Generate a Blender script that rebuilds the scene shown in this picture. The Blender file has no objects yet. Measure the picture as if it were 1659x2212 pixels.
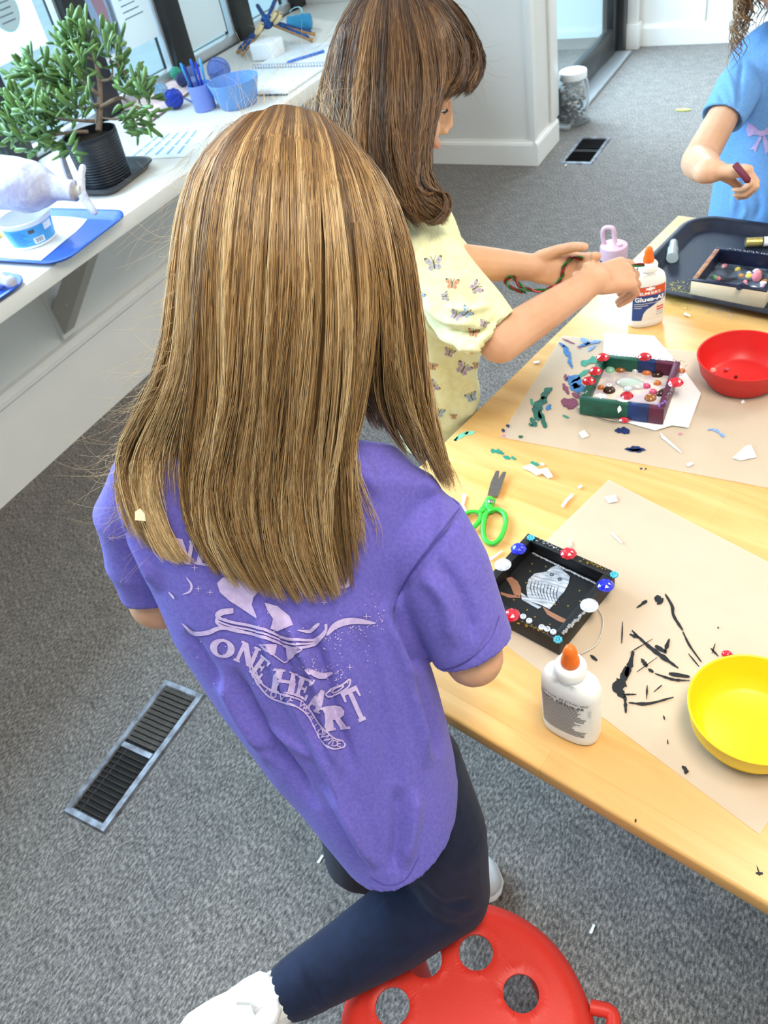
import bpy, bmesh, math, random
import numpy as np
from mathutils import Vector, Matrix, noise as mnoise

SC = bpy.context.scene
COL = SC.collection

# ---------------------------------------------------------------- camera
F_PX, CX, CY = 1756.3, 829.5, 1106.0
RC = np.array([[0.8751195, -0.2083564, -0.4367533],
               [0.4536354, 0.6674433, 0.5905374],
               [-0.1684658, 0.7149175, -0.6786105]])   # columns: right, up, forward
CAM = np.array([0.0, 0.0, 1.5])
cd = bpy.data.cameras.new('camera')
cd.sensor_fit = 'HORIZONTAL'; cd.sensor_width = 36.0
cd.lens = 36.0 * F_PX / 1659.0
cd.clip_start = 0.02; cd.clip_end = 200
cd.dof.use_dof = True; cd.dof.focus_distance = 0.77; cd.dof.aperture_fstop = 20.0
cam = bpy.data.objects.new('camera', cd); COL.objects.link(cam)
cam.matrix_world = Matrix(((RC[0,0], RC[0,1], -RC[0,2], CAM[0]), (RC[1,0], RC[1,1], -RC[1,2], CAM[1]),
                           (RC[2,0], RC[2,1], -RC[2,2], CAM[2]), (0,0,0,1)))
SC.camera = cam

# ---------------------------------------------------------------- world, light, exposure
SC.cycles.adaptive_threshold = 0.025; SC.cycles.max_bounces = 7; SC.cycles.diffuse_bounces = 3; SC.cycles.glossy_bounces = 3; SC.cycles.transmission_bounces = 6; SC.cycles.transparent_max_bounces = 10
vs = SC.view_settings
vs.view_transform = 'Standard'; vs.look = 'None'; vs.gamma = 1.0; vs.use_curve_mapping = False
vs.exposure = 0.19
wd = bpy.data.worlds.new('sky'); SC.world = wd; wd.use_nodes = True
wn = wd.node_tree.nodes; wn['Background'].inputs['Color'].default_value = (0.58, 0.88, 1.0, 1)
wn['Background'].inputs['Strength'].default_value = 1.05

def area(name, loc, target, sx, sy, power, color, spread=180):
    l = bpy.data.lights.new(name, 'AREA'); l.shape = 'RECTANGLE'; l.size = sx; l.size_y = sy
    l.energy = power; l.color = color; l.spread = math.radians(spread)
    o = bpy.data.objects.new(name, l); COL.objects.link(o)
    o.location = loc
    d = Vector(target) - Vector(loc); o.rotation_euler = d.to_track_quat('-Z', 'Y').to_euler()
    return o
# daylight entering through the shop window on the left and the glass door further back
area('window_daylight', (-2.62, 0.85, 1.78), (-0.3, 0.75, 0.85), 2.7, 1.15, 215, (0.60, 0.80, 1.0))
area('door_daylight', (-1.52, 4.5, 1.35), (0.5, 4.0, 0.0), 0.9, 1.6, 85, (0.66, 0.84, 1.0), 150)
sun = bpy.data.lights.new('sun', 'SUN'); sun.energy = 1.0; sun.angle = math.radians(3); sun.color = (1.0, 0.95, 0.86)
so = bpy.data.objects.new('sun', sun); COL.objects.link(so)
so.rotation_euler = Vector((0.80, -0.42, -0.62)).to_track_quat('-Z', 'Y').to_euler()

# ---------------------------------------------------------------- helpers
def s2l(c):
    return tuple(((x/12.92) if x <= 0.04045 else ((x+0.055)/1.055)**2.4) for x in c)
def hexc(h):
    h = h.lstrip('#'); return s2l([int(h[i:i+2], 16)/255 for i in (0, 2, 4)])
MATS = {}
def mat(name, col, rough=0.6, metal=0.0, spec=0.5, trans=0.0, alpha=1.0, emit=0.0, var=0.0, vscale=40.0, bump=0.0, bscale=200.0,
        stretch=(1,1,1), sss=0.0, coat=0.0, sheen=0.0, ior=1.45, col2=None):
    """procedural principled material with optional noise colour variation and bump"""
    if name in MATS: return MATS[name]
    c = hexc(col) if isinstance(col, str) else col
    m = bpy.data.materials.new(name); m.use_nodes = True
    nt = m.node_tree; b = nt.nodes['Principled BSDF']
    b.inputs['Base Color'].default_value = (*c, 1)
    b.inputs['Roughness'].default_value = rough; b.inputs['Metallic'].default_value = metal
    b.inputs['Specular IOR Level'].default_value = spec; b.inputs['IOR'].default_value = ior
    b.inputs['Transmission Weight'].default_value = trans; b.inputs['Alpha'].default_value = alpha
    b.inputs['Coat Weight'].default_value = coat; b.inputs['Sheen Weight'].default_value = sheen
    if sss:
        b.inputs['Subsurface Weight'].default_value = sss
        b.inputs['Subsurface Radius'].default_value = (0.02, 0.008, 0.005); b.inputs['Subsurface Scale'].default_value = 0.4
    if emit:
        b.inputs['Emission Color'].default_value = (*c, 1); b.inputs['Emission Strength'].default_value = emit
    if var or bump or col2:
        tc = nt.nodes.new('ShaderNodeTexCoord'); mp = nt.nodes.new('ShaderNodeMapping')
        mp.inputs['Scale'].default_value = stretch
        nt.links.new(tc.outputs['Object'], mp.inputs['Vector'])
    if var or col2:
        n = nt.nodes.new('ShaderNodeTexNoise'); n.inputs['Scale'].default_value = vscale; n.inputs['Detail'].default_value = 4
        nt.links.new(mp.outputs['Vector'], n.inputs['Vector'])
        r = nt.nodes.new('ShaderNodeValToRGB')
        if col2:
            d = hexc(col2) if isinstance(col2, str) else col2
            r.color_ramp.elements[0].position = 0.38; r.color_ramp.elements[1].position = 0.62
            r.color_ramp.elements[0].color = (*c, 1); r.color_ramp.elements[1].color = (*d, 1)
        else:
            r.color_ramp.elements[0].position = 0.3; r.color_ramp.elements[1].position = 0.7
            r.color_ramp.elements[0].color = (*[x*(1-var) for x in c], 1); r.color_ramp.elements[1].color = (*[min(1, x*(1+var)) for x in c], 1)
        nt.links.new(n.outputs['Fac'], r.inputs['Fac']); nt.links.new(r.outputs['Color'], b.inputs['Base Color'])
    if bump:
        n2 = nt.nodes.new('ShaderNodeTexNoise'); n2.inputs['Scale'].default_value = bscale; n2.inputs['Detail'].default_value = 3
        nt.links.new(mp.outputs['Vector'], n2.inputs['Vector'])
        bp = nt.nodes.new('ShaderNodeBump'); bp.inputs['Strength'].default_value = bump; bp.inputs['Distance'].default_value = 0.004
        nt.links.new(n2.outputs['Fac'], bp.inputs['Height']); nt.links.new(bp.outputs['Normal'], b.inputs['Normal'])
    MATS[name] = m
    return m

def tag(o, label=None, cat=None, group=None, kind=None):
    if label: o['label'] = label
    if cat: o['category'] = cat
    if group: o['group'] = group
    if kind: o['kind'] = kind
    return o
def mw(o):
    m = o.matrix_basis.copy()
    if o.parent: m = mw(o.parent) @ o.matrix_parent_inverse @ m
    return m
def adopt(o, p, local=False):
    if p is None: return o
    o.parent = p
    if not local: o.matrix_parent_inverse = mw(p).inverted()
    return o
def thing(name, label, cat, loc=(0,0,0), rotz=0.0, group=None):
    o = bpy.data.objects.new(name, None); COL.objects.link(o); o.empty_display_size = 0.05
    o.location = loc; o.rotation_euler = (0, 0, rotz)
    return tag(o, label, cat, group)
def mk(name, verts, faces, m, parent=None, local=False, smooth=False, sharp=None):
    me = bpy.data.meshes.new(name)
    me.from_pydata([tuple(map(float, v)) for v in verts], [], [tuple(f) for f in faces])
    return mko(name, me, m, parent, local, smooth, sharp)
def mko(name, me, m, parent=None, local=False, smooth=False, sharp=None):
    for x in (m if isinstance(m, (list, tuple)) else [m]): me.materials.append(x)
    if smooth:
        me.polygons.foreach_set('use_smooth', [True]*len(me.polygons))
        if sharp: me.set_sharp_from_angle(angle=math.radians(sharp))
    me.update()
    o = bpy.data.objects.new(name, me); COL.objects.link(o)
    return adopt(o, parent, local)
def bmk(name, bm, m, parent=None, local=False, smooth=False, sharp=None):
    me = bpy.data.meshes.new(name); bmesh.ops.recalc_face_normals(bm, faces=bm.faces[:]); bm.to_mesh(me); bm.free()
    return mko(name, me, m, parent, local, smooth, sharp)
def bbox(bm, x0, x1, y0, y1, z0, z1, mtx=None):
    r = bmesh.ops.create_cube(bm, size=1.0)
    bmesh.ops.scale(bm, vec=(x1-x0, y1-y0, z1-z0), verts=r['verts'])
    bmesh.ops.translate(bm, vec=((x0+x1)/2, (y0+y1)/2, (z0+z1)/2), verts=r['verts'])
    if mtx is not None: bmesh.ops.transform(bm, matrix=mtx, verts=r['verts'])
    return r['verts']
def box(name, x0, x1, y0, y1, z0, z1, m, parent=None, bev=0.0, local=False, seg=2, mtx=None):
    bm = bmesh.new(); bbox(bm, x0, x1, y0, y1, z0, z1)
    if bev: bmesh.ops.bevel(bm, geom=bm.edges[:], offset=bev, segments=seg, affect='EDGES', profile=0.5)
    if mtx is not None: bmesh.ops.transform(bm, matrix=mtx, verts=bm.verts[:])
    return bmk(name, bm, m, parent, local, smooth=bool(bev), sharp=40)
def lathe(name, prof, m, parent=None, loc=(0,0,0), n=32, local=False, sx=1.0, sy=1.0, mtx=None, sharp=35):
    vs_, fs = [], []
    k = len(prof)
    for i in range(n):
        a = 2*math.pi*i/n
        for r, z in prof: vs_.append((r*math.cos(a)*sx, r*math.sin(a)*sy, z))
    for i in range(n):
        j = (i+1) % n
        for q in range(k-1): fs.append((i*k+q, j*k+q, j*k+q+1, i*k+q+1))
    bm = bmesh.new(); V = [bm.verts.new(v) for v in vs_]
    for f in fs: bm.faces.new([V[i] for i in f])
    bmesh.ops.remove_doubles(bm, verts=bm.verts[:], dist=1e-6)
    bmesh.ops.translate(bm, vec=loc, verts=bm.verts[:])
    if mtx is not None: bmesh.ops.transform(bm, matrix=mtx, verts=bm.verts[:])
    return bmk(name, bm, m, parent, local, True, sharp)
def ring_frames(P):
    P = np.asarray(P, float); n = len(P)
    T = np.zeros_like(P); T[1:-1] = P[2:]-P[:-2]; T[0] = P[1]-P[0]; T[-1] = P[-1]-P[-2]
    T /= np.linalg.norm(T, axis=1)[:, None]+1e-12
    u = np.cross(T[0], [0.13, 0.31, 0.94]); u /= np.linalg.norm(u)
    U = [u]
    for i in range(1, n):
        u = U[-1] - np.dot(U[-1], T[i])*T[i]; u /= np.linalg.norm(u)+1e-12; U.append(u)
    U = np.array(U); return T, U, np.cross(T, U)
def tube_geo(P, rad, n=8, caps=True, flat=1.0):
    P = np.asarray(P, float); k = len(P)
    rad = np.full(k, rad) if np.isscalar(rad) else np.asarray(rad, float)
    T, U, V = ring_frames(P)
    vs_, fs = [], []
    for i in range(k):
        for j in range(n):
            a = 2*math.pi*j/n
            vs_.append(P[i]+rad[i]*(math.cos(a)*U[i]+flat*math.sin(a)*V[i]))
    for i in range(k-1):
        for j in range(n):
            j2 = (j+1) % n
            fs.append((i*n+j, i*n+j2, (i+1)*n+j2, (i+1)*n+j))
    if caps:
        fs.append(tuple(range(n-1, -1, -1))); fs.append(tuple((k-1)*n+j for j in range(n)))
    return vs_, fs
def tube(name, P, rad, m, parent=None, n=8, local=False, caps=True, flat=1.0):
    v, f = tube_geo(P, rad, n, caps, flat)
    return mk(name, v, f, m, parent, local, True, 50)
def prism(name, poly, z0, z1, m, parent=None, local=False, bev=0.0, smooth=False, mtx=None):
    bm = bmesh.new()
    f = bm.faces.new([bm.verts.new((p[0], p[1], z0)) for p in poly])
    r = bmesh.ops.extrude_face_region(bm, geom=[f])
    bmesh.ops.translate(bm, vec=(0, 0, z1-z0), verts=[g for g in r['geom'] if isinstance(g, bmesh.types.BMVert)])
    if bev: bmesh.ops.bevel(bm, geom=[e for e in bm.edges if e.is_manifold and e.calc_face_angle(0) > 0.6], offset=bev, segments=2, affect='EDGES')
    if mtx is not None: bmesh.ops.transform(bm, matrix=mtx, verts=bm.verts[:])
    return bmk(name, bm, m, parent, local, smooth or bool(bev), 40)
def rrect(hx, hy, r, n=6, cx=0, cy=0):
    out = []
    for sx, sy, a0 in ((1,1,0), (-1,1,90), (-1,-1,180), (1,-1,270)):
        for i in range(n+1):
            a = math.radians(a0+90*i/n)
            out.append((cx+sx*(hx-r)+r*math.cos(a), cy+sy*(hy-r)+r*math.sin(a)))
    return out
def spline(P, n, closed=False):
    """Catmull-Rom resample"""
    P = np.asarray(P, float); k = len(P)
    seg = k if closed else k-1
    out = []
    for t in np.linspace(0, seg, n, endpoint=not closed):
        i = min(int(t), seg-1); u = t-i
        g = (lambda q: P[q % k]) if closed else (lambda q: P[q] if 0 <= q < k else (2*P[0]-P[1] if q < 0 else 2*P[-1]-P[-2]))
        a, b, c, d = g(i-1), g(i), g(i+1), g(i+2)
        out.append(0.5*((2*b)+(-a+c)*u+(2*a-5*b+4*c-d)*u*u+(-a+3*b-3*c+d)*u**3))
    return np.array(out)
# a pixel of the photograph turned into a point of the room: on a height, on a wall plane, or at a distance
def _v(p): return RC @ np.array([p[0]-CX, -(p[1]-CY), F_PX])
def onz(p, z): d = _v(p); return CAM + d*((z-CAM[2])/d[2])
def onx(p, x): d = _v(p); return CAM + d*(x/d[0])
def ony(p, y): d = _v(p); return CAM + d*(y/d[1])
def dep(p, s): return CAM + _v(p)/F_PX*s
def proj(w):
    c = RC.T @ (np.asarray(w)-CAM); return CX+F_PX*c[0]/c[2], CY-F_PX*c[1]/c[2]
def dup(root, loc=None, rotz=None, label=None, group=None):
    r = root.copy(); COL.objects.link(r)
    if loc is not None: r.location = loc
    if rotz is not None: r.rotation_euler = (0, 0, rotz)
    if label: r['label'] = label
    if group: r['group'] = group
    for ch in list(root.children):
        c = ch.copy(); COL.objects.link(c); c.parent = r
        for g in list(ch.children):
            d = g.copy(); COL.objects.link(d); d.parent = c
    return r
_tc = {}
def text_geo(s, size=1.0, bold=0.0, align='CENTER'):
    """flat 2D triangles of a line of lettering"""
    key = (s, size, bold, align)
    if key in _tc: return _tc[key]
    c = bpy.data.curves.new('t', 'FONT'); c.body = s; c.size = size; c.align_x = align; c.align_y = 'CENTER'; c.offset = bold
    c.resolution_u = 3; c.fill_mode = 'FRONT'
    o = bpy.data.objects.new('t', c); COL.objects.link(o)
    dg = bpy.context.evaluated_depsgraph_get(); me = o.evaluated_get(dg).to_mesh()
    v = np.array([tuple(x.co) for x in me.vertices]); f = [tuple(p.vertices) for p in me.polygons]
    o.evaluated_get(dg).to_mesh_clear(); bpy.data.objects.remove(o); bpy.data.curves.remove(c)
    _tc[key] = (v[:, :2], f); return _tc[key]
def flat_mark(name, polys, mp, m, parent, local=False):
    """printed marks: list of (verts2d, faces); mp maps 2D to a 3D point"""
    V, Fc = [], []
    for v, f in polys:
        b = len(V); V += [mp(q) for q in v]; Fc += [tuple(i+b for i in g) for g in f]
    return mk(name, V, Fc, m, parent, local)
def ragged(rng, cx, cy, L, Wd, ang, n=18, jag=0.35, bend=0.0):
    """a ragged paint dab outline"""
    out = []
    for i in range(n):
        a = 2*math.pi*i/n
        x, y = L/2*math.cos(a)*(1+jag*0.4*(rng.random()-.5)), Wd/2*math.sin(a)*(1+jag*2*(rng.random()-.5))
        y += bend*(x/(L/2))**2*L/2
        out.append((cx+x*math.cos(ang)-y*math.sin(ang), cy+x*math.sin(ang)+y*math.cos(ang)))
    return out
# ================================================================ the room
rng = random.Random(7)
M_WALL = mat('wall_paint', '#e9e6e0', 0.55, var=0.02, vscale=6, bump=0.02, bscale=120)
M_TRIM = mat('trim_paint', '#efece6', 0.4, var=0.015, vscale=9)
M_BLACK = mat('black_aluminium', '#2b2b2b', 0.35, metal=0.2, var=0.1, vscale=30)
M_ALU = mat('pale_aluminium', '#c9ced2', 0.35, metal=0.6, var=0.05)
def carpet_mat():
    m = bpy.data.materials.new('carpet'); m.use_nodes = True; nt = m.node_tree; b = nt.nodes['Principled BSDF']
    b.inputs['Roughness'].default_value = 0.95; b.inputs['Specular IOR Level'].default_value = 0.1; b.inputs['Sheen Weight'].default_value = 0.15
    tc = nt.nodes.new('ShaderNodeTexCoord')
    def nz(scale, stretch, rot, det=3):
        mp = nt.nodes.new('ShaderNodeMapping'); mp.inputs['Scale'].default_value = stretch; mp.inputs['Rotation'].default_value = (0, 0, rot)
        n = nt.nodes.new('ShaderNodeTexNoise'); n.inputs['Scale'].default_value = scale; n.inputs['Detail'].default_value = det
        nt.links.new(tc.outputs['Object'], mp.inputs['Vector']); nt.links.new(mp.outputs['Vector'], n.inputs['Vector']); return n.outputs['Fac']
    a = nz(230, (1, 0.45, 1), 0.25); c = nz(600, (1, 0.7, 1), 0.9); d = nz(22, (1, 1, 1), 0)
    def mth(op, x, y):
        k = nt.nodes.new('ShaderNodeMath'); k.operation = op
        for i, q in enumerate((x, y)):
            if isinstance(q, float): k.inputs[i].default_value = q
            else: nt.links.new(q, k.inputs[i])
        return k.outputs[0]
    s = mth('ADD', mth('ADD', mth('MULTIPLY', a, 0.55), mth('MULTIPLY', c, 0.35)), mth('MULTIPLY', d, 0.10))
    r = nt.nodes.new('ShaderNodeValToRGB'); e = r.color_ramp.elements
    e[0].position = 0.38; e[0].color = (*hexc('#464341'), 1); e[1].position = 0.62; e[1].color = (*hexc('#a29a92'), 1)
    k = e.new(0.5); k.color = (*hexc('#716c68'), 1)
    nt.links.new(s, r.inputs['Fac']); nt.links.new(r.outputs['Color'], b.inputs['Base Color'])
    bp = nt.nodes.new('ShaderNodeBump'); bp.inputs['Strength'].default_value = 0.6; bp.inputs['Distance'].default_value = 0.004
    nt.links.new(s, bp.inputs['Height']); nt.links.new(bp.outputs['Normal'], b.inputs['Normal'])
    return m
M_CARPET = carpet_mat()
def struct(o): o['kind'] = 'structure'; return o
CT = 0.70       # counter height
XW = -2.45      # window plane
XK = -1.74      # counter front
struct(box('floor', -2.6, 2.7, -2.3, 5.4, -0.08, 0.0, M_CARPET))
struct(box('ceiling', -2.6, 2.7, -2.3, 5.4, 2.72, 2.8, M_WALL))
struct(box('wall_right', 2.6, 2.7, -2.3, 5.4, 0, 2.72, M_WALL))
struct(box('wall_behind', -2.6, 2.6, -2.3, -2.2, 0, 2.72, M_WALL))
struct(box('wall_back', -1.42, 2.6, 5.21, 5.4, 0, 2.72, M_WALL))
struct(box('wall_pillar', -2.45, -1.345, 3.565, 3.86, 0, 2.72, M_WALL, bev=0.004))
struct(box('wall_left', -2.60, -2.16, -2.2, 3.565, 0.0, CT-0.04, M_WALL))
struct(box('wall_window_head', -2.60, -2.40, -2.2, 3.565, 2.45, 2.72, M_WALL))
struct(box('wall_left_end', -2.60, -2.40, -2.2, -0.62, CT-0.04, 2.45, M_WALL))
struct(box('wall_door_head', -1.55, -1.40, 3.86, 5.21, 2.25, 2.72, M_WALL))
def profile_run(name, prof, p0, p1, m, parent=None):
    """extrude a 2D profile (out, z) from p0 to p1; 'out' is to the right of the run"""
    p0, p1 = np.array(p0, float), np.array(p1, float); d = (p1-p0)/np.linalg.norm(p1-p0); n = np.array([d[1], -d[0]])
    V = [(*(p+n*o), z) for p in (p0, p1) for o, z in prof]; k = len(prof)
    Fc = [(i, i+1, k+i+1, k+i) for i in range(k-1)]+[tuple(range(k)), tuple(range(2*k-1, k-1, -1)), (k-1, 0, k, 2*k-1)]
    return mk(name, V, Fc, m, parent)
BB = [(0, 0), (0.018, 0), (0.018, 0.088), (0.014, 0.098), (0.006, 0.102), (0.006, 0.108), (0, 0.108)]
struct(profile_run('baseboard_pillar_front', BB, (-2.16, 3.565), (-1.345, 3.565), M_TRIM))
struct(profile_run('baseboard_pillar_side', BB, (-1.345, 3.5471), (-1.345, 3.84), M_TRIM))
struct(profile_run('baseboard_back', BB, (-1.31, 5.21), (2.6, 5.21), M_TRIM))
struct(box('trim_pillar_corner', -1.375, -1.340, 3.56, 3.60, 0.108, 2.72, M_TRIM, bev=0.003))
struct(box('trim_door_side', -1.345, -1.332, 3.765, 3.86, 0.108, 2.72, M_TRIM, bev=0.003))
# tall skirting board under the counter, with a moulded top edge
struct(profile_run('baseboard_left', [(0, 0), (0.022, 0), (0.022, 0.25), (0.030, 0.258), (0.030, 0.272), (0.016, 0.288), (0, 0.292)], (-2.16, -2.2), (-2.16, 3.56), M_TRIM))
# counter shelf along the window
M_SHELF = mat('counter_paint', '#eae7e0', 0.38, var=0.03, vscale=7, bump=0.03, bscale=60)
ct = box('window_counter', XW+0.03, XK, -1.6, 3.56, CT-0.042, CT, M_SHELF, bev=0.004)
tag(ct, 'long white painted shelf running along the shop window', 'shelf')
# its brackets: flat diagonal boards
M_BRK = mat('bracket_paint', '#b9b4aa', 0.5, var=0.04, vscale=12)
def bracket(y, lab):
    t = thing('shelf_bracket', lab, 'bracket', (-2.16, y, 0.3))
    a, b = np.array([-2.158, 0.335]), np.array([XK-0.10, CT-0.043]); d = (b-a)/np.linalg.norm(b-a); n = np.array([-d[1], d[0]])
    w = 0.036
    pts = [a-n*w*0.7, (XK-0.075, CT-0.043), (XK-0.150, CT-0.043), (-2.158, a[1]+0.055)]
    V = [(p[0], y+s, p[1]) for s in (-0.022, 0.022) for p in pts]
    mk('brace', V, [(0,1,2,3), (7,6,5,4), (0,4,5,1), (1,5,6,2), (2,6,7,3), (3,7,4,0)], M_BRK, t)
    box('wall_plate', -2.16, -2.145, y-0.03, y+0.03, 0.30, CT-0.043, M_WALL, t)
    for q in (0.3, 0.7):
        p = a+(b-a)*q
        lathe('screw', [(0, 0.003), (0.004, 0.002), (0.005, 0)], M_ALU, t, n=10, mtx=Matrix.Translation((p[0], y-0.022, p[1])) @ Matrix.Rotation(math.radians(90), 4, 'X'))
bracket(1.47, 'grey diagonal wooden bracket holding up the window shelf')
# window: posts, rails, glass panes
M_GLASS = bpy.data.materials.new('window_glass'); M_GLASS.use_nodes = True
def glass_nodes(m, tint, gl=0.06):
    nt = m.node_tree; nt.nodes.remove(nt.nodes['Principled BSDF']); out = nt.nodes['Material Output']
    t = nt.nodes.new('ShaderNodeBsdfTransparent'); t.inputs['Color'].default_value = (*tint, 1)
    g = nt.nodes.new('ShaderNodeBsdfGlossy'); g.inputs['Roughness'].default_value = 0.02
    lw = nt.nodes.new('ShaderNodeLayerWeight'); pw = nt.nodes.new('ShaderNodeMath'); pw.operation = 'POWER'; pw.inputs[1].default_value = 4.0
    fr = nt.nodes.new('ShaderNodeMath'); fr.operation = 'MULTIPLY_ADD'; fr.inputs[1].default_value = 0.5; fr.inputs[2].default_value = gl*0.5
    nt.links.new(lw.outputs['Facing'], pw.inputs[0]); nt.links.new(pw.outputs[0], fr.inputs[0])
    n = nt.nodes.new('ShaderNodeTexNoise'); n.inputs['Scale'].default_value = 3.0
    mx = nt.nodes.new('ShaderNodeMixShader'); nt.links.new(fr.outputs[0], mx.inputs['Fac'])
    nt.links.new(t.outputs[0], mx.inputs[1]); nt.links.new(g.outputs[0], mx.inputs[2]); nt.links.new(mx.outputs[0], out.inputs['Surface'])
    bp = nt.nodes.new('ShaderNodeBump'); bp.inputs['Strength'].default_value = 0.02; nt.links.new(n.outputs['Fac'], bp.inputs['Height']); nt.links.new(bp.outputs['Normal'], g.inputs['Normal'])
glass_nodes(M_GLASS, (0.93, 0.98, 1.0))
posts = [-0.56, -0.08, 0.42, 0.90, 1.35, 1.79, 2.23, 2.68, 3.10, 3.52]
win = []
for i in range(len(posts)-1):
    y0, y1 = posts[i], posts[i+1]
    w = bpy.data.objects.new('window_%d' % (i+1), None); COL.objects.link(w); w['kind'] = 'structure'; w.location = (XW, (y0+y1)/2, CT)
    adopt(box('pane', XW-0.004, XW+0.002, y0+0.04, y1-0.04, CT+0.03, 2.42, M_GLASS), w)
    adopt(box('post', XW-0.04, XW+0.045, y1-0.05, y1+0.05, CT, 2.45, M_BLACK, bev=0.003), w)
    adopt(box('bottom_rail', XW-0.02, XW+0.022, y0+0.05, y1-0.05, CT, CT+0.034, M_ALU, bev=0.002), w)
    for s in (y0+0.05, y1-0.062):
        adopt(box('glazing_bead', XW-0.012, XW+0.016, s, s+0.012, CT+0.034, 2.42, M_ALU), w)
    if i == 0: adopt(box('post', XW-0.04, XW+0.045, y0-0.05, y0+0.05, CT, 2.45, M_BLACK, bev=0.003), w)
    win.append(w)
struct(box('trim_window_sill', -2.60, XW+0.03, -0.62, 3.56, CT-0.042, CT, M_BLACK))
# street outside
M_PAVE = mat('pavement', '#c3d3dc', 0.9, var=0.08, vscale=2.5)
struct(box('ground_outside', -14, -2.62, -4, 14, -0.25, -0.15, M_PAVE))
# glass door in the left wall beyond the pillar
XD = -1.42
dr = bpy.data.objects.new('door_1', None); COL.objects.link(dr); dr['kind'] = 'structure'; dr.location = (XD, 4.5, 0)
adopt(box('jamb', XD-0.07, XD+0.05, 3.865, 3.955, 0, 2.25, M_BLACK, bev=0.003), dr)
adopt(box('jamb', XD-0.07, XD+0.05, 5.07, 5.15, 0, 2.25, M_BLACK, bev=0.003), dr)
lf = box('stile', XD-0.025, XD+0.02, 3.955, 4.03, 0.03, 2.24, M_BLACK, bev=0.003); adopt(lf, dr)
adopt(box('stile', XD-0.025, XD+0.02, 4.985, 5.07, 0.03, 2.24, M_BLACK, bev=0.003), dr)
adopt(box('bottom_rail', XD-0.025, XD+0.02, 4.03, 4.985, 0.03, 0.155, M_BLACK, bev=0.003), dr)
adopt(box('pane', XD-0.005, XD+0.003, 4.03, 4.985, 0.155, 2.2, M_GLASS), dr)
adopt(box('threshold', XD-0.06, XD+0.10, 3.955, 5.07, 0.0, 0.018, M_ALU, bev=0.004), dr)
# pilaster with a plinth in the back corner
struct(box('trim_pilaster', -1.40, -1.315, 5.15, 5.205, 0.13, 2.72, M_TRIM, bev=0.004))
struct(box('trim_plinth', -1.41, -1.300, 5.135, 5.205, 0.0, 0.13, M_TRIM, bev=0.004))
struct(box('trim_back_panel', -0.98, -0.965, 5.20, 5.212, 0.108, 2.0, M_TRIM))
# ceiling lamps
M_DIFF = mat('lamp_diffuser', (1.0, 0.95, 0.86), 0.5, emit=3.0)
for i, (x, y) in enumerate(((0.30, 0.25), (0.9, 3.0))):
    t = thing('ceiling_light', ('recessed ceiling light panel above the near end of the room', 'recessed ceiling light panel above the far end of the room')[i], 'light', (x, y, 2.70), group='ceiling lights')
    bm = bmesh.new()
    for a in ((-0.32, 0.32, -0.62, -0.60), (-0.32, 0.32, 0.60, 0.62), (-0.32, -0.30, -0.60, 0.60), (0.30, 0.32, -0.60, 0.60)): bbox(bm, *a, -0.02, 0.02)
    bmk('frame', bm, M_TRIM, t, True)
    box('diffuser', -0.30, 0.30, -0.60, 0.60, 0.0, 0.01, M_DIFF, t, local=True)
    l = bpy.data.lights.new('lamp', 'AREA'); l.shape = 'RECTANGLE'; l.size = 0.6; l.size_y = 1.2; l.energy = (34, 26)[i]; l.color = (1.0, 0.90, 0.76)
    lo = bpy.data.objects.new('lamp_light', l); COL.objects.link(lo); lo.location = (x, y, 2.675)
# ---------------------------------------------------------------- floor vents
M_VENT = mat('vent_metal', '#5e5a5c', 0.45, metal=0.5, col2='#87888e', vscale=35, bump=0.1, bscale=80)
M_VENTD = mat('vent_dark', '#15110f', 0.8, var=0.3, vscale=30)
M_SLAT = mat('vent_slat', '#4d453e', 0.55, metal=0.3, var=0.3, vscale=60)
def vent(x0, x1, y0, y1, lab, slats, dark=False):
    t = thing('floor_vent', lab, 'vent', ((x0+x1)/2, (y0+y1)/2, 0))
    hx, hy = (x1-x0)/2, (y1-y0)/2; b = 0.019
    V, Fc = [], []
    for (ox, z) in ((0, 0.0), (0.004, 0.006), (b-0.003, 0.007), (b, 0.004), (b, 0.0005)):
        V += [(-hx+ox, -hy+ox, z), (hx-ox, -hy+ox, z), (hx-ox, hy-ox, z), (-hx+ox, hy-ox, z)]
    for k in range(4):
        for j in range(4): Fc.append((k*4+j, k*4+(j+1) % 4, (k+1)*4+(j+1) % 4, (k+1)*4+j))
    mk('frame', V, Fc, M_VENT, t, True)
    box('well_shade', -hx+b, hx-b, -hy+b, hy-b, 0.0002, 0.0009, M_VENTD, t, local=True)  # flat dark plate, painting in the shade of the open duct
    n = slats; L = 2*(hy-b)
    sm = None
    for i in range(n):
        y = -hy+b+L*(i+0.5)/n
        if abs(y) < L/n*0.6: continue
        tilt = math.radians(-62 if y < 0 else -18)
        if sm is None: sm = {}
        kk = y < 0
        if kk not in sm:
            bm = bmesh.new(); bbox(bm, -hx+b, hx-b, -0.0045 if kk else -L/n*0.45, 0.0045 if kk else L/n*0.45, -0.0005, 0.0005, Matrix.Rotation(tilt, 4, 'X'))
            s = bmk('slat', bm, M_VENTD if dark else M_SLAT, t, True); sm[kk] = s
        else:
            s = sm[kk].copy(); COL.objects.link(s)
        s.location = (0, y, 0.0048 if kk else 0.0045)
    if not dark: box('cross_bar', -hx+b, hx-b, -0.006, 0.006, 0.001, 0.0068, M_VENT, t, local=True)
    if n > 15: box('lever_rod', -hx+b+0.016, -hx+b+0.018, -hy+b, -0.006, 0.001, 0.0022, M_SLAT, t, local=True)
vent(-1.208, -1.085, 0.281, 0.638, 'tarnished metal floor vent with open louvres in the carpet beside the purple shirt', 26)
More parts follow.
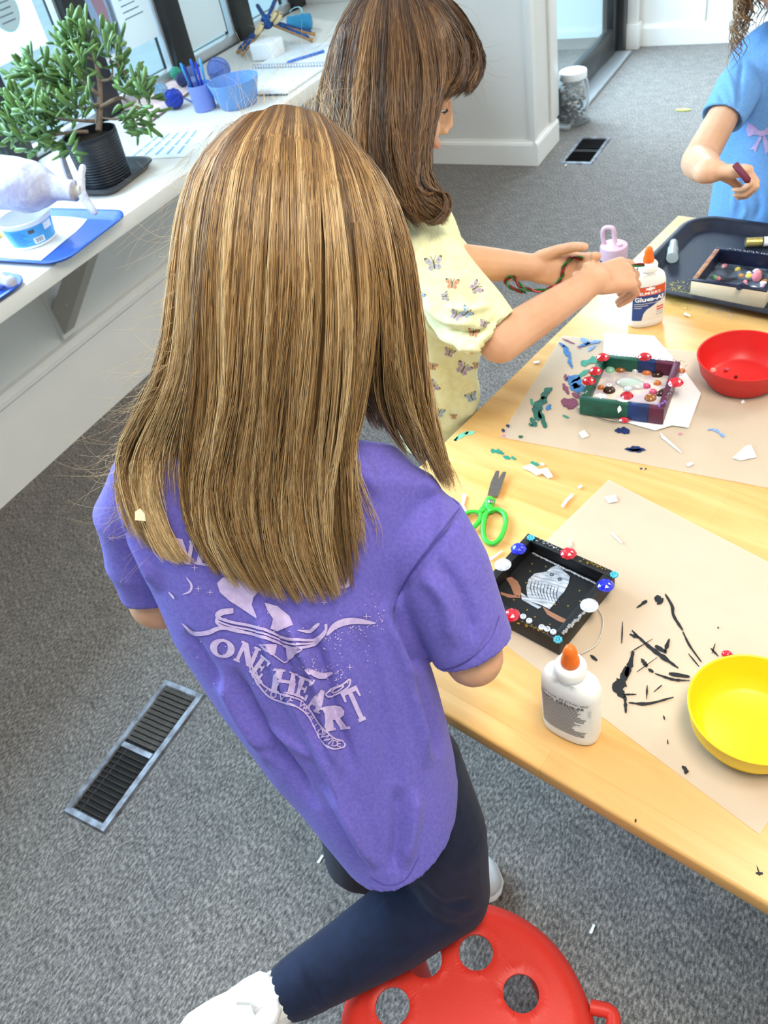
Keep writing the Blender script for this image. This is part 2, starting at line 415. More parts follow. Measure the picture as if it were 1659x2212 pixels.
vent(-1.235, -1.085, 3.57, 3.87, 'grey metal floor vent in the carpet by the white pillar', 14, True)
# ================================================================ craft table and what lies on it
ZT = 0.60
YAW = math.atan2(-0.2036, 0.979)
EX, EY = np.array([0.979, -0.2036]), np.array([0.2036, 0.979])
def tb(x, y, z=ZT): q = EX*x+EY*y; return np.array([q[0], q[1], z])
def wood_mat():
    m = bpy.data.materials.new('birch_table'); m.use_nodes = True; nt = m.node_tree; b = nt.nodes['Principled BSDF']
    b.inputs['Roughness'].default_value = 0.33; b.inputs['Specular IOR Level'].default_value = 0.45
    tc = nt.nodes.new('ShaderNodeTexCoord'); mp = nt.nodes.new('ShaderNodeMapping'); mp.inputs['Scale'].default_value = (1.0, 9.0, 9.0)
    nt.links.new(tc.outputs['Object'], mp.inputs['Vector'])
    n = nt.nodes.new('ShaderNodeTexNoise'); n.inputs['Scale'].default_value = 3.2; n.inputs['Detail'].default_value = 7; n.inputs['Distortion'].default_value = 0.8
    nt.links.new(mp.outputs['Vector'], n.inputs['Vector'])
    r = nt.nodes.new('ShaderNodeValToRGB'); e = r.color_ramp.elements
    e[0].position = 0.32; e[0].color = (*hexc('#d9a35c'), 1); e[1].position = 0.68; e[1].color = (*hexc('#ebbf7e'), 1)
    nt.links.new(n.outputs['Fac'], r.inputs['Fac'])
    # faint glued strips
    br = nt.nodes.new('ShaderNodeTexBrick'); br.inputs['Scale'].default_value = 2.3; br.inputs['Mortar Size'].default_value = 0.0015
    br.inputs['Color1'].default_value = (1, 1, 1, 1); br.inputs['Color2'].default_value = (0.93, 0.91, 0.87, 1); br.inputs['Mortar'].default_value = (0.88, 0.84, 0.78, 1)
    br.inputs['Brick Width'].default_value = 1.3; br.inputs['Row Height'].default_value = 0.30
    nt.links.new(tc.outputs['Object'], br.inputs['Vector'])
    mx = nt.nodes.new('ShaderNodeMix'); mx.data_type = 'RGBA'; mx.blend_type = 'MULTIPLY'; mx.inputs['Factor'].default_value = 1.0
    nt.links.new(r.outputs['Color'], mx.inputs['A']); nt.links.new(br.outputs['Color'], mx.inputs['B'])
    nt.links.new(mx.outputs['Result'], b.inputs['Base Color'])
    return m
M_WOOD = wood_mat()
M_TLEG = mat('table_leg_grey', '#8e9094', 0.4, metal=0.3, var=0.05)
tt = thing('craft_table', 'pale birch craft table with rounded edge in front of the children', 'table', tb(0, 1.08, 0), YAW)
box('tabletop', -0.745, 0.455, 0.398-1.08, 1.766-1.08, ZT-0.026, ZT, M_WOOD, tt, bev=0.005, local=True, seg=3)
box('apron', -0.42, 0.30, -0.42, 0.42, ZT-0.085, ZT-0.026, M_WOOD, tt, local=True, bev=0.003)
for x in (-0.40, 0.28):
    for y in (-0.40, 0.40): box('leg', x-0.022, x+0.022, y-0.022, y+0.022, 0.0, ZT-0.085, M_TLEG, tt, bev=0.004, local=True)
# paint flecks and bits stuck to the table top
def pxpoly(name, pts, z, m, parent, th=0.0004):
    bm = bmesh.new(); vs_ = []
    for p in pts:
        q = onz(p, z); vs_.append(bm.verts.new((q[0], q[1], z)))
    f = bm.faces.new(vs_); f.normal_update()
    if f.normal.z < 0: f.normal_flip()
    r = bmesh.ops.extrude_face_region(bm, geom=[f]); bmesh.ops.translate(bm, vec=(0, 0, th), verts=[g for g in r['geom'] if isinstance(g, bmesh.types.BMVert)])
    bmesh.ops.triangulate(bm, faces=[f for f in bm.faces if len(f.verts) > 4])
    return bmk(name, bm, m, parent)
def dabs(name, lst, z, m, parent, seed=1, jag=0.5):
    """paint dabs given as (x, y, length, width, angle deg, bend)"""
    r = random.Random(seed); out = []
    for d in lst:
        x, y, L, w, a = d[:5]; bend = d[5] if len(d) > 5 else 0
        out.append(pxpoly(name, ragged(r, x, y, L, w, math.radians(a), 20, jag, bend), z, m, parent))
    return out
P_GREEN = mat('paint_green', '#2c8f78', 0.45, var=0.15, vscale=90)
P_DGREEN = mat('paint_dark_green', '#1c5f4f', 0.4, var=0.3, vscale=90)
P_BLUE = mat('paint_blue', '#2f6fae', 0.45, var=0.25, vscale=90)
P_LBLUE = mat('paint_light_blue', '#7fa6e6', 0.5, var=0.2, vscale=90)
P_NAVY = mat('paint_navy', '#22325f', 0.4, var=0.2, vscale=90)
P_PLUM = mat('paint_plum', '#7a3354', 0.45, var=0.25, vscale=90)
P_BLACK = mat('paint_black', '#16161a', 0.45, var=0.15, vscale=90)
P_PINK = mat('paint_pink', '#e58aa0', 0.5, var=0.15)
P_MINT = mat('paint_mint', '#7fcfae', 0.5, var=0.15)
dabs('paint_fleck', [(1072,975,26,10,10), (1095,988,18,7,20), (1110,990,14,6,30), (1085,980,9,5,0), (1155,1002,20,9,15)], ZT+0.0002, P_GREEN, tt, 2)
dabs('paint_fleck', [(997,942,38,8,-30), (1015,935,22,7,-10), (985,948,12,6,-40)], ZT+0.0002, P_MINT, tt, 3)
dabs('paint_fleck', [(1373,1773,4,9,0), (1640,1887,16,8,10), (1637,1878,3,14,-20)], ZT+0.0002, P_BLACK, tt, 4)
# ---------------------------------------------------------------- wax paper sheets
def wax_mat(name, c, tr):
    m = bpy.data.materials.new(name); m.use_nodes = True; nt = m.node_tree; b = nt.nodes['Principled BSDF']
    b.inputs['Base Color'].default_value = (*hexc(c), 1); b.inputs['Roughness'].default_value = 0.38
    n = nt.nodes.new('ShaderNodeTexNoise'); n.inputs['Scale'].default_value = 9; tc = nt.nodes.new('ShaderNodeTexCoord')
    nt.links.new(tc.outputs['Object'], n.inputs['Vector'])
    k = nt.nodes.new('ShaderNodeMapRange'); k.inputs['To Min'].default_value = tr-0.07; k.inputs['To Max'].default_value = tr+0.07
    nt.links.new(n.outputs['Fac'], k.inputs['Value']); nt.links.new(k.outputs[0], b.inputs['Alpha'])
    return m
M_WAX = wax_mat('wax_paper', '#ead9c2', 0.45)
def sheet(name, quad, z, m, label, cat, n=24, wave=0.0006, seed=0, lift=0.0, parent=None):
    q = [np.array(p) for p in quad]; V, Fc = [], []
    for i in range(n+1):
        for j in range(n+1):
            u, v = i/n, j/n
            p = q[0]*(1-u)*(1-v)+q[1]*u*(1-v)+q[2]*u*v+q[3]*(1-u)*v
            h = wave*(1+mnoise.noise(Vector((p[0]*9+seed, p[1]*9, seed))))
            h += lift*max(0, (u-0.75)*4)**2*max(0, (v-0.75)*4)**2
            V.append((p[0], p[1], z+h))
    for i in range(n):
        for j in range(n): a = i*(n+1)+j; Fc.append((a, a+n+1, a+n+2, a+1))
    N = len(V); V += [(x, y, zz-0.00015) for x, y, zz in V]
    Fc += [tuple(N+k for k in reversed(f)) for f in Fc]
    o = mk(name, V, Fc, m, parent, smooth=True)
    if label: tag(o, label, cat)
    return o
A, Cc = onz((1315,1037), ZT), onz((1640,1803), ZT)
e = onz((1640,1803), ZT)-onz((1100,1400), ZT); e = e/np.linalg.norm(e)
Bc = Cc-e*np.dot(Cc-A, e); Bc = Cc-e*0.44
Dd = A+(Cc-Bc)
sh1 = thing('wax_paper_sheet', 'near sheet of translucent wax paper with black paint streaks by the yellow bowl', 'paper', tuple((A+Cc)/2))
sheet('paper', [Bc, Cc, Dd, A], ZT+0.0004, M_WAX, None, None, parent=sh1)
z1 = ZT+0.0019
def streak(pts, w):
    """tapered ragged stroke through pixel points"""
    P = spline(pts, max(6, 4*len(pts))); n = len(P); r = random.Random(int(pts[0][0]+pts[0][1]))
    L, Rr = [], []
    for i in range(n):
        d = P[min(i+1, n-1)]-P[max(i-1, 0)]; d = d/(np.linalg.norm(d)+1e-9); nn = np.array([-d[1], d[0]])
        ww = w*(0.25+0.75*math.sin(math.pi*(i+0.5)/n))*(0.6+0.8*r.random())/2
        L.append(P[i]+nn*ww); Rr.append(P[i]-nn*ww)
    return L+Rr[::-1]
for pts, w in [([(1437,1283),(1452,1310),(1455,1330),(1475,1362)], 9), ([(1475,1365),(1490,1395),(1515,1430)], 5), ([(1365,1362),(1400,1395),(1440,1425),(1465,1443)], 9),
               ([(1360,1370),(1380,1378)], 6), ([(1345,1343),(1343,1390)], 3), ([(1368,1407),(1360,1440),(1352,1462)], 13), ([(1355,1440),(1345,1470),(1335,1485),(1348,1508)], 24),
               ([(1350,1500),(1352,1540)], 7), ([(1358,1518),(1400,1520),(1455,1506)], 6), ([(1345,1500),(1375,1500)], 3), ([(1415,1455),(1455,1468),(1490,1470)], 5),
               ([(1445,1455),(1490,1462)], 8), ([(1398,1480),(1397,1510)], 4), ([(1412,1495),(1430,1480)], 3), ([(1416,1288),(1430,1303)], 18), ([(1385,1305),(1398,1298)], 8),
               ([(1375,1313),(1388,1305)], 4), ([(1415,1395),(1440,1410)], 9), ([(1446,1380),(1436,1408)], 8), ([(1487,1412),(1510,1440)], 3), ([(1385,1423),(1398,1440)], 9),
               ([(1375,1452),(1420,1420)], 2), ([(1360,1410),(1410,1380)], 2), ([(1275,1415),(1290,1427)], 7), ([(1535,1400),(1552,1418)], 4), ([(1545,1390),(1538,1412)], 3),
               ([(1473,1655),(1482,1663),(1481,1672)], 9), ([(1433,1545),(1436,1555)], 3), ([(1442,1598),(1443,1608)], 3), ([(1400,1445),(1412,1452)], 6), ([(1550,1355),(1553,1357)], 4)]:
    pxpoly('paint_mark', streak(pts, w), z1, P_BLACK, sh1)
# sheet under the jewelled frame
q2 = [onz(p, ZT) for p in ((1080,945), (1659,1055), (1500,760), (1215,725))]
ed = (q2[1]-q2[0])/np.linalg.norm(q2[1]-q2[0])
sh2 = thing('wax_paper_sheet', 'far sheet of wax paper smeared with green and blue paint under the jewelled frame', 'paper', tuple((q2[0]+q2[2])/2))
sheet('paper', [q2[0], q2[0]+ed*0.50, q2[3]+ed*0.50, q2[3]], ZT+0.0004, M_WAX, None, None, seed=5, parent=sh2)
for m_, sd, l in [(P_DGREEN, 1, [(1162,880,55,26,-70,.3), (1178,848,34,14,-50,.3), (1172,905,40,12,70), (1152,912,24,12,60), (1125,943,10,5,0), (1147,918,12,5,30)]),
                  (P_GREEN, 2, [(1275,780,46,14,-15), (1262,805,30,8,-25), (1150,870,20,6,70), (1245,820,26,6,-30), (1222,900,16,5,20)]),
                  (P_BLUE, 3, [(1240,825,36,24,40), (1225,760,32,10,60), (1232,785,22,8,70), (1215,745,18,6,30), (1250,840,38,18,5), (1262,745,30,5,-20), (1185,880,16,10,-40)]),
                  (P_LBLUE, 4, [(1280,740,36,7,-10), (1262,735,18,10,30), (1546,930,18,6,25), (1560,940,14,6,35), (1533,928,8,4,0), (1278,752,20,6,-40)]),
                  (P_NAVY, 5, [(1344,931,32,13,5), (1372,971,44,11,3), (1097,920,8,6,10), (1087,930,8,6,40), (1385,1012,6,3,0), (1395,1013,5,3,0)]),
                  (P_PLUM, 6, [(1230,870,36,22,10), (1222,840,26,10,60), (1222,815,14,8,80), (1372,972,30,5,3), (1228,737,28,3,22), (1245,855,22,10,30)]),
                  (P_PINK, 7, [(1088,940,7,5,0), (1470,937,9,4,0), (1250,750,10,3,30)])]:
    dabs('paint_mark', l, ZT+0.0019, m_, sh2, sd)
# ---------------------------------------------------------------- white papers and scraps
M_PAPER = mat('white_paper', '#f6f5f2', 0.7, var=0.02, vscale=20)
def flat_sheet(name, px, z, label, cat='paper', th=0.0006, m=M_PAPER, group=None):
    o = pxpoly(name, px, z, m, None, th); tag(o, label, cat, group); return o
flat_sheet('paper_sheet', [(1306,719), (1413,726), (1452,770), (1490,860), (1300,880), (1300,800)], ZT+0.0024, 'white paper sheet sticking out behind the jewelled frame')
flat_sheet('paper_sheet', [(1246,880), (1300,845), (1470,790), (1514,850), (1487,924), (1452,919), (1415,930), (1372,918), (1330,905)], ZT+0.0034, 'white paper sheet under the front corner of the jewelled frame')
scr = [([(1582,990),(1610,965),(1622,962),(1634,988),(1600,995)], 'largest triangular white paper scrap right of the far wax paper'),
       ([(1250,936),(1262,930),(1272,942),(1258,948)], 'small white paper scrap in front of the jewelled frame'),
       ([(1306,1075),(1330,1070),(1334,1084),(1314,1087)], 'square white paper scrap near the corner of the near wax paper'),
       ([(1212,1094),(1222,1078),(1238,1066),(1236,1074),(1226,1084),(1216,1098)], 'thin curled white paper scrap between scissors and near wax paper'),
       ([(1129,1012),(1148,1006),(1165,1018),(1182,1014),(1194,1032),(1184,1034),(1172,1024),(1160,1028),(1145,1018)], 'crumpled white paper strip above the green scissors'),
       ([(1319,1153),(1324,1152),(1344,1172),(1342,1175)], 'sliver of white paper on the near wax paper above the owl frame'),
       ([(1228,1166),(1234,1168),(1236,1180),(1231,1180)], 'white paper sliver behind the owl frame red gem'),
       ([(1056,1208),(1084,1190),(1086,1192),(1060,1212)], 'thin white paper sliver left of the owl frame'),
       ([(1247,1052),(1256,1048),(1258,1052),(1250,1057)], 'tiny white paper fleck above the near wax paper'),
       ([(1482,1003),(1494,999),(1498,1003),(1486,1009)], 'tiny white paper fleck on the far wax paper edge'),
       ([(1168,1000),(1176,1003),(1174,1007),(1167,1004)], 'tiny white paper fleck beside the crumpled strip'),
       ([(1600,868),(1606,864),(1609,870),(1602,873)], 'tiny pale fleck below the red bowl'),
       ([(1152,782),(1164,780),(1165,784),(1154,786)], 'tiny white paper fleck at the table edge by the yellow sleeve'),
       ([(1478,676),(1490,680),(1488,684),(1477,681)], 'tiny white paper fleck in front of the dark tray'),
       ([(1426,935),(1470,975),(1472,980),(1428,945)], 'long thin paper splinter in front of the jewelled frame'),
       ([(994,1100),(1000,1066),(1008,1070),(1002,1092),(1012,1110),(1004,1114)], 'curled white paper ring beside the green scissors')]
for i, (p, lab) in enumerate(scr):
    flat_sheet('paper_scrap', p, ZT+0.0022, lab, 'paper scrap', 0.0012 if i != 4 else 0.004, group='paper scraps on the craft table')
# ---------------------------------------------------------------- bowls
def bowl(loc, r, h, col, name_lab, rb):
    m = mat('plastic_'+col, {'yellow': '#f7d21a', 'red': '#d8231f'}[col], 0.38, spec=0.45, var=0.03, vscale=8)
    t = thing('plastic_bowl', name_lab, 'bowl', loc)
    w = 0.0022
    lathe('bowl_wall', [(0, 0.0015), (rb-0.004, 0.0015), (rb, 0.004), (rb+(r-rb)*0.42, h*0.40), (rb+(r-rb)*0.46+0.003, h*0.44), (r-0.001, h-0.003), (r+0.0006, h-0.001), (r, h),
                        (r-w, h-0.0008), (r-w-0.001, h-0.004), (rb+(r-rb)*0.46-w+0.001, h*0.46), (rb-0.004, 0.008), (rb-0.010, 0.005), (0, 0.005)], m, t, n=64, local=True, sharp=50)
    lathe('foot_ring', [(rb-0.006, 0.0016), (rb-0.008, 0), (rb-0.011, 0), (rb-0.012, 0.0016)], m, t, n=48, local=True)
    return t
bowl((0.0115, 0.584, ZT+0.002), 0.0715, 0.050, 'yellow', 'bright yellow plastic bowl on the near wax paper', 0.058)
rb_ = bowl((-0.122, 1.268, ZT+0.002), 0.076, 0.052, 'red', 'red plastic bowl with a few beads beside the jewelled frame', 0.058)
M_BEADP = mat('bead_peach', '#e9a79a', 0.35, var=0.1); M_BEADD = mat('bead_dark', '#4a1518', 0.3); M_BEADM = mat('bead_mauve', '#c0586a', 0.35)
for i, (x, y, r, m_, lab) in enumerate([(1540, 800, 0.0055, M_BEADP, 'peach bead lying in the red bowl'), (1570, 797, 0.004, M_BEADM, 'mauve bead lying in the red bowl'), (1590, 812, 0.003, M_BEADD, 'dark bead lying in the red bowl')]):
    p = onz((x, y), ZT+0.011)
    o = lathe('bead', [(0, -r*.7), (r*.6, -r*.6), (r, 0), (r*.7, r*.6), (0, r*.7)], m_, loc=(p[0], p[1], ZT+0.0072+r*.7), n=12); tag(o, lab, 'bead', 'beads in the red bowl')
# ---------------------------------------------------------------- gems
M_RED = mat('gem_red', '#c4142a', 0.08, spec=0.8, coat=0.6, var=0.25, vscale=60)
M_BLUEG = mat('gem_blue', '#1420c4', 0.08, spec=0.8, coat=0.6, var=0.25, vscale=60)
M_CLEAR = mat('gem_clear', '#e6ebf2', 0.08, spec=0.9, coat=0.5, metal=0.35, var=0.1, vscale=150)
M_TURQ = mat('gem_turquoise', '#4cb8d2', 0.12, spec=0.8, coat=0.4, var=0.25, vscale=300)
M_SILV = mat('silver_beads', '#cfd0d4', 0.18, metal=0.75, var=0.2, vscale=400)
M_GOLD = mat('gold_beads', '#b3923c', 0.25, metal=0.7, var=0.2, vscale=300)
M_AMBER = mat('gem_amber', '#9a5a1e', 0.1, spec=0.8, coat=0.5, var=0.3, vscale=80)
M_ORANGEG = mat('gem_orange', '#d3783a', 0.12, coat=0.4, var=0.15)
M_PINKG = mat('gem_pink', '#d7567c', 0.1, coat=0.5, var=0.2)
M_MINTG = mat('gem_mint', '#8fc7a8', 0.15, coat=0.4, var=0.1)
M_BROWNG = mat('gem_brown', '#3d2314', 0.12, coat=0.5, var=0.2)
def gem(parent, loc, r, h, m, n=9, name='gem', sy=1.0, rot=0.0):
    V = []; Fc = []
    rings = [(1.0, 0.0), (1.0, 0.18*h), (0.72, 0.72*h), (0.36, h)]
    for k, (q, z) in enumerate(rings):
        for i in range(n):
            a = 2*math.pi*(i+0.5*(k % 2))/n; V.append((r*q*math.cos(a), r*q*sy*math.sin(a), z))
    for k in range(3):
        for i in range(n):
            j = (i+1) % n; a, b, c, d = k*n+i, k*n+j, (k+1)*n+i, (k+1)*n+j
            if k % 2 == 0: Fc += [(a, b, c), (b, d, c)]
            else: Fc += [(a, b, d), (a, d, c)]
    Fc += [tuple(range(n-1, -1, -1)), tuple(3*n+i for i in range(n))]
    c, s = math.cos(rot), math.sin(rot)
    V = [(loc[0]+x*c-y*s, loc[1]+x*s+y*c, loc[2]+z) for x, y, z in V]
    return mk(name, V, Fc, m, parent)
def cab(parent, loc, r, h, m, name='gem', sy=1.0, rot=0.0):
    return lathe(name, [(0, 0), (r, 0), (r*0.97, h*0.35), (r*0.75, h*0.75), (r*0.4, h*0.95), (0, h)], m, parent, n=18,
                 mtx=Matrix.Translation(loc) @ Matrix.Rotation(rot, 4, 'Z') @ Matrix.Diagonal((1, sy, 1, 1)))
def bead_row(parent, p0, p1, z, n, r, m, name, jit=0.0):
    """a glued row of tiny beads: one part"""
    rr = random.Random(n); bm = bmesh.new()
    for i in range(n):
        t = (i+0.5)/n; p = np.array(p0)*(1-t)+np.array(p1)*t
        q = bmesh.ops.create_icosphere(bm, subdivisions=1, radius=r*(0.85+0.3*rr.random()))
        bmesh.ops.translate(bm, vec=(p[0]+jit*(rr.random()-.5), p[1]+jit*(rr.random()-.5), z+r*0.6), verts=q['verts'])
    return bmk(name, bm, m, parent)
def cluster(parent, c, z, m, r=0.0022, n=9, name='bead_cluster'):
    rr = random.Random(int(c[0]*9999)); bm = bmesh.new()
    for i in range(n):
        a = 2*math.pi*i/(n-1); d = 0.0042 if i < n-1 else 0
        q = bmesh.ops.create_icosphere(bm, subdivisions=1, radius=r); bmesh.ops.translate(bm, vec=(c[0]+d*math.cos(a), c[1]+d*math.sin(a), z+r*0.7), verts=q['verts'])
    return bmk(name, bm, m, parent)
def tray_frame(t, c, yaw, half, bw, h, m_rim, m_floor, floor_z=0.006):
    """square box frame: four rails and a panel, in the thing's own axes"""
    rails = []
    for nm, a in (('rail', (-half, half, half-bw, half)), ('rail', (-half, half, -half, -half+bw)), ('rail', (-half, -half+bw, -half+bw, half-bw)), ('rail', (half-bw, half, -half+bw, half-bw))):
        rails.append(box(nm, *a, 0, h, m_rim, t, bev=0.0012, local=True))
    box('panel', -half+bw, half-bw, -half+bw, half-bw, 0.001, floor_z, m_floor, t, local=True)
    return rails
# owl picture frame
oq = [onz(p, 0.632)[:2] for p in ((1140,1158), (1337,1240), (1208,1378))]
oc = (oq[0]+oq[2])/2; ou = (oq[1]-oq[0]); oyaw = math.atan2(ou[1], ou[0])-0.03
M_FBLACK = mat('frame_black_paint', '#0a0a0d', 0.5, var=0.2, vscale=60, bump=0.05, bscale=300)
ow = thing('owl_box_frame', 'black painted box frame with a silver owl on a branch and gems', 'picture frame', (oc[0], oc[1], ZT+0.0022), oyaw)
OH, OF = 0.030, 0.007
tray_frame(ow, oc, oyaw, 0.071, 0.012, OH, M_FBLACK, M_FBLACK, OF)
ZR = ZT+0.0022+OH; ZF = ZT+0.0022+OF
for x, y, m_ in ((1228,1193,M_RED), (1105,1326,M_RED), (1120,1183,M_BLUEG), (1308,1262,M_BLUEG)):
    p = onz((x, y), ZR+0.003); gem(ow, (p[0], p[1], ZR), 0.0115, 0.0065, m_)
for x, y in ((1086,1217), (1273,1305)):
    p = onz((x, y), ZR+0.003); gem(ow, (p[0], p[1], ZR), 0.012, 0.005, M_CLEAR, n=14)
for x, y in ((1147,1161), (1327,1241), (1205,1381)):
    p = onz((x, y), ZR+0.002); cluster(ow, p, ZR, M_TURQ)
bead_row(ow, onz((1150,1197), ZF), onz((1288,1264), ZF), ZF+0.001, 34, 0.0022, M_SILV, 'rhinestone_row', 0.001)
bead_row(ow, onz((1215,1371), ZR), onz((1262,1323), ZR), ZR, 16, 0.0024, M_SILV, 'rhinestone_row', 0.003)
bead_row(ow, onz((1162,1166), ZR), onz((1210,1190), ZR), ZR, 22, 0.0011, M_SILV, 'glitter_line', 0.006)
bead_row(ow, onz((1256,1210), ZR), onz((1305,1230), ZR), ZR, 22, 0.0011, M_GOLD, 'glitter_line', 0.006)
bead_row(ow, onz((1122,1344), ZR), onz((1180,1368), ZR), ZR, 22, 0.0011, M_GOLD, 'glitter_line', 0.006)
M_OWL = mat('owl_silver_paint', '#8d929c', 0.5, col2='#c3c7cf', vscale=70, stretch=(1, 5, 1), metal=0.2)
M_BRANCH = mat('branch_brown_paint', '#96694f', 0.55, var=0.12, vscale=50)
pxpoly('owl_shape', [(1205,1223),(1215,1232),(1231,1246),(1228,1262),(1218,1280),(1208,1290),(1200,1302),(1187,1317),(1170,1308),(1146,1300),(1139,1288),(1137,1270),(1142,1252),(1155,1240),(1180,1236),(1192,1226)], ZF, M_OWL, ow, 0.0012)
pxpoly('owl_tail', [(1126,1281),(1136,1288),(1150,1302),(1170,1312),(1162,1316),(1140,1303),(1127,1296)], ZF, M_OWL, ow, 0.0010)
M_OWLD = mat('owl_dark_line', '#3c4250', 0.6)
for x, y in ((1192,1241), (1209,1251)):
    p = onz((x, y), ZF+0.0016); lathe('owl_eye', [(0.0012, 0), (0.003, 0), (0.003, 0.0006), (0.0012, 0.0006)], M_OWLD, ow, (p[0], p[1], ZF+0.0012), n=16)
for i in range(9):
    x0, y0 = 1150+7*i, 1252+2*i
    pxpoly('feather_line', streak([(x0, y0), (x0-4, y0+18), (x0+2, y0+36)], 2.0), ZF+0.0013, M_OWLD, ow, 0.0002)
pxpoly('branch', [(1081,1279),(1098,1284),(1122,1288),(1126,1292),(1100,1292),(1082,1285)], ZF, M_BRANCH, ow, 0.0008)
pxpoly('branch_leaf', [(1093,1250),(1105,1247),(1118,1256),(1125,1270),(1126,1286),(1118,1290),(1110,1284),(1103,1266)], ZF, M_BRANCH, ow, 0.0008)
pxpoly('branch', [(1172,1311),(1190,1322),(1215,1335),(1232,1343),(1226,1349),(1205,1342),(1182,1328)], ZF, M_BRANCH, ow, 0.0008)
for i, (x, y) in enumerate([(1149,1218),(1145,1234),(1136,1259),(1179,1224),(1252,1276),(1253,1299),(1199,1306),(1227,1309),(1139,1318),(1156,1333),(1188,1349),(1238,1335),(1110,1296),(1289,1274)]):
    p = onz((x, y), ZF); lathe('gold_dot', [(0, 0.0008), (0.0012, 0.0006), (0.0014, 0)], M_GOLD, ow, (p[0], p[1], ZF), n=8)
M_BEADW = mat('letter_bead_white', '#dfe6f2', 0.3, var=0.03)
for s, (x, y) in (('O', (1170,1354)), ('W', (1182,1358)), ('L', (1195,1364)), ('O', (1130,1331)), ('C', (1143,1340))):
    p = onz((x, y), ZR+0.003)
    bd = lathe('letter_bead', [(0, 0), (0.0034, 0.0), (0.0042, 0.0015), (0.0042, 0.0028), (0.0034, 0.004), (0, 0.004)], M_BEADW, ow, (p[0], p[1], ZR), n=16)
    flat_mark('letter', [text_geo(s, 0.0055, 0.0001)], lambda q: (p[0]+math.cos(-0.4)*q[0]-math.sin(-0.4)*q[1], p[1]+math.sin(-0.4)*q[0]+math.cos(-0.4)*q[1], ZR+0.0042), M_NAVY if False else P_NAVY, bd)
cdp = [onz(p, ZT+0.003) for p in ((1290,1312), (1302,1335), (1300,1365), (1285,1395), (1255,1412))]
M_CORD = mat('pale_cord', '#c9c2b4', 0.8, var=0.1, vscale=300)
tube('hanging_cord', spline(cdp, 24), 0.0011, M_CORD, ow, n=6)
# jewelled frame
jq = [onz(p, 0.637)[:2] for p in ((1295,765), (1483,785), (1425,880), (1250,860))]
jc = sum(jq)/4; ju = (jq[1]-jq[0]+jq[2]-jq[3]); jyaw = math.atan2(ju[1], ju[0])
jw = thing('jewelled_box_frame', 'small box frame painted green blue and plum, crusted with glass gems', 'picture frame', (jc[0], jc[1], ZT+0.0048), jyaw)
M_JFLOOR = mat('frame_floor_cream', '#e6dccb', 0.35, col2='#c9b9c4', vscale=45)
M_JGREEN = mat('frame_green_paint', '#185444', 0.4, var=0.3, vscale=40); M_JBLUE = mat('frame_blue_paint', '#183268', 0.4, var=0.3, vscale=40); M_JPLUM = mat('frame_plum_paint', '#5a1f3a', 0.4, var=0.35, vscale=40)
JH, JF, hf, bw = 0.032, 0.007, 0.070, 0.011
def jb(nm, a, m_): return box(nm, *a, 0, JH, m_, jw, bev=0.001, local=True)
jb('rail_green', (-hf, 0.012, -hf, -hf+bw), M_JGREEN); jb('rail_blue', (0.012, hf-0.025, -hf, -hf+bw), M_JBLUE); jb('rail_plum', (hf-0.025, hf, -hf, -hf+bw), M_JPLUM)
jb('rail_plum', (hf-bw, hf, -hf+bw, hf), M_JPLUM); jb('rail_green', (-hf, -hf+bw, -hf+bw, hf), M_JGREEN)
jb('rail_green', (-hf+bw, 0.0, hf-bw, hf), M_JGREEN); jb('rail_blue', (0.0, 0.030, hf-bw, hf), M_JBLUE); jb('rail_plum', (0.030, hf-bw, hf-bw, hf), M_JPLUM)
box('panel', -hf+bw, hf-bw, -hf+bw, hf-bw, 0.001, JF, M_JFLOOR, jw, local=True)
ZJ = ZT+0.0048+JH; ZJF = ZT+0.0048+JF
for x, y, r in ((1302,770,.010), (1286,800,.010), (1272,821,.010), (1393,769,.010), (1459,824,.011), (1354,853,.009)):
    p = onz((x, y), ZJ+0.003); gem(jw, (p[0], p[1], ZJ), r*1.2, 0.0075, M_RED)
p = onz((1351,902), ZT+0.004); gem(jw, (p[0], p[1]-0.004, ZT+0.0042), 0.011, 0.006, M_RED, name='dangling_gem')
p = onz((1405,858), ZJ+0.002); cab(jw, (p[0], p[1], ZJ), 0.010, 0.006, M_AMBER)
bead_row(jw, onz((1256,851), ZJ), onz((1268,848), ZJ), ZJ, 7, 0.002, M_SILV, 'rhinestone_row', 0.004)
bead_row(jw, onz((1425,878), ZJ), onz((1438,868), ZJ), ZJ, 9, 0.002, mat('lilac_beads', '#9b7fd0', 0.2, metal=0.3, var=0.2, vscale=300), 'bead_cluster', 0.006)
bead_row(jw, onz((1312,763), ZJ), onz((1480,782), ZJ), ZJ, 60, 0.0010, M_SILV, 'glitter_line', 0.006)
bead_row(jw, onz((1480,790), ZJ), onz((1440,860), ZJ), ZJ, 36, 0.0010, M_SILV, 'glitter_line', 0.006)
M_GLUE = mat('dried_glue', '#f3f2ee', 0.25, coat=0.3)
for k, (x, y, L, w) in enumerate(((1298,855,24,9), (1346,865,22,9), (1338,885,8,12))):
    dabs('glue_blob', [(x, y, L, w, 4)], ZJ, M_GLUE, jw, 20+k)
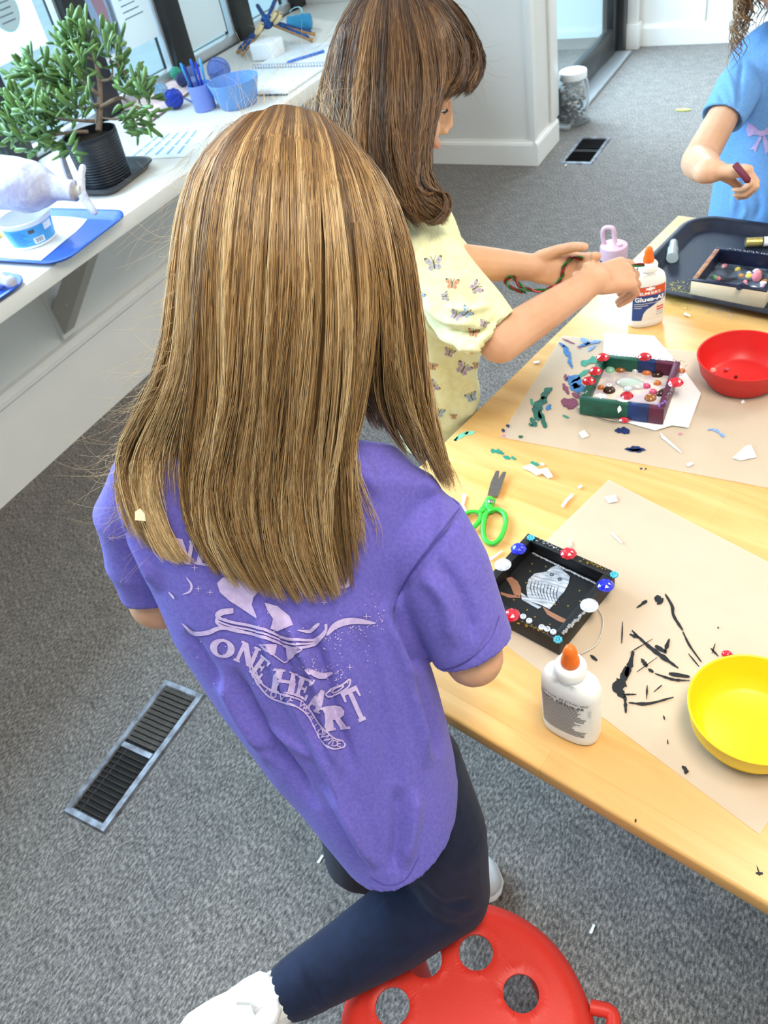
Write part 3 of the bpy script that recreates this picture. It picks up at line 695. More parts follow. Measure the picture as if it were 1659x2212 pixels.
for x, y, r, m_, sy in ((1318,797,.009,M_MINTG,1), (1341,797,.010,M_AMBER,.8), (1398,803,.009,M_ORANGEG,.8), (1420,808,.010,M_BROWNG,.7), (1455,811,.008,M_ORANGEG,.8), (1420,826,.007,M_ORANGEG,.8), (1435,845,.016,M_BROWNG,.5),
                      (1411,845,.007,M_PINKG,.9), (1316,841,.011,M_BROWNG,.9), (1298,836,.006,M_ORANGEG,.8), (1472,800,.007,M_ORANGEG,.8), (1356,840,.008,M_CLEAR,.8), (1396,833,.008,M_PINKG,.7), (1372,800,.006,M_CLEAR,1)):
    p = onz((x, y), ZJF+0.003); cab(jw, (p[0], p[1], ZJF), r, 0.007, m_, sy=sy, rot=0.9 if r > .015 else 0.2)
M_SHELLP = mat('shell_pearl', '#d8cbd0', 0.15, col2='#b8cfc0', vscale=60, coat=0.6)
p = onz((1362,830), ZJF); cab(jw, (p[0], p[1], ZJF), 0.027, 0.009, M_SHELLP, 'pearl_shell', sy=0.55, rot=-0.1)
p = onz((1316,832), ZJF+0.008); lathe('ring_bead', [(0.0016, 0), (0.0042, 0), (0.0045, 0.002), (0.0016, 0.0025)], M_PAPER, jw, (p[0], p[1], ZJF+0.007), n=16)
wire = [onz(p, ZT+0.006) for p in ((1272,880), (1285,898), (1320,910), (1365,908), (1405,905))]
tube('wire_handle', spline(wire, 26), 0.0008, mat('thin_wire', '#4c5250', 0.3, metal=0.7), jw, n=6)
# ---------------------------------------------------------------- scissors
M_SGREEN = mat('scissor_green', '#36c23a', 0.35, var=0.05, vscale=30)
M_STEEL = mat('scissor_steel', '#8b8a8c', 0.3, metal=0.85, var=0.1, vscale=90, stretch=(1, 8, 1))
sc_ = thing('scissors', 'green handled school scissors lying half open on the table', 'scissors', tuple(onz((1062,1085), ZT)))
def blade(tip, w0, base, w1, z, nm):
    tip, base = onz(tip, ZT), onz(base, ZT); d = (tip-base)/np.linalg.norm(tip-base); n = np.array([-d[1], d[0], 0])
    V = [base-n*w1, base+n*w1, base+d*0.03+n*w1, tip+n*w0, tip+d*0.002, tip-n*w0*0.7]
    bm = bmesh.new(); f = bm.faces.new([bm.verts.new((v[0], v[1], z)) for v in V])
    r = bmesh.ops.extrude_face_region(bm, geom=[f]); bmesh.ops.translate(bm, vec=(0, 0, 0.0014), verts=[g for g in r['geom'] if isinstance(g, bmesh.types.BMVert)])
    bmk(nm, bm, M_STEEL, sc_)
blade((1076,1023), 0.0035, (1063,1075), 0.007, ZT+0.004, 'blade')
blade((1091,1027), 0.0035, (1068,1078), 0.006, ZT+0.0056, 'blade')
def loop_ring(pts, nm, z, r=0.0042):
    P = spline([onz(p, z) for p in pts], 40, closed=True)
    v, f = tube_geo(np.vstack([P, P[:1], P[1:2]]), r, 8, False, 0.8)
    mk(nm, v, f, M_SGREEN, sc_, smooth=True)
loop_ring([(1050,1110), (1044,1140), (1048,1165), (1065,1174), (1082,1160), (1092,1130), (1088,1108), (1070,1100)], 'handle_loop', ZT+0.006)
loop_ring([(1035,1107), (1012,1106), (998,1118), (1000,1140), (1012,1147), (1030,1132), (1038,1118)], 'handle_loop', ZT+0.006, 0.0038)
def sgrip(pts, r, nm): tube(nm, spline([onz(p, ZT+0.007) for p in pts], 10), r, M_SGREEN, sc_, n=10, flat=0.7)
sgrip([(1060,1078), (1056,1092), (1062,1106)], [0.0085]*4+[0.0075]*3+[0.005]*3, 'handle_shank'); sgrip([(1058,1080), (1046,1098), (1032,1108)], [0.007]*4+[0.006]*3+[0.004]*3, 'handle_shank')
p = onz((1060,1081), ZT+0.015); lathe('pivot_screw', [(0, 0.0022), (0.003, 0.002), (0.0044, 0.0006), (0.0044, -0.002)], mat('screw_steel', '#b8b8ba', 0.25, metal=0.9), sc_, (p[0], p[1], ZT+0.0135), n=18)
# ---------------------------------------------------------------- glue bottles
M_GLUEB = mat('glue_bottle_white', '#f4f2ec', 0.42, sss=0.15, var=0.01)
M_ORCAP = mat('glue_cap_orange', '#f0701c', 0.4, var=0.06, vscale=80)
M_LORG = mat('label_orange', '#d9562c', 0.5); M_LNAVY = mat('label_navy', '#24407e', 0.5); M_LCREAM = mat('label_cream', '#ece2d2', 0.5)
M_LTXT = mat('label_white', '#f5f5f5', 0.5); M_GREYT = mat('label_grey_text', '#57575a', 0.6); M_PALEG = mat('label_pale_grey', '#c9c8c4', 0.6)
HX, HY = 0.0325, 0.0185     # half width and half depth of the oval body
def bsec(a, s=1.0):
    c, sn = math.cos(a), math.sin(a); e = 2/2.6
    return HX*s*math.copysign(abs(c)**e, c), HY*s*math.copysign(abs(sn)**e, sn)
def glue(loc, yaw, label, front):
    t = thing('glue_bottle', label, 'glue bottle', loc, yaw)
    prof = [(0.0, 0.0), (0.90, 0.0), (0.97, 0.003), (1.0, 0.010), (1.0, 0.078), (0.985, 0.088), (0.90, 0.097), (0.72, 0.1025)]
    n = 48; V, Fc = [], []
    for s, z in prof:
        for i in range(n):
            x, y = bsec(2*math.pi*i/n, max(s, 0.001)); V.append((x, y, z))
    for k in range(len(prof)-1):
        for i in range(n): j = (i+1) % n; Fc.append((k*n+i, k*n+j, (k+1)*n+j, (k+1)*n+i))
    # round shoulder into the neck
    b = len(V); rr = [(0.0155, 0.1045), (0.0135, 0.1075), (0.0135, 0.112)]
    for r, z in rr:
        for i in range(n): a = 2*math.pi*i/n; V.append((r*math.cos(a), r*math.sin(a), z))
    k0 = (len(prof)-1)*n
    for i in range(n): j = (i+1) % n; Fc.append((k0+i, k0+j, b+j, b+i))
    for q in range(2):
        for i in range(n): j = (i+1) % n; Fc.append((b+q*n+i, b+q*n+j, b+(q+1)*n+j, b+(q+1)*n+i))
    Fc.append(tuple(b+2*n+i for i in range(n)))
    mk('bottle_body', V, Fc, M_GLUEB, t, True, True, 60)
    lathe('collar', [(0.0145, 0.108), (0.0165, 0.109), (0.0165, 0.118), (0.0150, 0.1205), (0.0105, 0.1225), (0, 0.1225)], M_GLUEB, t, n=36, local=True)
    lathe('twist_cap', [(0.0092, 0.1222), (0.0098, 0.1235), (0.0094, 0.129), (0.0078, 0.134), (0.0072, 0.142), (0.0052, 0.148), (0.0028, 0.150), (0, 0.1505)], M_ORCAP, t, n=24, local=True)
    # label wraps the flat side; u in [-1,1] across, z up
    def onface(u, z, off, side):
        a0 = math.pi*(0.5 - 0.40*u)
        x, y = bsec(a0); k = 1+off/HY
        return (x*(-side if side > 0 else 1), (y if side > 0 else -y), z) if False else ((-x if side > 0 else x), (y+off if side > 0 else -y-off), z)
    def patch(nm, u0, u1, z0, z1, off, m_, side, nu=16, nz=2, parent=t):
        V = [onface(u0+(u1-u0)*i/nu, z0+(z1-z0)*j/nz, off, side) for j in range(nz+1) for i in range(nu+1)]
        Fc = [(j*(nu+1)+i, j*(nu+1)+i+1, (j+1)*(nu+1)+i+1, (j+1)*(nu+1)+i) for j in range(nz) for i in range(nu)]
        return mk(nm, V, Fc, m_, parent, True, True)
    side = -1
    def txt(nm, s, u, z, size, m_, bold=0.0, off=0.0008, sxk=1.0):
        v, f = text_geo(s, size, bold)
        return mk(nm, [onface(u+q[0]*sxk/(HX*0.95), z+q[1], off, side) for q in v], f, m_, lab, True)
    if front:
        lab = patch('label', -0.82, 0.82, 0.016, 0.083, 0.0003, M_LNAVY, side)
        patch('label_band', -0.82, 0.82, 0.066, 0.083, 0.0005, M_LORG, side, parent=lab)
        # cream swoosh
        sw = []
        V, Fc = [], []
        for i in range(17):
            u = -0.25+1.07*i/16; zt = 0.016+0.038*math.sqrt(max(0, 1-((0.82-u)/1.07)**2))
            V += [onface(u, 0.016, 0.0005, side), onface(u, zt, 0.0005, side)]
        for i in range(16): Fc.append((2*i, 2*i+2, 2*i+3, 2*i+1))
        mk('label_swoosh', V, Fc, M_LCREAM, lab, True, True)
        txt('lettering', "ELMER'S", 0, 0.0705, 0.0072, M_LTXT, 0.0002)
        txt('lettering', 'Glue-All', 0, 0.0585, 0.0122, M_LTXT, 0.0004)
        for k, w in enumerate((0.55, 0.42, 0.36)): patch('small_print', -0.70, -0.70+w*(2-0.4*k), 0.0495-0.004*k, 0.0508-0.004*k, 0.0006, M_PALEG, side, parent=lab)
        for k in range(4): patch('small_print', 0.25, 0.70, 0.038-0.005*k, 0.041-0.005*k, 0.0007, M_LORG if k < 2 else M_PALEG, side, parent=lab)
        v = [(0.006*math.cos(a)*(1 if i % 2 else 0.55), 0.079+0.0042*math.sin(a)*(1 if i % 2 else 0.55)) for i, a in enumerate(np.linspace(0, 2*math.pi, 12, endpoint=False))]
        mk('label_emblem', [onface(q[0]/HX, q[1], 0.0007, side) for q in v], [tuple(range(12))], M_LTXT, lab, True)
    else:
        lab = patch('back_label', -0.80, 0.80, 0.012, 0.083, 0.0002, M_GLUEB, side)
        txt('lettering', 'NOT FOR RETAIL SALE', 0, 0.0800, 0.0042, M_GREYT, 0.00005)
        txt('lettering', "Elmer's Glue-All", -0.12, 0.0742, 0.0060, M_GREYT, 0.0002)
        r = random.Random(4)
        for k in range(19):
            z = 0.0700-0.0028*k
            x0 = -0.74
            segs = [(-0.74, 0.30+0.3*r.random())] if k < 6 else [(-0.74, -0.70+1.35*(0.6+0.4*r.random()))]
            for a, b_ in segs: patch('small_print', a, b_, z, z+0.0011, 0.0007, M_GREYT, side, 10, 1, lab)
            if k < 5: patch('small_print', 0.66-0.0, 0.80, z, z+0.001, 0.0007, M_PALEG, side, 4, 1, lab)
    return t
GB_ = glue((-0.178, 0.514, ZT+0.0008), math.atan2(-0.011, 0.070)+0.02, 'white glue bottle with grey printed back and orange cap near the table edge', False)
GB_.scale = (1.09, 1.09, 1.09)
GB2_ = glue((-0.325, 1.418, ZT+0.0008), math.atan2(0.050, 0.062)-0.12, 'white glue bottle with navy and orange front label beside the dark tray', True)
GB2_.scale = (1.05, 1.05, 1.05)
# lone red bead beside the yellow bowl
p = onz((1571,1412), ZT+0.004); o = cab(None, (p[0], p[1], ZT+0.002), 0.0068, 0.005, M_RED, 'bead', sy=0.8); tag(o, 'small red bead lying behind the yellow bowl', 'bead')
# ---------------------------------------------------------------- navy tray with its contents
M_TRAY = mat('tray_navy', '#171c2b', 0.38, var=0.12, vscale=30, bump=0.25, bscale=500)
def serving_tray(name, label, c, yaw, hx, hy, h, m, rim=0.012, rc=0.055):
    """thin walled tray with rounded corners and a rolled lip"""
    t = thing(name, label, 'tray', c, yaw)
    levels = [(-0.020, 0.0, rc-0.02), (-0.016, 0.0, rc-0.016), (-0.004, h*0.8, rc-0.004), (0.0, h, rc), (0.006, h+0.001, rc+0.006), (rim, h-0.002, rc+rim), (rim-0.001, h-0.005, rc+rim), (0.004, h-0.003, rc+0.003), (-0.002, h*0.7, rc-0.002), (-0.013, -0.0015+0.0015, rc-0.013)]
    inner = [(-0.017, 0.002, rc-0.017)]
    V, Fc = [], []; n = None
    seq = [(-0.030, 0.0025, rc-0.03), (-0.020, 0.0025, rc-0.02), (-0.006, h*0.78, rc-0.006), (-0.001, h-0.001, rc), (0.005, h+0.0005, rc+0.004), (rim, h-0.001, rc+rim), (rim, h-0.004, rc+rim), (0.006, h-0.004, rc+0.004), (0.001, h-0.006, rc), (-0.014, 0.001, rc-0.014), (-0.018, 0.0, rc-0.018)]
    for off, z, r in seq:
        ring = rrect(hx+off, hy+off, max(r, 0.005), 8); n = len(ring)
        V += [(x, y, z) for x, y in ring]
    for k in range(len(seq)-1):
        for i in range(n): j = (i+1) % n; Fc.append((k*n+i, k*n+j, (k+1)*n+j, (k+1)*n+i))
    Fc.append(tuple(range(n))[::-1]); Fc.append(tuple((len(seq)-1)*n+i for i in range(n)))
    mk('tray_body', V, Fc, m, t, True, True, 50)
    return t
# left edge direction follows the table
tl, tn = onz((1398,560), 0.622), onz((1480,480), 0.622)
hx_, hy_ = 0.20, 0.158
cxy = EX*(-0.690+hx_)+EY*(1.735-hy_)
tray_c = (cxy[0], cxy[1], ZT+0.0006)
M_TRAYI = M_TRAY
serving_tray('serving_tray', 'dark navy serving tray holding the wooden frame and glitter', tray_c, YAW, hx_, hy_, 0.020, M_TRAY)
ZTR = ZT+0.0006+0.0025
# spilled glitter
rg = random.Random(11)
def sprinkle(px, py, rad, n, m, label):
    bm = bmesh.new()
    for i in range(n):
        a, d = rg.random()*6.283, rad*math.sqrt(rg.random())*rg.random()
        q = onz((px+d*math.cos(a)*1.4, py+d*math.sin(a)*.8), ZTR)
        s = 0.0005+0.0007*rg.random()
        bmesh.ops.create_grid(bm, x_segments=1, y_segments=1, size=s, matrix=Matrix.Translation((q[0], q[1], ZTR+0.0006)) @ Matrix.Rotation(rg.random()*3, 4, 'Z') @ Matrix.Rotation(rg.random()*.5, 4, 'X'))
    o = bmk('spilled_glitter', bm, m); tag(o, label, 'glitter', kind='stuff')
sprinkle(1470, 642, 60, 900, mat('glitter_gold', '#d8c860', 0.3, metal=0.5), 'gold glitter spilled on the dark tray beside the wooden frame')
sprinkle(1570, 662, 40, 300, mat('glitter_silver', '#c9cdd8', 0.3, metal=0.5), 'silver glitter spilled on the dark tray in front of the wooden frame')
# wooden frame with painted inside
wq = [onz(p, 0.640)[:2] for p in ((1560,535), (1493,605), (1659,630))]
wu = wq[2]-wq[1]; wyaw = math.atan2(wu[1], wu[0]); wd_ = 0.142
wx_ = np.array([math.cos(wyaw), math.sin(wyaw)]); wy_ = np.array([-wx_[1], wx_[0]])
wc = wq[1]+wx_*0.071+wy_*0.071
M_RAW = mat('raw_pine', '#ecd9b8', 0.55, var=0.05, vscale=25, stretch=(1, 6, 6))
wf = thing('wooden_box_frame', 'raw wood box frame with dark painted rim and craft bits inside, on the navy tray', 'picture frame', (wc[0], wc[1], ZTR+0.0008), wyaw)
tray_frame(wf, wc, wyaw, 0.071, 0.009, 0.034, M_RAW, mat('frame_floor_dark', '#1b1b24', 0.5, col2='#5b6a7c', vscale=40), 0.008)
M_RIMN = mat('rim_navy_paint', '#161c33', 0.35, var=0.25, vscale=50)
for a in ((-0.071, 0.071, 0.062, 0.071), (-0.071, 0.071, -0.071, -0.062), (0.062, 0.071, -0.062, 0.062)): box('painted_rim', *a, 0.034, 0.0362, M_RIMN, wf, local=True, bev=0.0005)
box('painted_rim', -0.071, -0.062, -0.062, 0.062, 0.034, 0.0362, mat('rim_brown_paint', '#8a5a48', 0.4, col2='#b78a6a', vscale=60), wf, local=True, bev=0.0005)
for a in ((-0.0625, 0.0625, 0.0605, 0.0625), (-0.0625, 0.0625, -0.0625, -0.0605), (-0.0625, -0.0605, -0.0605, 0.0605), (0.0605, 0.0625, -0.0605, 0.0605)): box('inner_lining', *a, 0.008, 0.034, M_RIMN, wf, local=True)
for x, y, L, w, m_ in ((0.0, 0.066, 0.11, 0.004, M_SILV),):
    bead_row(wf, wc+wx_*(-.05)+wy_*.0665, wc+wx_*.065+wy_*.0665, ZTR+0.037, 40, 0.0012, M_SILV, 'glitter_line', 0.005)
r = random.Random(5)
cols = [mat('bit_%d' % i, c, 0.4, var=0.15) for i, c in enumerate(('#c9b85a', '#d77f8c', '#6fae7c', '#e5e2da', '#7fb7cf', '#c58a4f', '#d9d27a', '#eac7d2'))]
ZW = ZTR+0.0008+0.008
for i in range(26):
    x, y = -0.05+0.1*r.random(), -0.05+0.1*r.random(); q = wc+wx_*x+wy_*y
    if i % 2: gem(wf, (q[0], q[1], ZW), 0.004+0.004*r.random(), 0.004+0.003*r.random(), cols[i % 8], n=6, name='craft_bit', sy=0.6+0.4*r.random(), rot=r.random()*3)
    else: cab(wf, (q[0], q[1], ZW), 0.005+0.004*r.random(), 0.005, cols[(i//2) % 8], 'craft_bit', sy=0.5+0.5*r.random(), rot=r.random()*3)
p = onz((1637,585), ZW+0.022); lathe('pink_egg', [(0, 0), (0.006, 0.001), (0.0095, 0.008), (0.0085, 0.015), (0.005, 0.021), (0, 0.023)], mat('egg_pink', '#ee8f9c', 0.4, coat=0.2), wf, (p[0], p[1], ZW), n=20)
dabs('paint_drip', [(1607,617,26,7,5), (1598,622,10,12,80), (1560,612,30,3,8)], ZTR+0.0371, M_RIMN, wf, 8)
# white paper under the wooden frame
o = pxpoly('paper_sheet', [(1503,630), (1560,640), (1640,655), (1659,650), (1659,625), (1510,610)], ZTR+0.0001, M_PAPER, None, 0.0005); tag(o, 'white paper scrap tucked under the wooden frame on the tray', 'paper')
# clear cap
q0, q1 = onz((1452,560), ZTR+0.008), onz((1455,527), ZTR+0.008)
M_CLRP = mat('clear_plastic', '#e9f2f2', 0.12, trans=0.55, spec=0.6, var=0.02)
cp = thing('plastic_vial', 'small clear plastic vial lying empty on the navy tray', 'vial', (q0[0], q0[1], ZTR))
P = [q0+(q1-q0)*t for t in (0, 0.02, 0.45, 0.5, 0.52, 0.95, 1.0)]
for pp in P: pp[2] = ZTR+0.0125
tube('vial_body', P, [0.0085, 0.0115, 0.0115, 0.0115, 0.009, 0.009, 0.0075], M_CLRP, cp, n=20)
tube('vial_rim', [P[0]+(P[1]-P[0])*t for t in (-2, 3)], 0.0122, M_CLRP, cp, n=20)
# glitter tube
g0, g1 = onz((1608,524), ZTR+0.01), onz((1659,522), ZTR+0.01); g2 = g0+(g1-g0)*1.45
gt = thing('glitter_tube', 'clear tube of gold glitter lying behind the wooden frame', 'glitter tube', (g0[0], g0[1], ZTR))
for v_ in (g0, g1, g2): v_[2] = ZTR+0.0105
tube('tube_body', [g0, g0+(g1-g0)*.05, g1-(g1-g0)*.2, g1-(g1-g0)*.18], [0.008, 0.0098, 0.0098, 0.009], mat('tube_clear', '#f2f6f6', 0.05, trans=0.97, ior=1.08, var=0.005), gt, n=18)
tube('gold_glitter', [g0+(g1-g0)*.08, g1-(g1-g0)*.25], [0.0088, 0.0088], mat('glitter_fill', '#b5923a', 0.3, metal=0.6, col2='#e8d27a', vscale=500), gt, n=18)
tube('tube_cap', [g1-(g1-g0)*.18, g2], [0.0098, 0.0098], M_PAPER, gt, n=18)
# ---------------------------------------------------------------- red stool
M_STOOL = mat('stool_red', '#db382c', 0.42, spec=0.4, var=0.04, vscale=10, bump=0.04, bscale=300)
ZS = 0.30
sq = [onz(p, ZS)[:2] for p in ((725,2212), (1040,1937), (1160,1985), (1240,2085), (1283,2212))]
Am = np.array([[2*a[0], 2*a[1], 1] for a in sq]); bb_ = np.array([a.dot(a) for a in sq]); s_ = np.linalg.lstsq(Am, bb_, rcond=None)[0]
sc0 = s_[:2]; sr = math.sqrt(s_[2]+sc0.dot(sc0))
st = thing('stool', 'round red plastic stool with holes in the seat, under the kneeling leg', 'stool', (sc0[0], sc0[1], 0))
holes = [onz(p, ZS)[:2]-sc0 for p in ((917,2070), (1027,2054), (1125,2143), (846,2171))]
hc = np.mean([np.linalg.norm(h) for h in holes]); 
def stool_seat():
    bm = bmesh.new()
    R_, hr = sr, 0.0235
    nh = 7
    a0 = math.atan2(holes[1][1], holes[1][0])
    hs = [h for h in holes]
    # continue the ring of holes all the way round
    for k in range(3):
        a = math.atan2(holes[2][1], holes[2][0])-(k+1)*0.95; hs.append(np.array([hc*math.cos(a), hc*math.sin(a)]))
    def top(x, y):
        d = math.hypot(x, y)/R_
        return ZS-0.010*d**2-0.018*max(0, (d-0.86)/0.14)**2
    n = 72
    outer = [bm.verts.new((R_*math.cos(2*math.pi*i/n), R_*math.sin(2*math.pi*i/n), 0)) for i in range(n)]
    edges = [bm.edges.new((outer[i], outer[(i+1) % n])) for i in range(n)]
    rings = []
    for rr in (0.94, 0.8):
        pass
    for h in hs:
        ring = [bm.verts.new((h[0]+hr*math.cos(2*math.pi*i/28), h[1]+hr*math.sin(2*math.pi*i/28), 0)) for i in range(28)]
        edges += [bm.edges.new((ring[i], ring[(i+1) % 28])) for i in range(28)]; rings.append(ring)
    bmesh.ops.triangle_fill(bm, use_beauty=True, use_dissolve=False, edges=edges)
    # drop any fill inside the holes
    kill = [f for f in bm.faces if any(math.hypot(f.calc_center_median().x-h[0], f.calc_center_median().y-h[1]) < hr*0.97 for h in hs)]
    bmesh.ops.delete(bm, geom=kill, context='FACES_ONLY')
    for _ in range(6):
        bmesh.ops.subdivide_edges(bm, edges=[e for e in bm.edges if e.calc_length() > 0.010], cuts=1)
        bmesh.ops.triangulate(bm, faces=bm.faces[:])
    for v in bm.verts:
        x, y = v.co.x, v.co.y; z = top(x, y)
        dm = min(math.hypot(x-h[0], y-h[1]) for h in hs)-hr
        v.co.z = z+0.0012*math.exp(-((dm-0.005)/0.004)**2)-0.002*math.exp(-max(dm, 0)/0.002)
    # hole walls and the skirt
    be = [e for e in bm.edges if e.is_boundary]
    r = bmesh.ops.extrude_edge_only(bm, edges=be)
    nv = [g for g in r['geom'] if isinstance(g, bmesh.types.BMVert)]
    for v in nv:
        if math.hypot(v.co.x, v.co.y) > R_*0.98: v.co.x *= 1.03; v.co.y *= 1.03; v.co.z -= 0.035
        else: v.co.z -= 0.004
    bmesh.ops.recalc_face_normals(bm, faces=bm.faces[:])
    return bm
bmk('seat', stool_seat(), M_STOOL, st, True, True, 45)
for k in range(4):
    a = math.radians(45+90*k)+0.3
    P = [(sr*0.84*math.cos(a), sr*0.84*math.sin(a), ZS-0.030), (sr*0.88*math.cos(a), sr*0.88*math.sin(a), 0.15), (sr*0.93*math.cos(a), sr*0.93*math.sin(a), 0.0)]
    tube('leg', spline(P, 8), [0.026]*3+[0.024]*3+[0.022]*2, M_STOOL, st, n=14, local=True)
h0 = onz((1275,2175), 0.27)-np.array([*sc0, 0]); h1 = onz((1322,2190), 0.27)-np.array([*sc0, 0]); h2 = onz((1318,2240), 0.27)-np.array([*sc0, 0]); h3 = onz((1285,2262), 0.27)-np.array([*sc0, 0])
tube('carry_handle', spline([h0, h1, h2, h3], 16), 0.0095, M_STOOL, st, n=10, local=True)
# ================================================================ things on the window counter
ZC = CT+0.0006
def onc(p, z=ZC): return onz(p, z)
M_SAUC = mat('saucer_charcoal', '#4a4d52', 0.45, var=0.06, vscale=25)
M_POT = mat('pot_black', '#1d2027', 0.4, var=0.1, vscale=40)
M_TRAYB = mat('tray_blue', '#2c57b4', 0.35, var=0.06, vscale=20, bump=0.35, bscale=420)
# saucer and potted plant
sa = serving_tray('plant_saucer', 'charcoal square saucer with rounded corners under the plant pot', (-1.955, 1.715, ZC), 0.10, 0.082, 0.115, 0.024, M_SAUC, rim=0.004, rc=0.045)
sa['category'] = 'saucer'
pc = np.array([-1.972, 1.708, ZC+0.0028])
pl = thing('potted_jade_plant', 'jade plant with finger shaped leaves in a ribbed black pot on the window shelf', 'plant', tuple(pc))
prof = [(0, 0), (0.066, 0), (0.070, 0.004)]
for i in range(16):
    z = 0.010+0.118*i/15; r = 0.070+0.006*i/15; prof += [(r+0.0012, z), (r, z+0.003)]
prof += [(0.0765, 0.134), (0.0765, 0.139), (0.0725, 0.139), (0.070, 0.115), (0, 0.115)]
lathe('pot', prof, M_POT, pl, tuple(pc), n=48)
lathe('soil', [(0, 0.119), (0.040, 0.120), (0.0708, 0.1165)], mat('soil_dark', '#35281f', 0.95, var=0.4, vscale=120, bump=0.6, bscale=150), pl, tuple(pc), n=32)
M_TRUNK = mat('plant_bark', '#8a7462', 0.8, var=0.2, vscale=60, bump=0.3, bscale=120)
M_LEAF = mat('jade_leaf', '#3d5c2a', 0.32, col2='#6b8c42', vscale=22, sss=0.05)
DP = 2.33
def dp(x, y, d=0.0): return dep((x, y), DP+d)
br = {'trunk': ([(213,283), (216,240), (216,200), (214,170), (206,130), (192,104)], .0095, .0055),
      'r1': ([(218,232), (245,216), (266,212), (290,230), (314,236)], .0058, .0035), 'r2': ([(266,212), (274,190), (276,170), (262,150), (250,130)], .003, .0018),
      'r3': ([(215,175), (238,170), (243,150), (236,120)], .004, .002), 'l1': ([(213,205), (195,190), (170,170), (140,150), (120,135)], .0055, .003),
      'l2': ([(212,225), (185,235), (150,225), (110,205), (85,160)], .0055, .003), 'l3': ([(205,262), (170,260), (120,255), (70,235), (50,220)], .005, .003),
      'l4': ([(190,285), (160,285), (120,290), (70,285), (40,280)], .0055, .003), 't2': ([(206,130), (185,120), (170,95), (163,70)], .004, .002), 't3': ([(192,104), (200,92), (198,80)], .003, .002),
      'r4': ([(222,255), (248,258), (265,255), (285,262)], .003, .002)}
for k, (pts, r0, r1) in br.items():
    P = spline([dp(x, y, 0.03*math.sin(i*2.1+len(k)*1.7)*(k != 'trunk')) for i, (x, y) in enumerate(pts)], 18)
    tube('trunk' if k == 'trunk' else 'branch', P, np.linspace(r0, r1, 18), M_TRUNK, pl, n=8)
def leaf_mesh(nm, L, w, bend):
    V, Fc = [], []; n = 6
    st = [(0, .12), (.15, .5), (.45, .95), (.75, 1.0), (.93, .7)]
    for t, r in st:
        for j in range(n): a = 2*math.pi*j/n; V.append((w*r*math.cos(a), L*t, 0.62*w*r*math.sin(a)+bend*t*t))
    for k in range(len(st)-1):
        for j in range(n): j2 = (j+1) % n; Fc.append((k*n+j, k*n+j2, (k+1)*n+j2, (k+1)*n+j))
    V += [(0, L, bend)]; b = (len(st)-1)*n
    for j in range(n): Fc.append((b+j, b+(j+1) % n, len(V)-1))
    Fc.append(tuple(range(n-1, -1, -1)))
    me = bpy.data.meshes.new(nm); me.from_pydata(V, [], [f for f in Fc]); me.materials.append(M_LEAF)
    me.polygons.foreach_set('use_smooth', [True]*len(me.polygons)); return me
LM = [leaf_mesh('leaf', 0.050, 0.0068, 0.005), leaf_mesh('leaf', 0.043, 0.0076, -0.004), leaf_mesh('leaf', 0.057, 0.0062, 0.007)]
rl = random.Random(21)
upi, rti, fwi = RC[:, 1], RC[:, 0], RC[:, 2]
clus = [(163,75,-10,16), (190,72,10,10), (150,105,-35,14), (178,110,-20,10), (85,150,-30,20), (60,165,-50,10), (115,185,-30,16), (150,165,-30,18), (175,150,-20,12), (45,225,-40,18), (95,225,-30,16), (140,215,-30,18),
        (165,205,-20,12), (20,262,-45,14), (65,262,-40,18), (110,260,-40,18), (150,250,-40,14), (40,300,-60,14), (90,300,-70,14), (135,300,-120,14), (180,235,-20,8), (240,115,0,9), (255,150,20,8), (243,90,-10,6), (310,205,-5,14), (300,180,0,6), (262,262,100,9), (290,262,120,9), (305,240,100,6), (160,310,-150,8), (275,185,20,5)]
nl = 0; clus = [(x, y, a, max(4, int(n*0.80))) for x, y, a, n in clus]
for (x, y, ang, n) in clus:
    d0 = rl.uniform(-0.07, 0.07)
    for i in range(n):
        if nl >= 300: break
        o = bpy.data.objects.new('leaf', LM[nl % 3]); COL.objects.link(o)
        a = math.radians(ang+rl.gauss(0, 38)); tilt = rl.uniform(-0.7, 0.7)
        v = (upi*math.cos(a)+rti*math.sin(a))*math.cos(tilt)-fwi*math.sin(tilt)
        base = dp(x+rl.gauss(0, 11), y+rl.gauss(0, 11), d0+rl.gauss(0, 0.02)); 
        q = Vector(v).to_track_quat('Y', 'Z') @ Matrix.Rotation(rl.random()*6.28, 4, 'Y').to_quaternion()
        s = rl.uniform(0.95, 1.40)
        M = Matrix.Translation(base) @ q.to_matrix().to_4x4() @ Matrix.Scale(s, 4)
        o.matrix_basis = M; adopt(o, pl); nl += 1
# the finer leaves that cannot be told apart, as one part
V, Fc = [], []; lv = [[tuple(v.co) for v in m_.vertices] for m_ in LM]; lf = [tuple(p.vertices) for p in LM[0].polygons]
for (x, y, ang, n) in clus:
    d0 = rl.uniform(-0.08, 0.08)
    for i in range(int(n*1.3)):
        a = math.radians(ang+rl.gauss(0, 42)); tilt = rl.uniform(-0.8, 0.8)
        v = (upi*math.cos(a)+rti*math.sin(a))*math.cos(tilt)-fwi*math.sin(tilt)
        base = dp(x+rl.gauss(0, 15), y+rl.gauss(0, 15), d0+rl.gauss(0, 0.03))
        q = (Vector(v).to_track_quat('Y', 'Z') @ Matrix.Rotation(rl.random()*6.28, 4, 'Y').to_quaternion()).to_matrix(); s = rl.uniform(0.7, 1.1); b = len(V)
        V += [tuple(Vector(base)+q @ (Vector(c)*s)) for c in lv[i % 3]]; Fc += [tuple(k+b for k in f) for f in lf]
o = mk('small_leaves', V, Fc, M_LEAF, pl, smooth=True); o['kind'] = 'stuff'
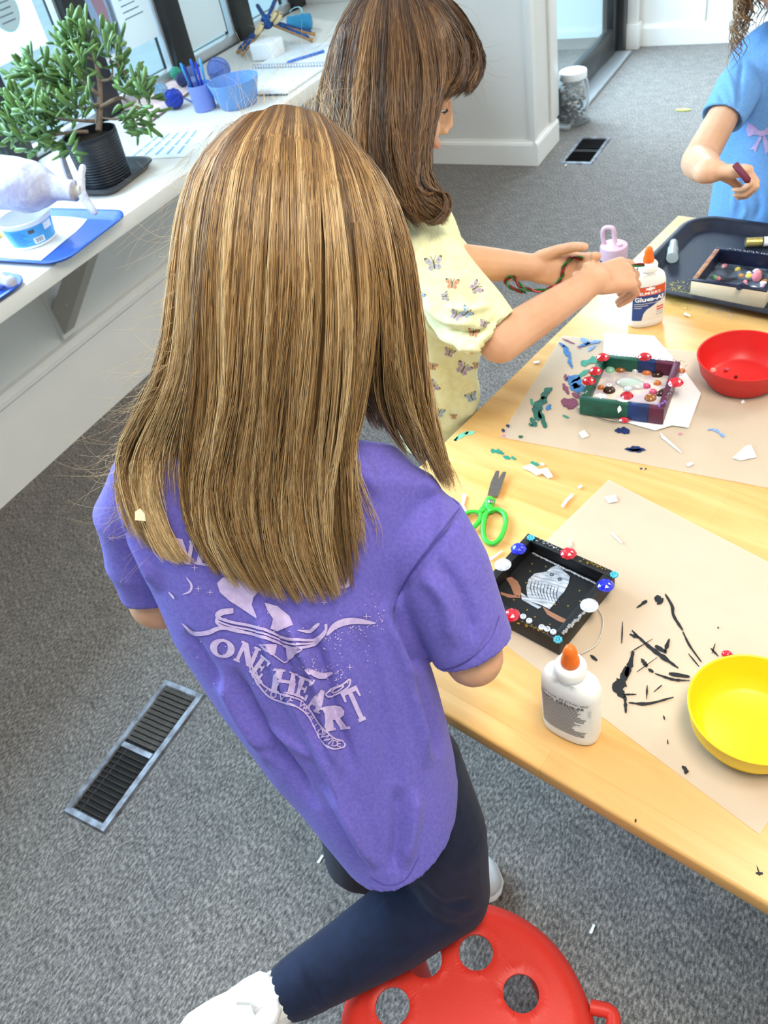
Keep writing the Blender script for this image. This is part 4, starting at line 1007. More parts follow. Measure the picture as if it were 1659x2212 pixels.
# blue serving trays
t1 = serving_tray('serving_tray', 'larger blue plastic tray with the paper fish model and tub on it', (-1.912, 1.358, ZC), 0.06, 0.205, 0.138, 0.016, M_TRAYB, rim=0.009, rc=0.05)
t2 = serving_tray('serving_tray', 'blue plastic tray at the left edge of the picture holding a small white paper model', (-1.940, 1.022, ZC), -0.06, 0.200, 0.138, 0.016, M_TRAYB, rim=0.009, rc=0.05)
ZB = ZC+0.0030
o = pxpoly('paper_sheet', [(-40,500), (60,455), (188,474), (178,487), (165,500), (140,520), (88,563), (40,560), (0,556), (-60,540)], ZB, M_PAPER, None, 0.0006); tag(o, 'white paper sheet lying under the tub on the blue tray', 'paper')
# yoghurt tub
tc_ = onz((76,519), ZB+0.0012); 
M_TUBW = mat('tub_white', '#eef2f4', 0.4, sss=0.1); M_TUBB = mat('tub_blue_print', '#4fa4dc', 0.45, var=0.04, vscale=30); M_TUBD = mat('tub_dark_print', '#2b6ea8', 0.5)
tu = thing('plastic_tub', 'blue and white printed plastic tub standing on the blue tray', 'tub', (tc_[0], tc_[1], ZB+0.0012))
lathe('tub_wall', [(0, 0), (0.055, 0), (0.058, 0.002), (0.067, 0.062), (0.071, 0.063), (0.072, 0.069), (0.068, 0.070), (0.0655, 0.062), (0.056, 0.004), (0, 0.003)], M_TUBW, tu, n=56, local=True)
def arc_patch(nm, a0, a1, z0, z1, off, m_, par, n=18):
    V = []
    for z in (z0, z1):
        r = 0.058+0.009*(z-0.002)/0.060+off
        for i in range(n+1): a = a0+(a1-a0)*i/n; V.append((r*math.cos(a), r*math.sin(a), z))
    return mk(nm, V, [(i, i+1, n+2+i, n+1+i) for i in range(n)], m_, par, True, True)
fa = math.atan2(-tc_[1], -tc_[0])   # towards the room
lbl = arc_patch('printed_band', fa-1.9, fa+1.25, 0.008, 0.056, 0.0004, M_TUBB, tu, 30)
arc_patch('barcode_patch', fa-0.05, fa+0.42, 0.011, 0.027, 0.0008, M_TUBW, lbl)
for i in range(9): arc_patch('barcode_bar', fa+0.02+0.037*i, fa+0.02+0.037*i+(0.022 if i % 3 else 0.012), 0.014, 0.025, 0.0011, M_GREYT, lbl, 2)
for i in range(7): arc_patch('small_print', fa-0.85, fa-0.85+0.45+0.12*((i*7) % 3), 0.048-0.0055*i, 0.0495-0.0055*i, 0.0009, M_TUBD, lbl, 8)
arc_patch('dark_patch', fa-0.12, fa+0.12, 0.040, 0.050, 0.0009, M_GREYT, lbl, 6)
arc_patch('white_patch', fa+0.55, fa+1.0, 0.036, 0.054, 0.0009, M_TUBW, lbl, 8)
# papier mache fish on top of the tub
M_MACHE = mat('papier_mache', '#d2ced6', 0.85, col2='#b4adc4', vscale=24, bump=0.9, bscale=55)
fz = 2.06
ax0, ax1 = dep((-78,392), fz+0.02), dep((166,417), fz-0.02)
fish = thing('papier_mache_fish', 'white papier mache fish model resting on the blue and white tub', 'fish model', tuple((ax0+ax1)/2))
P = [ax0+(ax1-ax0)*t for t in np.linspace(0, 1, 40)]
rr = []
for t in np.linspace(0, 1, 40):
    r = np.interp(t, [0, .05, .15, .3, .5, .65, .75, .82, .9, 1.0], [.010, .030, .050, .062, .066, .060, .044, .030, .0255, .025]); rr.append(r)
P = np.array(P); P[:, 2] += 0.006
v, f = tube_geo(P, rr, 36)
v = [np.array(p)+(np.array(p)-P[min(39, i//36)])*0.10*mnoise.noise(Vector(p)*28) for i, p in enumerate(v)]
mk('body', v, f, M_MACHE, fish, smooth=True)
tl_ = spline([dep(p, fz-0.03) for p in ((180,356), (175,385), (176,415), (190,440), (208,462))], 20)
tube('tail_fin', tl_, [.006]+[.0095]*4+[.012]*8+[.0105]*4+[.009]*2+[.005], M_MACHE, fish, n=10, flat=0.6)
tube('tail_joint', [dep((158,416), fz-0.02), dep((178,412), fz-0.03)], [.019, .014], mat('card_tan', '#c9bfae', 0.8, var=0.1), fish, n=12)
# loose fin leaning at the pot
fv = [onx(p, -2.075) for p in ((126,318), (137,330), (160,392), (148,394), (133,350))]; k_ = min(q[2] for q in fv)-ZC; fv = [q-np.array([0, 0, k_]) for q in fv]
bm = bmesh.new(); fc = bm.faces.new([bm.verts.new(p) for p in fv]); r_ = bmesh.ops.extrude_face_region(bm, geom=[fc]); bmesh.ops.translate(bm, vec=(-0.008, 0, 0), verts=[g for g in r_['geom'] if isinstance(g, bmesh.types.BMVert)])
o = bmk('paper_fin', bm, M_MACHE, None, smooth=False); tag(o, 'loose white papier mache fin leaning beside the black plant pot', 'paper model')
# small model on the second tray
p0, p1 = onz((-30,600), ZB+0.02), onz((30,612), ZB+0.02)
P = np.array([p0+(p1-p0)*t for t in np.linspace(0, 1, 16)]); P[:, 2] = ZB+0.022
v, f = tube_geo(P, [.008, .016, .020, .021, .021, .021, .020, .019, .018, .016, .014, .012, .012, .014, .013, .010], 18)
v = [np.array(p)+(np.array(p)-P[min(15, i//18)])*0.35*mnoise.noise(Vector(p)*60) for i, p in enumerate(v)]
o = mk('papier_mache_model', v, f, M_MACHE, None, smooth=True); tag(o, 'small lumpy white papier mache model on the second blue tray', 'paper model')
p0 = onz((-14,515), ZB+0.001)
yt = lathe('yellow_cup', [(0, 0), (0.022, 0), (0.024, 0.003), (0.028, 0.05), (0.0265, 0.05), (0.0225, 0.004), (0, 0.004)], mat('cup_yellow', '#f2d34a', 0.4, var=0.03), None, (p0[0], p0[1], ZB+0.001), n=28); tag(yt, 'small yellow cup at the left picture edge beside the tub', 'cup')
# letter sheet
M_SHEETB = mat('letter_paper', '#eef3f8', 0.6, var=0.02); M_INKB = mat('faded_ink', '#93b3d3', 0.7)
ls = thing('letter_sheet', 'white sheet with faint lines of writing on the shelf beside the black pot', 'paper', tuple(onc((350,305))))
pxpoly('paper', [(262,347), (345,280), (440,268), (470,270), (412,338)], ZC+0.0004, M_SHEETB, ls, 0.0005)
for k in range(5):
    t = 0.12+0.19*k
    a = np.array((270,340))*(1-t)+np.array((398,334))*t; b = np.array((340,288))*(1-t)+np.array((440,276))*t
    for s0, s1 in ((0.05, 0.35), (0.40, 0.62), (0.66, 0.93)):
        P0, P1 = a+(b-a)*s0, a+(b-a)*s1; pxpoly('ink_line', [P0+(-3, 0), P0+(3, 0), P1+(2.4, 0), P1+(-2.4, 0)], ZC+0.0010, M_INKB, ls, 0.0001)
# craft mat with pebbles and yarn
M_PINKM = mat('mat_pink', '#e9c3c8', 0.8, col2='#f3e3e0', vscale=30); M_MATE = mat('mat_brown_edge', '#7d5f50', 0.7)
mt = thing('craft_mat', 'pink patterned craft mat with brown edge under the yarn balls', 'mat', tuple(onc((340,230))))
pxpoly('mat_base', [(284,296), (350,248), (418,196), (446,186), (395,165), (330,175), (262,235)], ZC+0.0003, M_MATE, mt, 0.003)
pxpoly('mat_top', [(285,289), (348,244), (414,193), (436,186), (392,168), (332,178), (268,236)], ZC+0.0035, M_PINKM, mt, 0.0008)
def yarn(nm, px, rpx, col, lab, tail=None, depth=None, z0=ZC+0.0046):
    m_ = mat('yarn_'+col.strip('#'), col, 0.95, var=0.2, vscale=160, bump=0.8, bscale=320, sheen=0.3)
    c = onz(px, z0); d = np.dot(RC[:, 2], c-CAM); r = rpx*d/F_PX; 
    c2 = onz(px, z0+r); 
    t = thing('yarn_ball', lab, 'yarn ball', (c2[0], c2[1], z0), group='yarn balls on the shelf')
    bm = bmesh.new(); bmesh.ops.create_icosphere(bm, subdivisions=3, radius=r*0.97, matrix=Matrix.Translation((c2[0], c2[1], z0+r)))
    bmk('core', bm, m_, t, smooth=True)
    q = random.Random(int(px[0])); V, Fc = [], []
    for k in range(9):
        ax = Vector((q.gauss(0,1), q.gauss(0,1), q.gauss(0,1))).normalized(); R3 = ax.to_track_quat('Z', 'Y').to_matrix(); off = q.uniform(-.5, .5)*r
        rad = math.sqrt(r*r-off*off)
        P = [np.array(R3 @ Vector((rad*math.cos(a), rad*math.sin(a), off)))+np.array([c2[0], c2[1], z0+r]) for a in np.linspace(0, 2*math.pi, 25)]
        vv, ff = tube_geo(P, r*0.07, 5, False); b = len(V); V += vv; Fc += [tuple(i+b for i in g) for g in ff]
    V = [(x, y, max(z, z0+0.0002)) for x, y, z in V]
    mk('windings', V, Fc, m_, t, smooth=True)
    if tail: tube('yarn_tail', spline([onz(p, z0+0.002) for p in tail], 14), 0.0022, m_, t, n=6)
    return t
yarn('b', (375,213), 19, '#1d3fb0', 'deep royal blue yarn ball with a loose tail', [(390,208), (405,215), (422,224)], z0=ZC+0.0002)
yarn('b', (347,196), 15, '#9cc4e4', 'pale blue yarn ball beside the royal blue one')
yarn('b', (380,158), 12, '#3fae94', 'sea green yarn ball at the window post')
yarn('b', (394,172), 13, '#3a4a86', 'navy yarn ball between the green yarn and the cup')
yarn('b', (418,178), 11, '#7d95cf', 'small grey blue yarn ball behind the cup')
yarn('b', (412,158), 13, '#6f86c8', 'periwinkle yarn ball behind the small grey blue one', z0=ZC+0.0002)
yarn('b', (472,152), 23, '#5f78bd', 'large periwinkle yarn ball beside the marker cup', [(486,140), (492,136), (484,146)], z0=ZC+0.0002)
# marker cup and blue bowl
M_CUPP = mat('cup_periwinkle', '#7b8fd8', 0.5, var=0.04, vscale=20)
cc = onc((445,236))
def nrm_(v): v = np.array(v, float); return v/np.linalg.norm(v)
cu = thing('marker_cup', 'periwinkle cup holding blue felt pens on the shelf', 'cup', (cc[0], cc[1], ZC))
lathe('cup_wall', [(0, 0), (0.036, 0), (0.037, 0.002), (0.040, 0.082), (0.0375, 0.082), (0.0345, 0.004), (0, 0.004)], M_CUPP, cu, n=36, local=True)
pens = [((425,140), '#2d63c8', 'mid blue'), ((414,133), '#3fa0e0', 'sky blue'), ((436,150), '#1c2f7a', 'navy'), ((452,152), '#2436c4', 'ultramarine'), ((430,155), '#58b4ea', 'pale blue')]
for i, (tp, col, cn) in enumerate(pens):
    ph = i*1.257+2.2; a = np.array([cc[0]+0.020*math.cos(ph), cc[1]+0.020*math.sin(ph), ZC+0.006]); d = nrm_([0.10*math.cos(ph)-0.05, 0.10*math.sin(ph), 1.0]); b = a+d*0.145
    o = tube('felt_pen', [a, a+d*.10, a+d*.101, a+d*.138, b], [.0042, .0042, .0048, .0048, .003], mat('pen_'+cn.replace(' ', '_'), col, 0.4), None, n=10)
    tag(o, cn+' felt pen standing in the periwinkle cup', 'pen', 'pens in the cup')
bc = onc((517,226)); M_BOWLB = mat('bowl_steel_blue', '#6f9bd6', 0.5, var=0.03, vscale=15)
o = lathe('craft_bowl', [(0, 0), (0.060, 0), (0.063, 0.003), (0.086, 0.078), (0.086, 0.081), (0.083, 0.081), (0.060, 0.006), (0, 0.005)], M_BOWLB, None, (bc[0], bc[1], ZC), n=56); tag(o, 'steel blue plastic bowl beside the marker cup', 'bowl')
# spiral sketch pad
nb = thing('spiral_sketchpad', 'open wire bound sketchpad lying on the shelf', 'sketchpad', (-1.93, 2.66, ZC))
M_NBP = mat('sketch_paper', '#e9eff2', 0.6, var=0.02)
box('page', -2.10, -1.775, 2.405, 2.665, ZC, ZC+0.007, M_NBP, nb, bev=0.001)
box('cover_edge', -2.103, -1.772, 2.401, 2.407, ZC, ZC+0.0045, mat('cover_dark', '#4d6070', 0.6), nb)
box('page', -2.10, -1.775, 2.685, 2.95, ZC, ZC+0.006, M_NBP, nb, bev=0.001)
bmw = bmesh.new(); V, Fc = [], []
for i in range(26):
    x = -2.092+0.0124*i
    P = [np.array([x+0.002*a/6.28, 2.675+0.0095*math.cos(a), ZC+0.0098+0.0095*math.sin(a)]) for a in np.linspace(0, 6.28, 11)]
    vv, ff = tube_geo(P, 0.0011, 5, False); b = len(V); V += vv; Fc += [tuple(k+b for k in g) for g in ff]
mk('wire_coil', V, Fc, mat('coil_wire', '#8c9cb4', 0.3, metal=0.6), nb, smooth=True)
a, b = onz((618,135), ZC+0.012), onz((700,110), ZC+0.012)
o = tube('blue_pencil', [a, a+(b-a)*.08, a+(b-a)*.1, b], [.0008, .0042, .0044, .0044], mat('pencil_blue', '#3b74d0', 0.4), None, n=8); tag(o, 'blue pencil lying across the sketchpad', 'pencil')
# white block
wb = onc((582,124))
o = box('white_block', wb[0]-0.05, wb[0]+0.05, wb[1]-0.045, wb[1]+0.045, ZC, ZC+0.060, mat('block_white', '#f4f7f9', 0.5, var=0.01), None, bev=0.008, seg=3); tag(o, 'white cube block in front of the stick star', 'block')
# stick star bound with twine and blue yarn
M_STICK = mat('stick_tan', '#b08a5c', 0.8, var=0.2, vscale=60, bump=0.3); M_WRAP = mat('wrap_blue', '#2b5fae', 0.9, col2='#1d3350', vscale=160, bump=0.5, bscale=260); M_TWINE = mat('twine_straw', '#dcc79a', 0.9, var=0.15, vscale=200, bump=0.6)
sc0_ = dep((577,47), 3.12)
ss = thing('stick_star', 'stick star bound with blue yarn and straw twine beside the window', 'craft star', (sc0_[0], sc0_[1], ZC))
for i, (q, d) in enumerate((((513,117), 3.24), ((522,120), 3.20), ((680,74), 3.24), ((677,92), 3.18), ((556,12), 3.3), ((598,-6), 3.2))):
    e_ = dep(q, d); e_[2] = max(e_[2], ZC+0.008)
    P = np.array([sc0_+(e_-sc0_)*t for t in np.linspace(-0.08, 1, 14)])
    s_o = tube('stick', P, 0.0075, M_STICK, ss, n=8)
    tube('yarn_wrap', P[2:-1]+np.array([0, 0, 0.004]), [.0068+.0012*(k % 2) for k in range(11)], M_WRAP, s_o, n=8)
bm = bmesh.new(); bmesh.ops.create_icosphere(bm, subdivisions=2, radius=0.026, matrix=Matrix.Translation(sc0_)); bmk('yarn_knot', bm, M_WRAP, ss, smooth=True)
for k in range(3):
    c = dep(((600,40), (560,62), (590,35))[k], 3.10); P = [c+np.array([0.018*math.cos(a), 0.010*math.sin(a), 0.014*math.sin(a+1)]) for a in np.linspace(0, 6.28, 15)]
    tube('twine_binding', P, 0.007, M_TWINE, ss, n=7, caps=False)
# blue wrapped parcel roll
a, b = onc((622,52), ZC+0.03), onc((672,44), ZC+0.03)
ro = thing('gift_roll', 'turquoise blue wrapped roll with ribbon at the end of the shelf', 'roll', (a[0], a[1], ZC))
M_ROLL = mat('roll_turquoise', '#2f95c8', 0.5, var=0.1, vscale=30, bump=0.2, bscale=60)
P = np.array([a+(b-a)*t for t in (0, .03, .5, .97, 1)]); P[:, 2] = ZC+0.029
tube('roll_body', P, [.022, .028, .028, .028, .022], M_ROLL, ro, n=18)
m_ = (a+b)/2
for s in (-1, 1):
    P = [np.array([m_[0], m_[1], ZC+0.055])+np.array([s*0.03*math.sin(u)*1.0, 0.01*math.cos(u*2), 0.028*math.sin(u/2)**2]) for u in np.linspace(0, 3.1, 10)]
    tube('ribbon_loop', P, 0.003, mat('ribbon_aqua', '#9fe0f0', 0.4), ro, n=6, flat=0.4)
# ---------------------------------------------------------------- papers taped to the glass
def thin_paper(name, c):
    m = bpy.data.materials.new(name); m.use_nodes = True; nt = m.node_tree; nt.nodes.remove(nt.nodes['Principled BSDF'])
    d = nt.nodes.new('ShaderNodeBsdfDiffuse'); t = nt.nodes.new('ShaderNodeBsdfTranslucent'); mx = nt.nodes.new('ShaderNodeMixShader'); mx.inputs[0].default_value = 0.6
    n = nt.nodes.new('ShaderNodeTexNoise'); n.inputs['Scale'].default_value = 60; r = nt.nodes.new('ShaderNodeValToRGB')
    k = hexc(c); r.color_ramp.elements[0].color = (*[x*0.95 for x in k], 1); r.color_ramp.elements[1].color = (*k, 1); nt.links.new(n.outputs['Fac'], r.inputs['Fac'])
    for b in (d, t): nt.links.new(r.outputs['Color'], b.inputs['Color'])
    nt.links.new(d.outputs[0], mx.inputs[1]); nt.links.new(t.outputs[0], mx.inputs[2]); nt.links.new(mx.outputs[0], nt.nodes['Material Output'].inputs['Surface'])
    return m
TP = thin_paper('poster_paper', '#f4f6f6'); TPK = thin_paper('poster_pink', '#e6c6d3'); TPB = thin_paper('poster_blue', '#cadcf0'); TPG = thin_paper('poster_grey', '#b4c0ca'); TPT = thin_paper('poster_teal', '#b4e0de')
XP = XW+0.005
def yzpoly(nm, pts, x, m_, par, th=0.0004):
    V = [(x, y, z) for y, z in pts]+[(x+th, y, z) for y, z in pts]; n = len(pts)
    return mk(nm, V, [tuple(range(n))[::-1], tuple(range(n, 2*n))]+[(i, (i+1) % n, n+(i+1) % n, n+i) for i in range(n)], m_, par)
def poster(label, y0, y1, z0, z1):
    t = thing('window_poster', label, 'poster', (XP, (y0+y1)/2, z0), group='papers taped to the shop window')
    yzpoly('paper', [(y0, z0), (y1, z0), (y1, z1), (y0, z1)], XP, TP, t); return t
zb = onx((280,110), XP)[2]
ps = poster('poster with pink and blue picture and text lines on the shop window', 2.295, 2.615, zb, zb+0.42)
yzpoly('picture', [(2.31, zb+0.02), (2.43, zb+0.01), (2.44, zb+0.40), (2.31, zb+0.40)], XP+0.0006, TPB, ps)
yzpoly('pink_figure', [(2.345, zb+0.05), (2.385, zb+0.03), (2.40, zb+0.14), (2.385, zb+0.24), (2.36, zb+0.27), (2.335, zb+0.22), (2.35, zb+0.14)], XP+0.0012, TPK, ps)
yzpoly('grey_figure', [(2.405, zb+0.04), (2.425, zb+0.03), (2.425, zb+0.16), (2.41, zb+0.18)], XP+0.0012, TPG, ps)
for i in range(8):
    yzpoly('text_line', [(2.47, zb+0.09+0.020*i), (2.57-0.012*(i % 3), zb+0.09+0.020*i), (2.57-0.012*(i % 3), zb+0.094+0.020*i), (2.47, zb+0.094+0.020*i)], XP+0.0006, TPG, ps)
zb = onx((440,95), XP)[2]
poster('plain white notice on the shop window above the yarn', 2.745, 3.01, zb, zb+0.36)
zb = onx((40,125), XP)[2]
ps = poster('white notice with an oval of text lines on the shop window behind the plant', 1.845, 2.10, zb, zb+0.40)
ov = [(1.985+0.055*math.cos(a), zb+0.13+0.062*math.sin(a)) for a in np.linspace(0, 6.283, 28, endpoint=False)]
yzpoly('oval_border', ov, XP+0.0006, TPT, ps); yzpoly('oval', [(1.985+(y-1.985)*.95, zb+.13+(z-zb-.13)*.95) for y, z in ov], XP+0.0012, TP, ps)
for i in range(5): yzpoly('text_line', [(1.955, zb+0.095+0.017*i), (2.012, zb+0.095+0.017*i), (2.012, zb+0.099+0.017*i), (1.955, zb+0.099+0.017*i)], XP+0.0018, TPG, ps)
# ================================================================ floor things
jc_ = onz((1234,268), 0.0)
jar = thing('shell_jar', 'clear plastic jar of shells with white lid on the carpet by the door', 'jar', (jc_[0]+0.005, jc_[1]+0.02, 0))
M_JAR = mat('jar_plastic', '#eef3f5', 0.1, trans=0.9, spec=0.5, var=0.01, ior=1.1); 
lathe('jar_body', [(0, 0.002), (0.066, 0.002), (0.072, 0.008), (0.074, 0.17), (0.066, 0.195), (0.060, 0.20), (0.060, 0.212), (0.0575, 0.212), (0.0575, 0.199), (0.064, 0.192), (0.0715, 0.168), (0.0695, 0.010), (0.064, 0.005), (0, 0.005)], M_JAR, jar, n=40, local=True)
lathe('jar_lid', [(0.064, 0.204), (0.0645, 0.206), (0.0645, 0.232), (0.062, 0.236), (0, 0.237)], mat('lid_white', '#f2f4f5', 0.45, var=0.01), jar, n=40, local=True)
lathe('jar_base', [(0.075, 0.0), (0.076, 0.002), (0.076, 0.012), (0.0735, 0.014)], M_JAR, jar, n=40, local=True)
q = random.Random(3)
for i in range(150):
    z = 0.012+0.165*(i/150); a, d = q.random()*6.283, 0.058*math.sqrt(q.random())
    dark = z < 0.10 and q.random() < 0.93
    m_ = mat('shell_dark', '#4a4441', 0.6, var=0.3) if dark else (mat('shell_white', '#e6e2de', 0.6, var=0.1) if q.random() < .8 else mat('shell_tan', '#b08a72', 0.6, var=0.2))
    s = q.uniform(0.008, 0.013)
    cab(jar, (jar.location[0]+d*math.cos(a), jar.location[1]+d*math.sin(a), z), s, s*0.9, m_, 'shell', sy=q.uniform(.5, 1), rot=q.random()*3) if i < 150 else None
p = onz((1476,239), 0.0)
me_ = [(p[0]+0.032*math.cos(a)*(1+.15*math.cos(2*a)), p[1]+0.014*math.sin(a)) for a in np.linspace(0, 6.283, 16, endpoint=False)]
o = prism('dry_leaf', me_, 0.0008, 0.006, mat('leaf_yellow', '#c6cf62', 0.6, var=0.15, vscale=80), None, bev=0.002); tag(o, 'small yellow green leaf lying on the grey carpet', 'leaf')
for (x, y, lab) in ((1279,2008,'thin white scrap on the carpet to the right of the red stool'), (692,1857,'thin white scrap on the carpet left of the dark leggings'), (1222,357,'tiny pale scrap on the carpet beside the far vent')):
    p = onz((x, y), 0.0); o = prism('paper_scrap', [(p[0]-.003, p[1]-.008), (p[0]+.002, p[1]-.007), (p[0]+.003, p[1]+.008), (p[0]-.001, p[1]+.009)], 0.0006, 0.0022, M_PAPER); tag(o, lab, 'paper scrap')
# water bottle standing on the floor behind the table
M_BOTP = mat('bottle_pink', '#e4bcc8', 0.45, var=0.03); M_BOTN = mat('bottle_navy', '#22304e', 0.35, col2='#3a6fa8', vscale=25)
wbp = onz((1326,530), 0.245)
wb = thing('water_bottle', 'navy water bottle with pink flip lid standing on the floor behind the table', 'bottle', (wbp[0], wbp[1], 0))
lathe('bottle_body', [(0, 0), (0.040, 0), (0.042, 0.004), (0.042, 0.20), (0.040, 0.205), (0, 0.205)], M_BOTN, wb, n=32, local=True)
lathe('lid', [(0.040, 0.203), (0.0425, 0.205), (0.0425, 0.238), (0.041, 0.246), (0.036, 0.249), (0, 0.249)], M_BOTP, wb, n=32, local=True)
P = [np.array([-0.030, 0.0, 0.246]), np.array([-0.036, 0.0, 0.275]), np.array([-0.032, 0.004, 0.297]), np.array([-0.006, 0.006, 0.297]), np.array([0.0, 0.004, 0.270]), np.array([0.006, 0.0, 0.248])]
tube('carry_loop', spline(P, 20), 0.0075, M_BOTP, wb, n=8, local=True)
lathe('spout', [(0.010, 0.248), (0.010, 0.256), (0.006, 0.258), (0, 0.258)], M_BOTP, wb, (0.020, -0.008, 0), n=14, local=True)
# ================================================================ the children
def nrm(v): v = np.asarray(v, float); return v/np.linalg.norm(v)
class Solid:
    """collects closed pieces, fuses them into one continuous surface"""
    def __init__(s): s.V, s.F = [], []
    def add(s, v, f):
        b = len(s.V); s.V += [tuple(map(float, p)) for p in v]; s.F += [tuple(i+b for i in g) for g in f]
    def cap(s, p0, p1, r0, r1, n=14):
        p0, p1 = np.array(p0, float), np.array(p1, float); d = p1-p0; L = np.linalg.norm(d); d = d/(L+1e-9)
        P, r = [], []
        for a in (80, 55, 28): P.append(p0-d*r0*math.sin(math.radians(a))); r.append(r0*math.cos(math.radians(a)))
        for t in (0, .33, .67, 1): P.append(p0+d*L*t); r.append(r0+(r1-r0)*t)
        for a in (28, 55, 80): P.append(p1+d*r1*math.sin(math.radians(a))); r.append(r1*math.cos(math.radians(a)))
        v, f = tube_geo(P, r, n); s.add(v, f)
    def chain(s, pts, rads, n=14):
        for i in range(len(pts)-1): s.cap(pts[i], pts[i+1], rads[i], rads[i+1], n)
    def ell(s, c, ax, rad, n=16):
        ax = [nrm(a) for a in ax]; V, Fc = [], []; m = n//2
        for i in range(1, m):
            th = math.pi*i/m
            for j in range(n):
                ph = 2*math.pi*j/n; l = (math.sin(th)*math.cos(ph)*rad[0], math.sin(th)*math.sin(ph)*rad[1], math.cos(th)*rad[2])
                V.append(np.array(c)+ax[0]*l[0]+ax[1]*l[1]+ax[2]*l[2])
        k = m-1
        V += [np.array(c)+ax[2]*rad[2], np.array(c)-ax[2]*rad[2]]
        for i in range(k-1):
            for j in range(n): j2 = (j+1) % n; Fc.append((i*n+j, (i+1)*n+j, (i+1)*n+j2, i*n+j2))
        for j in range(n): Fc.append((k*n, j, (j+1) % n)); Fc.append((k*n+1, (k-1)*n+(j+1) % n, (k-1)*n+j))
        s.add(V, Fc)
    def loft(s, secs, n=40, sq=2.0):
        """secs: (centre, e1, e2) ellipse frames; closed at both ends"""
        V, Fc = [], []; e = 2/sq
        for c, a, b in secs:
            for j in range(n):
                t = 2*math.pi*j/n; cs, sn = math.cos(t), math.sin(t)
                V.append(np.array(c)+np.array(a)*math.copysign(abs(cs)**e, cs)+np.array(b)*math.copysign(abs(sn)**e, sn))
        for i in range(len(secs)-1):
            for j in range(n): j2 = (j+1) % n; Fc.append((i*n+j, i*n+j2, (i+1)*n+j2, (i+1)*n+j))
        Fc.append(tuple(range(n-1, -1, -1))); Fc.append(tuple((len(secs)-1)*n+j for j in range(n)))
        s.add(V, Fc)
    def fuse(s, name, voxel, m, parent=None, smooth=4, disp=None, fac=0.5):
        me = bpy.data.meshes.new(name); me.from_pydata(s.V, [], s.F); me.update()
        bm = bmesh.new(); bm.from_mesh(me); bmesh.ops.recalc_face_normals(bm, faces=bm.faces[:]); bm.to_mesh(me); bm.free()
        o = bpy.data.objects.new(name, me); COL.objects.link(o)
        md = o.modifiers.new('r', 'REMESH'); md.mode = 'VOXEL'; md.voxel_size = voxel
        if smooth: sm = o.modifiers.new('s', 'SMOOTH'); sm.iterations = smooth; sm.factor = fac
        dg = bpy.context.evaluated_depsgraph_get(); new = bpy.data.meshes.new_from_object(o.evaluated_get(dg))
        bpy.data.objects.remove(o); bpy.data.meshes.remove(me); new.name = name
        if disp is not None:
            n = len(new.vertices); co = np.empty(n*3, np.float32); new.vertices.foreach_get('co', co); co = co.reshape(-1, 3).astype(float)
            no = np.empty(n*3, np.float32); new.vertex_normals.foreach_get('vector', no); no = no.reshape(-1, 3)
            co = disp(co, no)
            nl_ = len(new.loops); np_ = len(new.polygons); vi = np.empty(nl_, np.int32); new.loops.foreach_get('vertex_index', vi); ls_ = np.empty(np_, np.int32); new.polygons.foreach_get('loop_start', ls_)
            m2 = bpy.data.meshes.new(name); m2.vertices.add(n); m2.vertices.foreach_set('co', co.astype(np.float32).ravel()); m2.loops.add(nl_); m2.loops.foreach_set('vertex_index', vi); m2.polygons.add(np_); m2.polygons.foreach_set('loop_start', ls_)
            m2.update(calc_edges=True); bpy.data.meshes.remove(new); new = m2
        new.materials.clear()
        return mko(name, new, m, parent, smooth=True)
def hand(S, wrist, d, n, right=True, curl=(30, 35, 25), spread=0.10, sc=0.80, thumb=(0.5, 20, 20), per=None, wr=0.021):
    """palm with four fingers and a thumb; d: finger direction, n: the way the palm faces; returns finger tips"""
    d = nrm(d); n = nrm(np.array(n)-np.dot(n, d)*d); s_ = np.cross(d, n)*(1 if right else -1)
    W = np.array(wrist, float); tips = []
    off = [0.024, 0.008, -0.008, -0.023]; kn = [0.080, 0.083, 0.079, 0.071]; ln = [(.040, .024, .019), (.044, .027, .020), (.041, .025, .020), (.032, .019, .017)]
    fr = [.0088, .0090, .0086, .0076]
    S.cap(W-d*0.012, W+d*0.014*sc, wr, 0.020*sc+0.003)
    for i in range(4):
        k = W+d*kn[i]*sc+s_*off[i]*sc
        S.cap(W+d*0.012*sc+s_*off[i]*0.55*sc, k, 0.0145*sc, 0.0108*sc)
        c = per[i] if per else curl
        dd = nrm(d+s_*spread*(off[i]/0.024)); ang = 0; p = k; ax = np.cross(dd, n)
        for j in range(3):
            ang += math.radians(c[j]); v = dd*math.cos(ang)+n*math.sin(ang); q = p+v*ln[i][j]*sc
            S.cap(p, q, fr[i]*sc*(1-.07*j), fr[i]*sc*(0.93-.08*j), 12); p = q
        tips.append(p)
    S.ell(W+d*0.045*sc+n*0.004, (d, s_, n), (0.036*sc, 0.030*sc, 0.014*sc))
    tb0 = W+d*0.016*sc+s_*0.018*sc+n*0.004; a = thumb[0]
    v = nrm(d*0.75+s_*a+n*0.45); p = tb0+v*0.040*sc; S.cap(tb0, p, 0.0140*sc, 0.0108*sc)
    for j, L in enumerate((.030, .024)):
        an = math.radians(thumb[1+j]); v = nrm(v*math.cos(an)+(n*0.6-s_*0.5+d*0.3)*math.sin(an)); q = p+v*L*sc; S.cap(p, q, (0.0105-.001*j)*sc, (0.0096-.0014*j)*sc); p = q
    tips.append(p); return tips
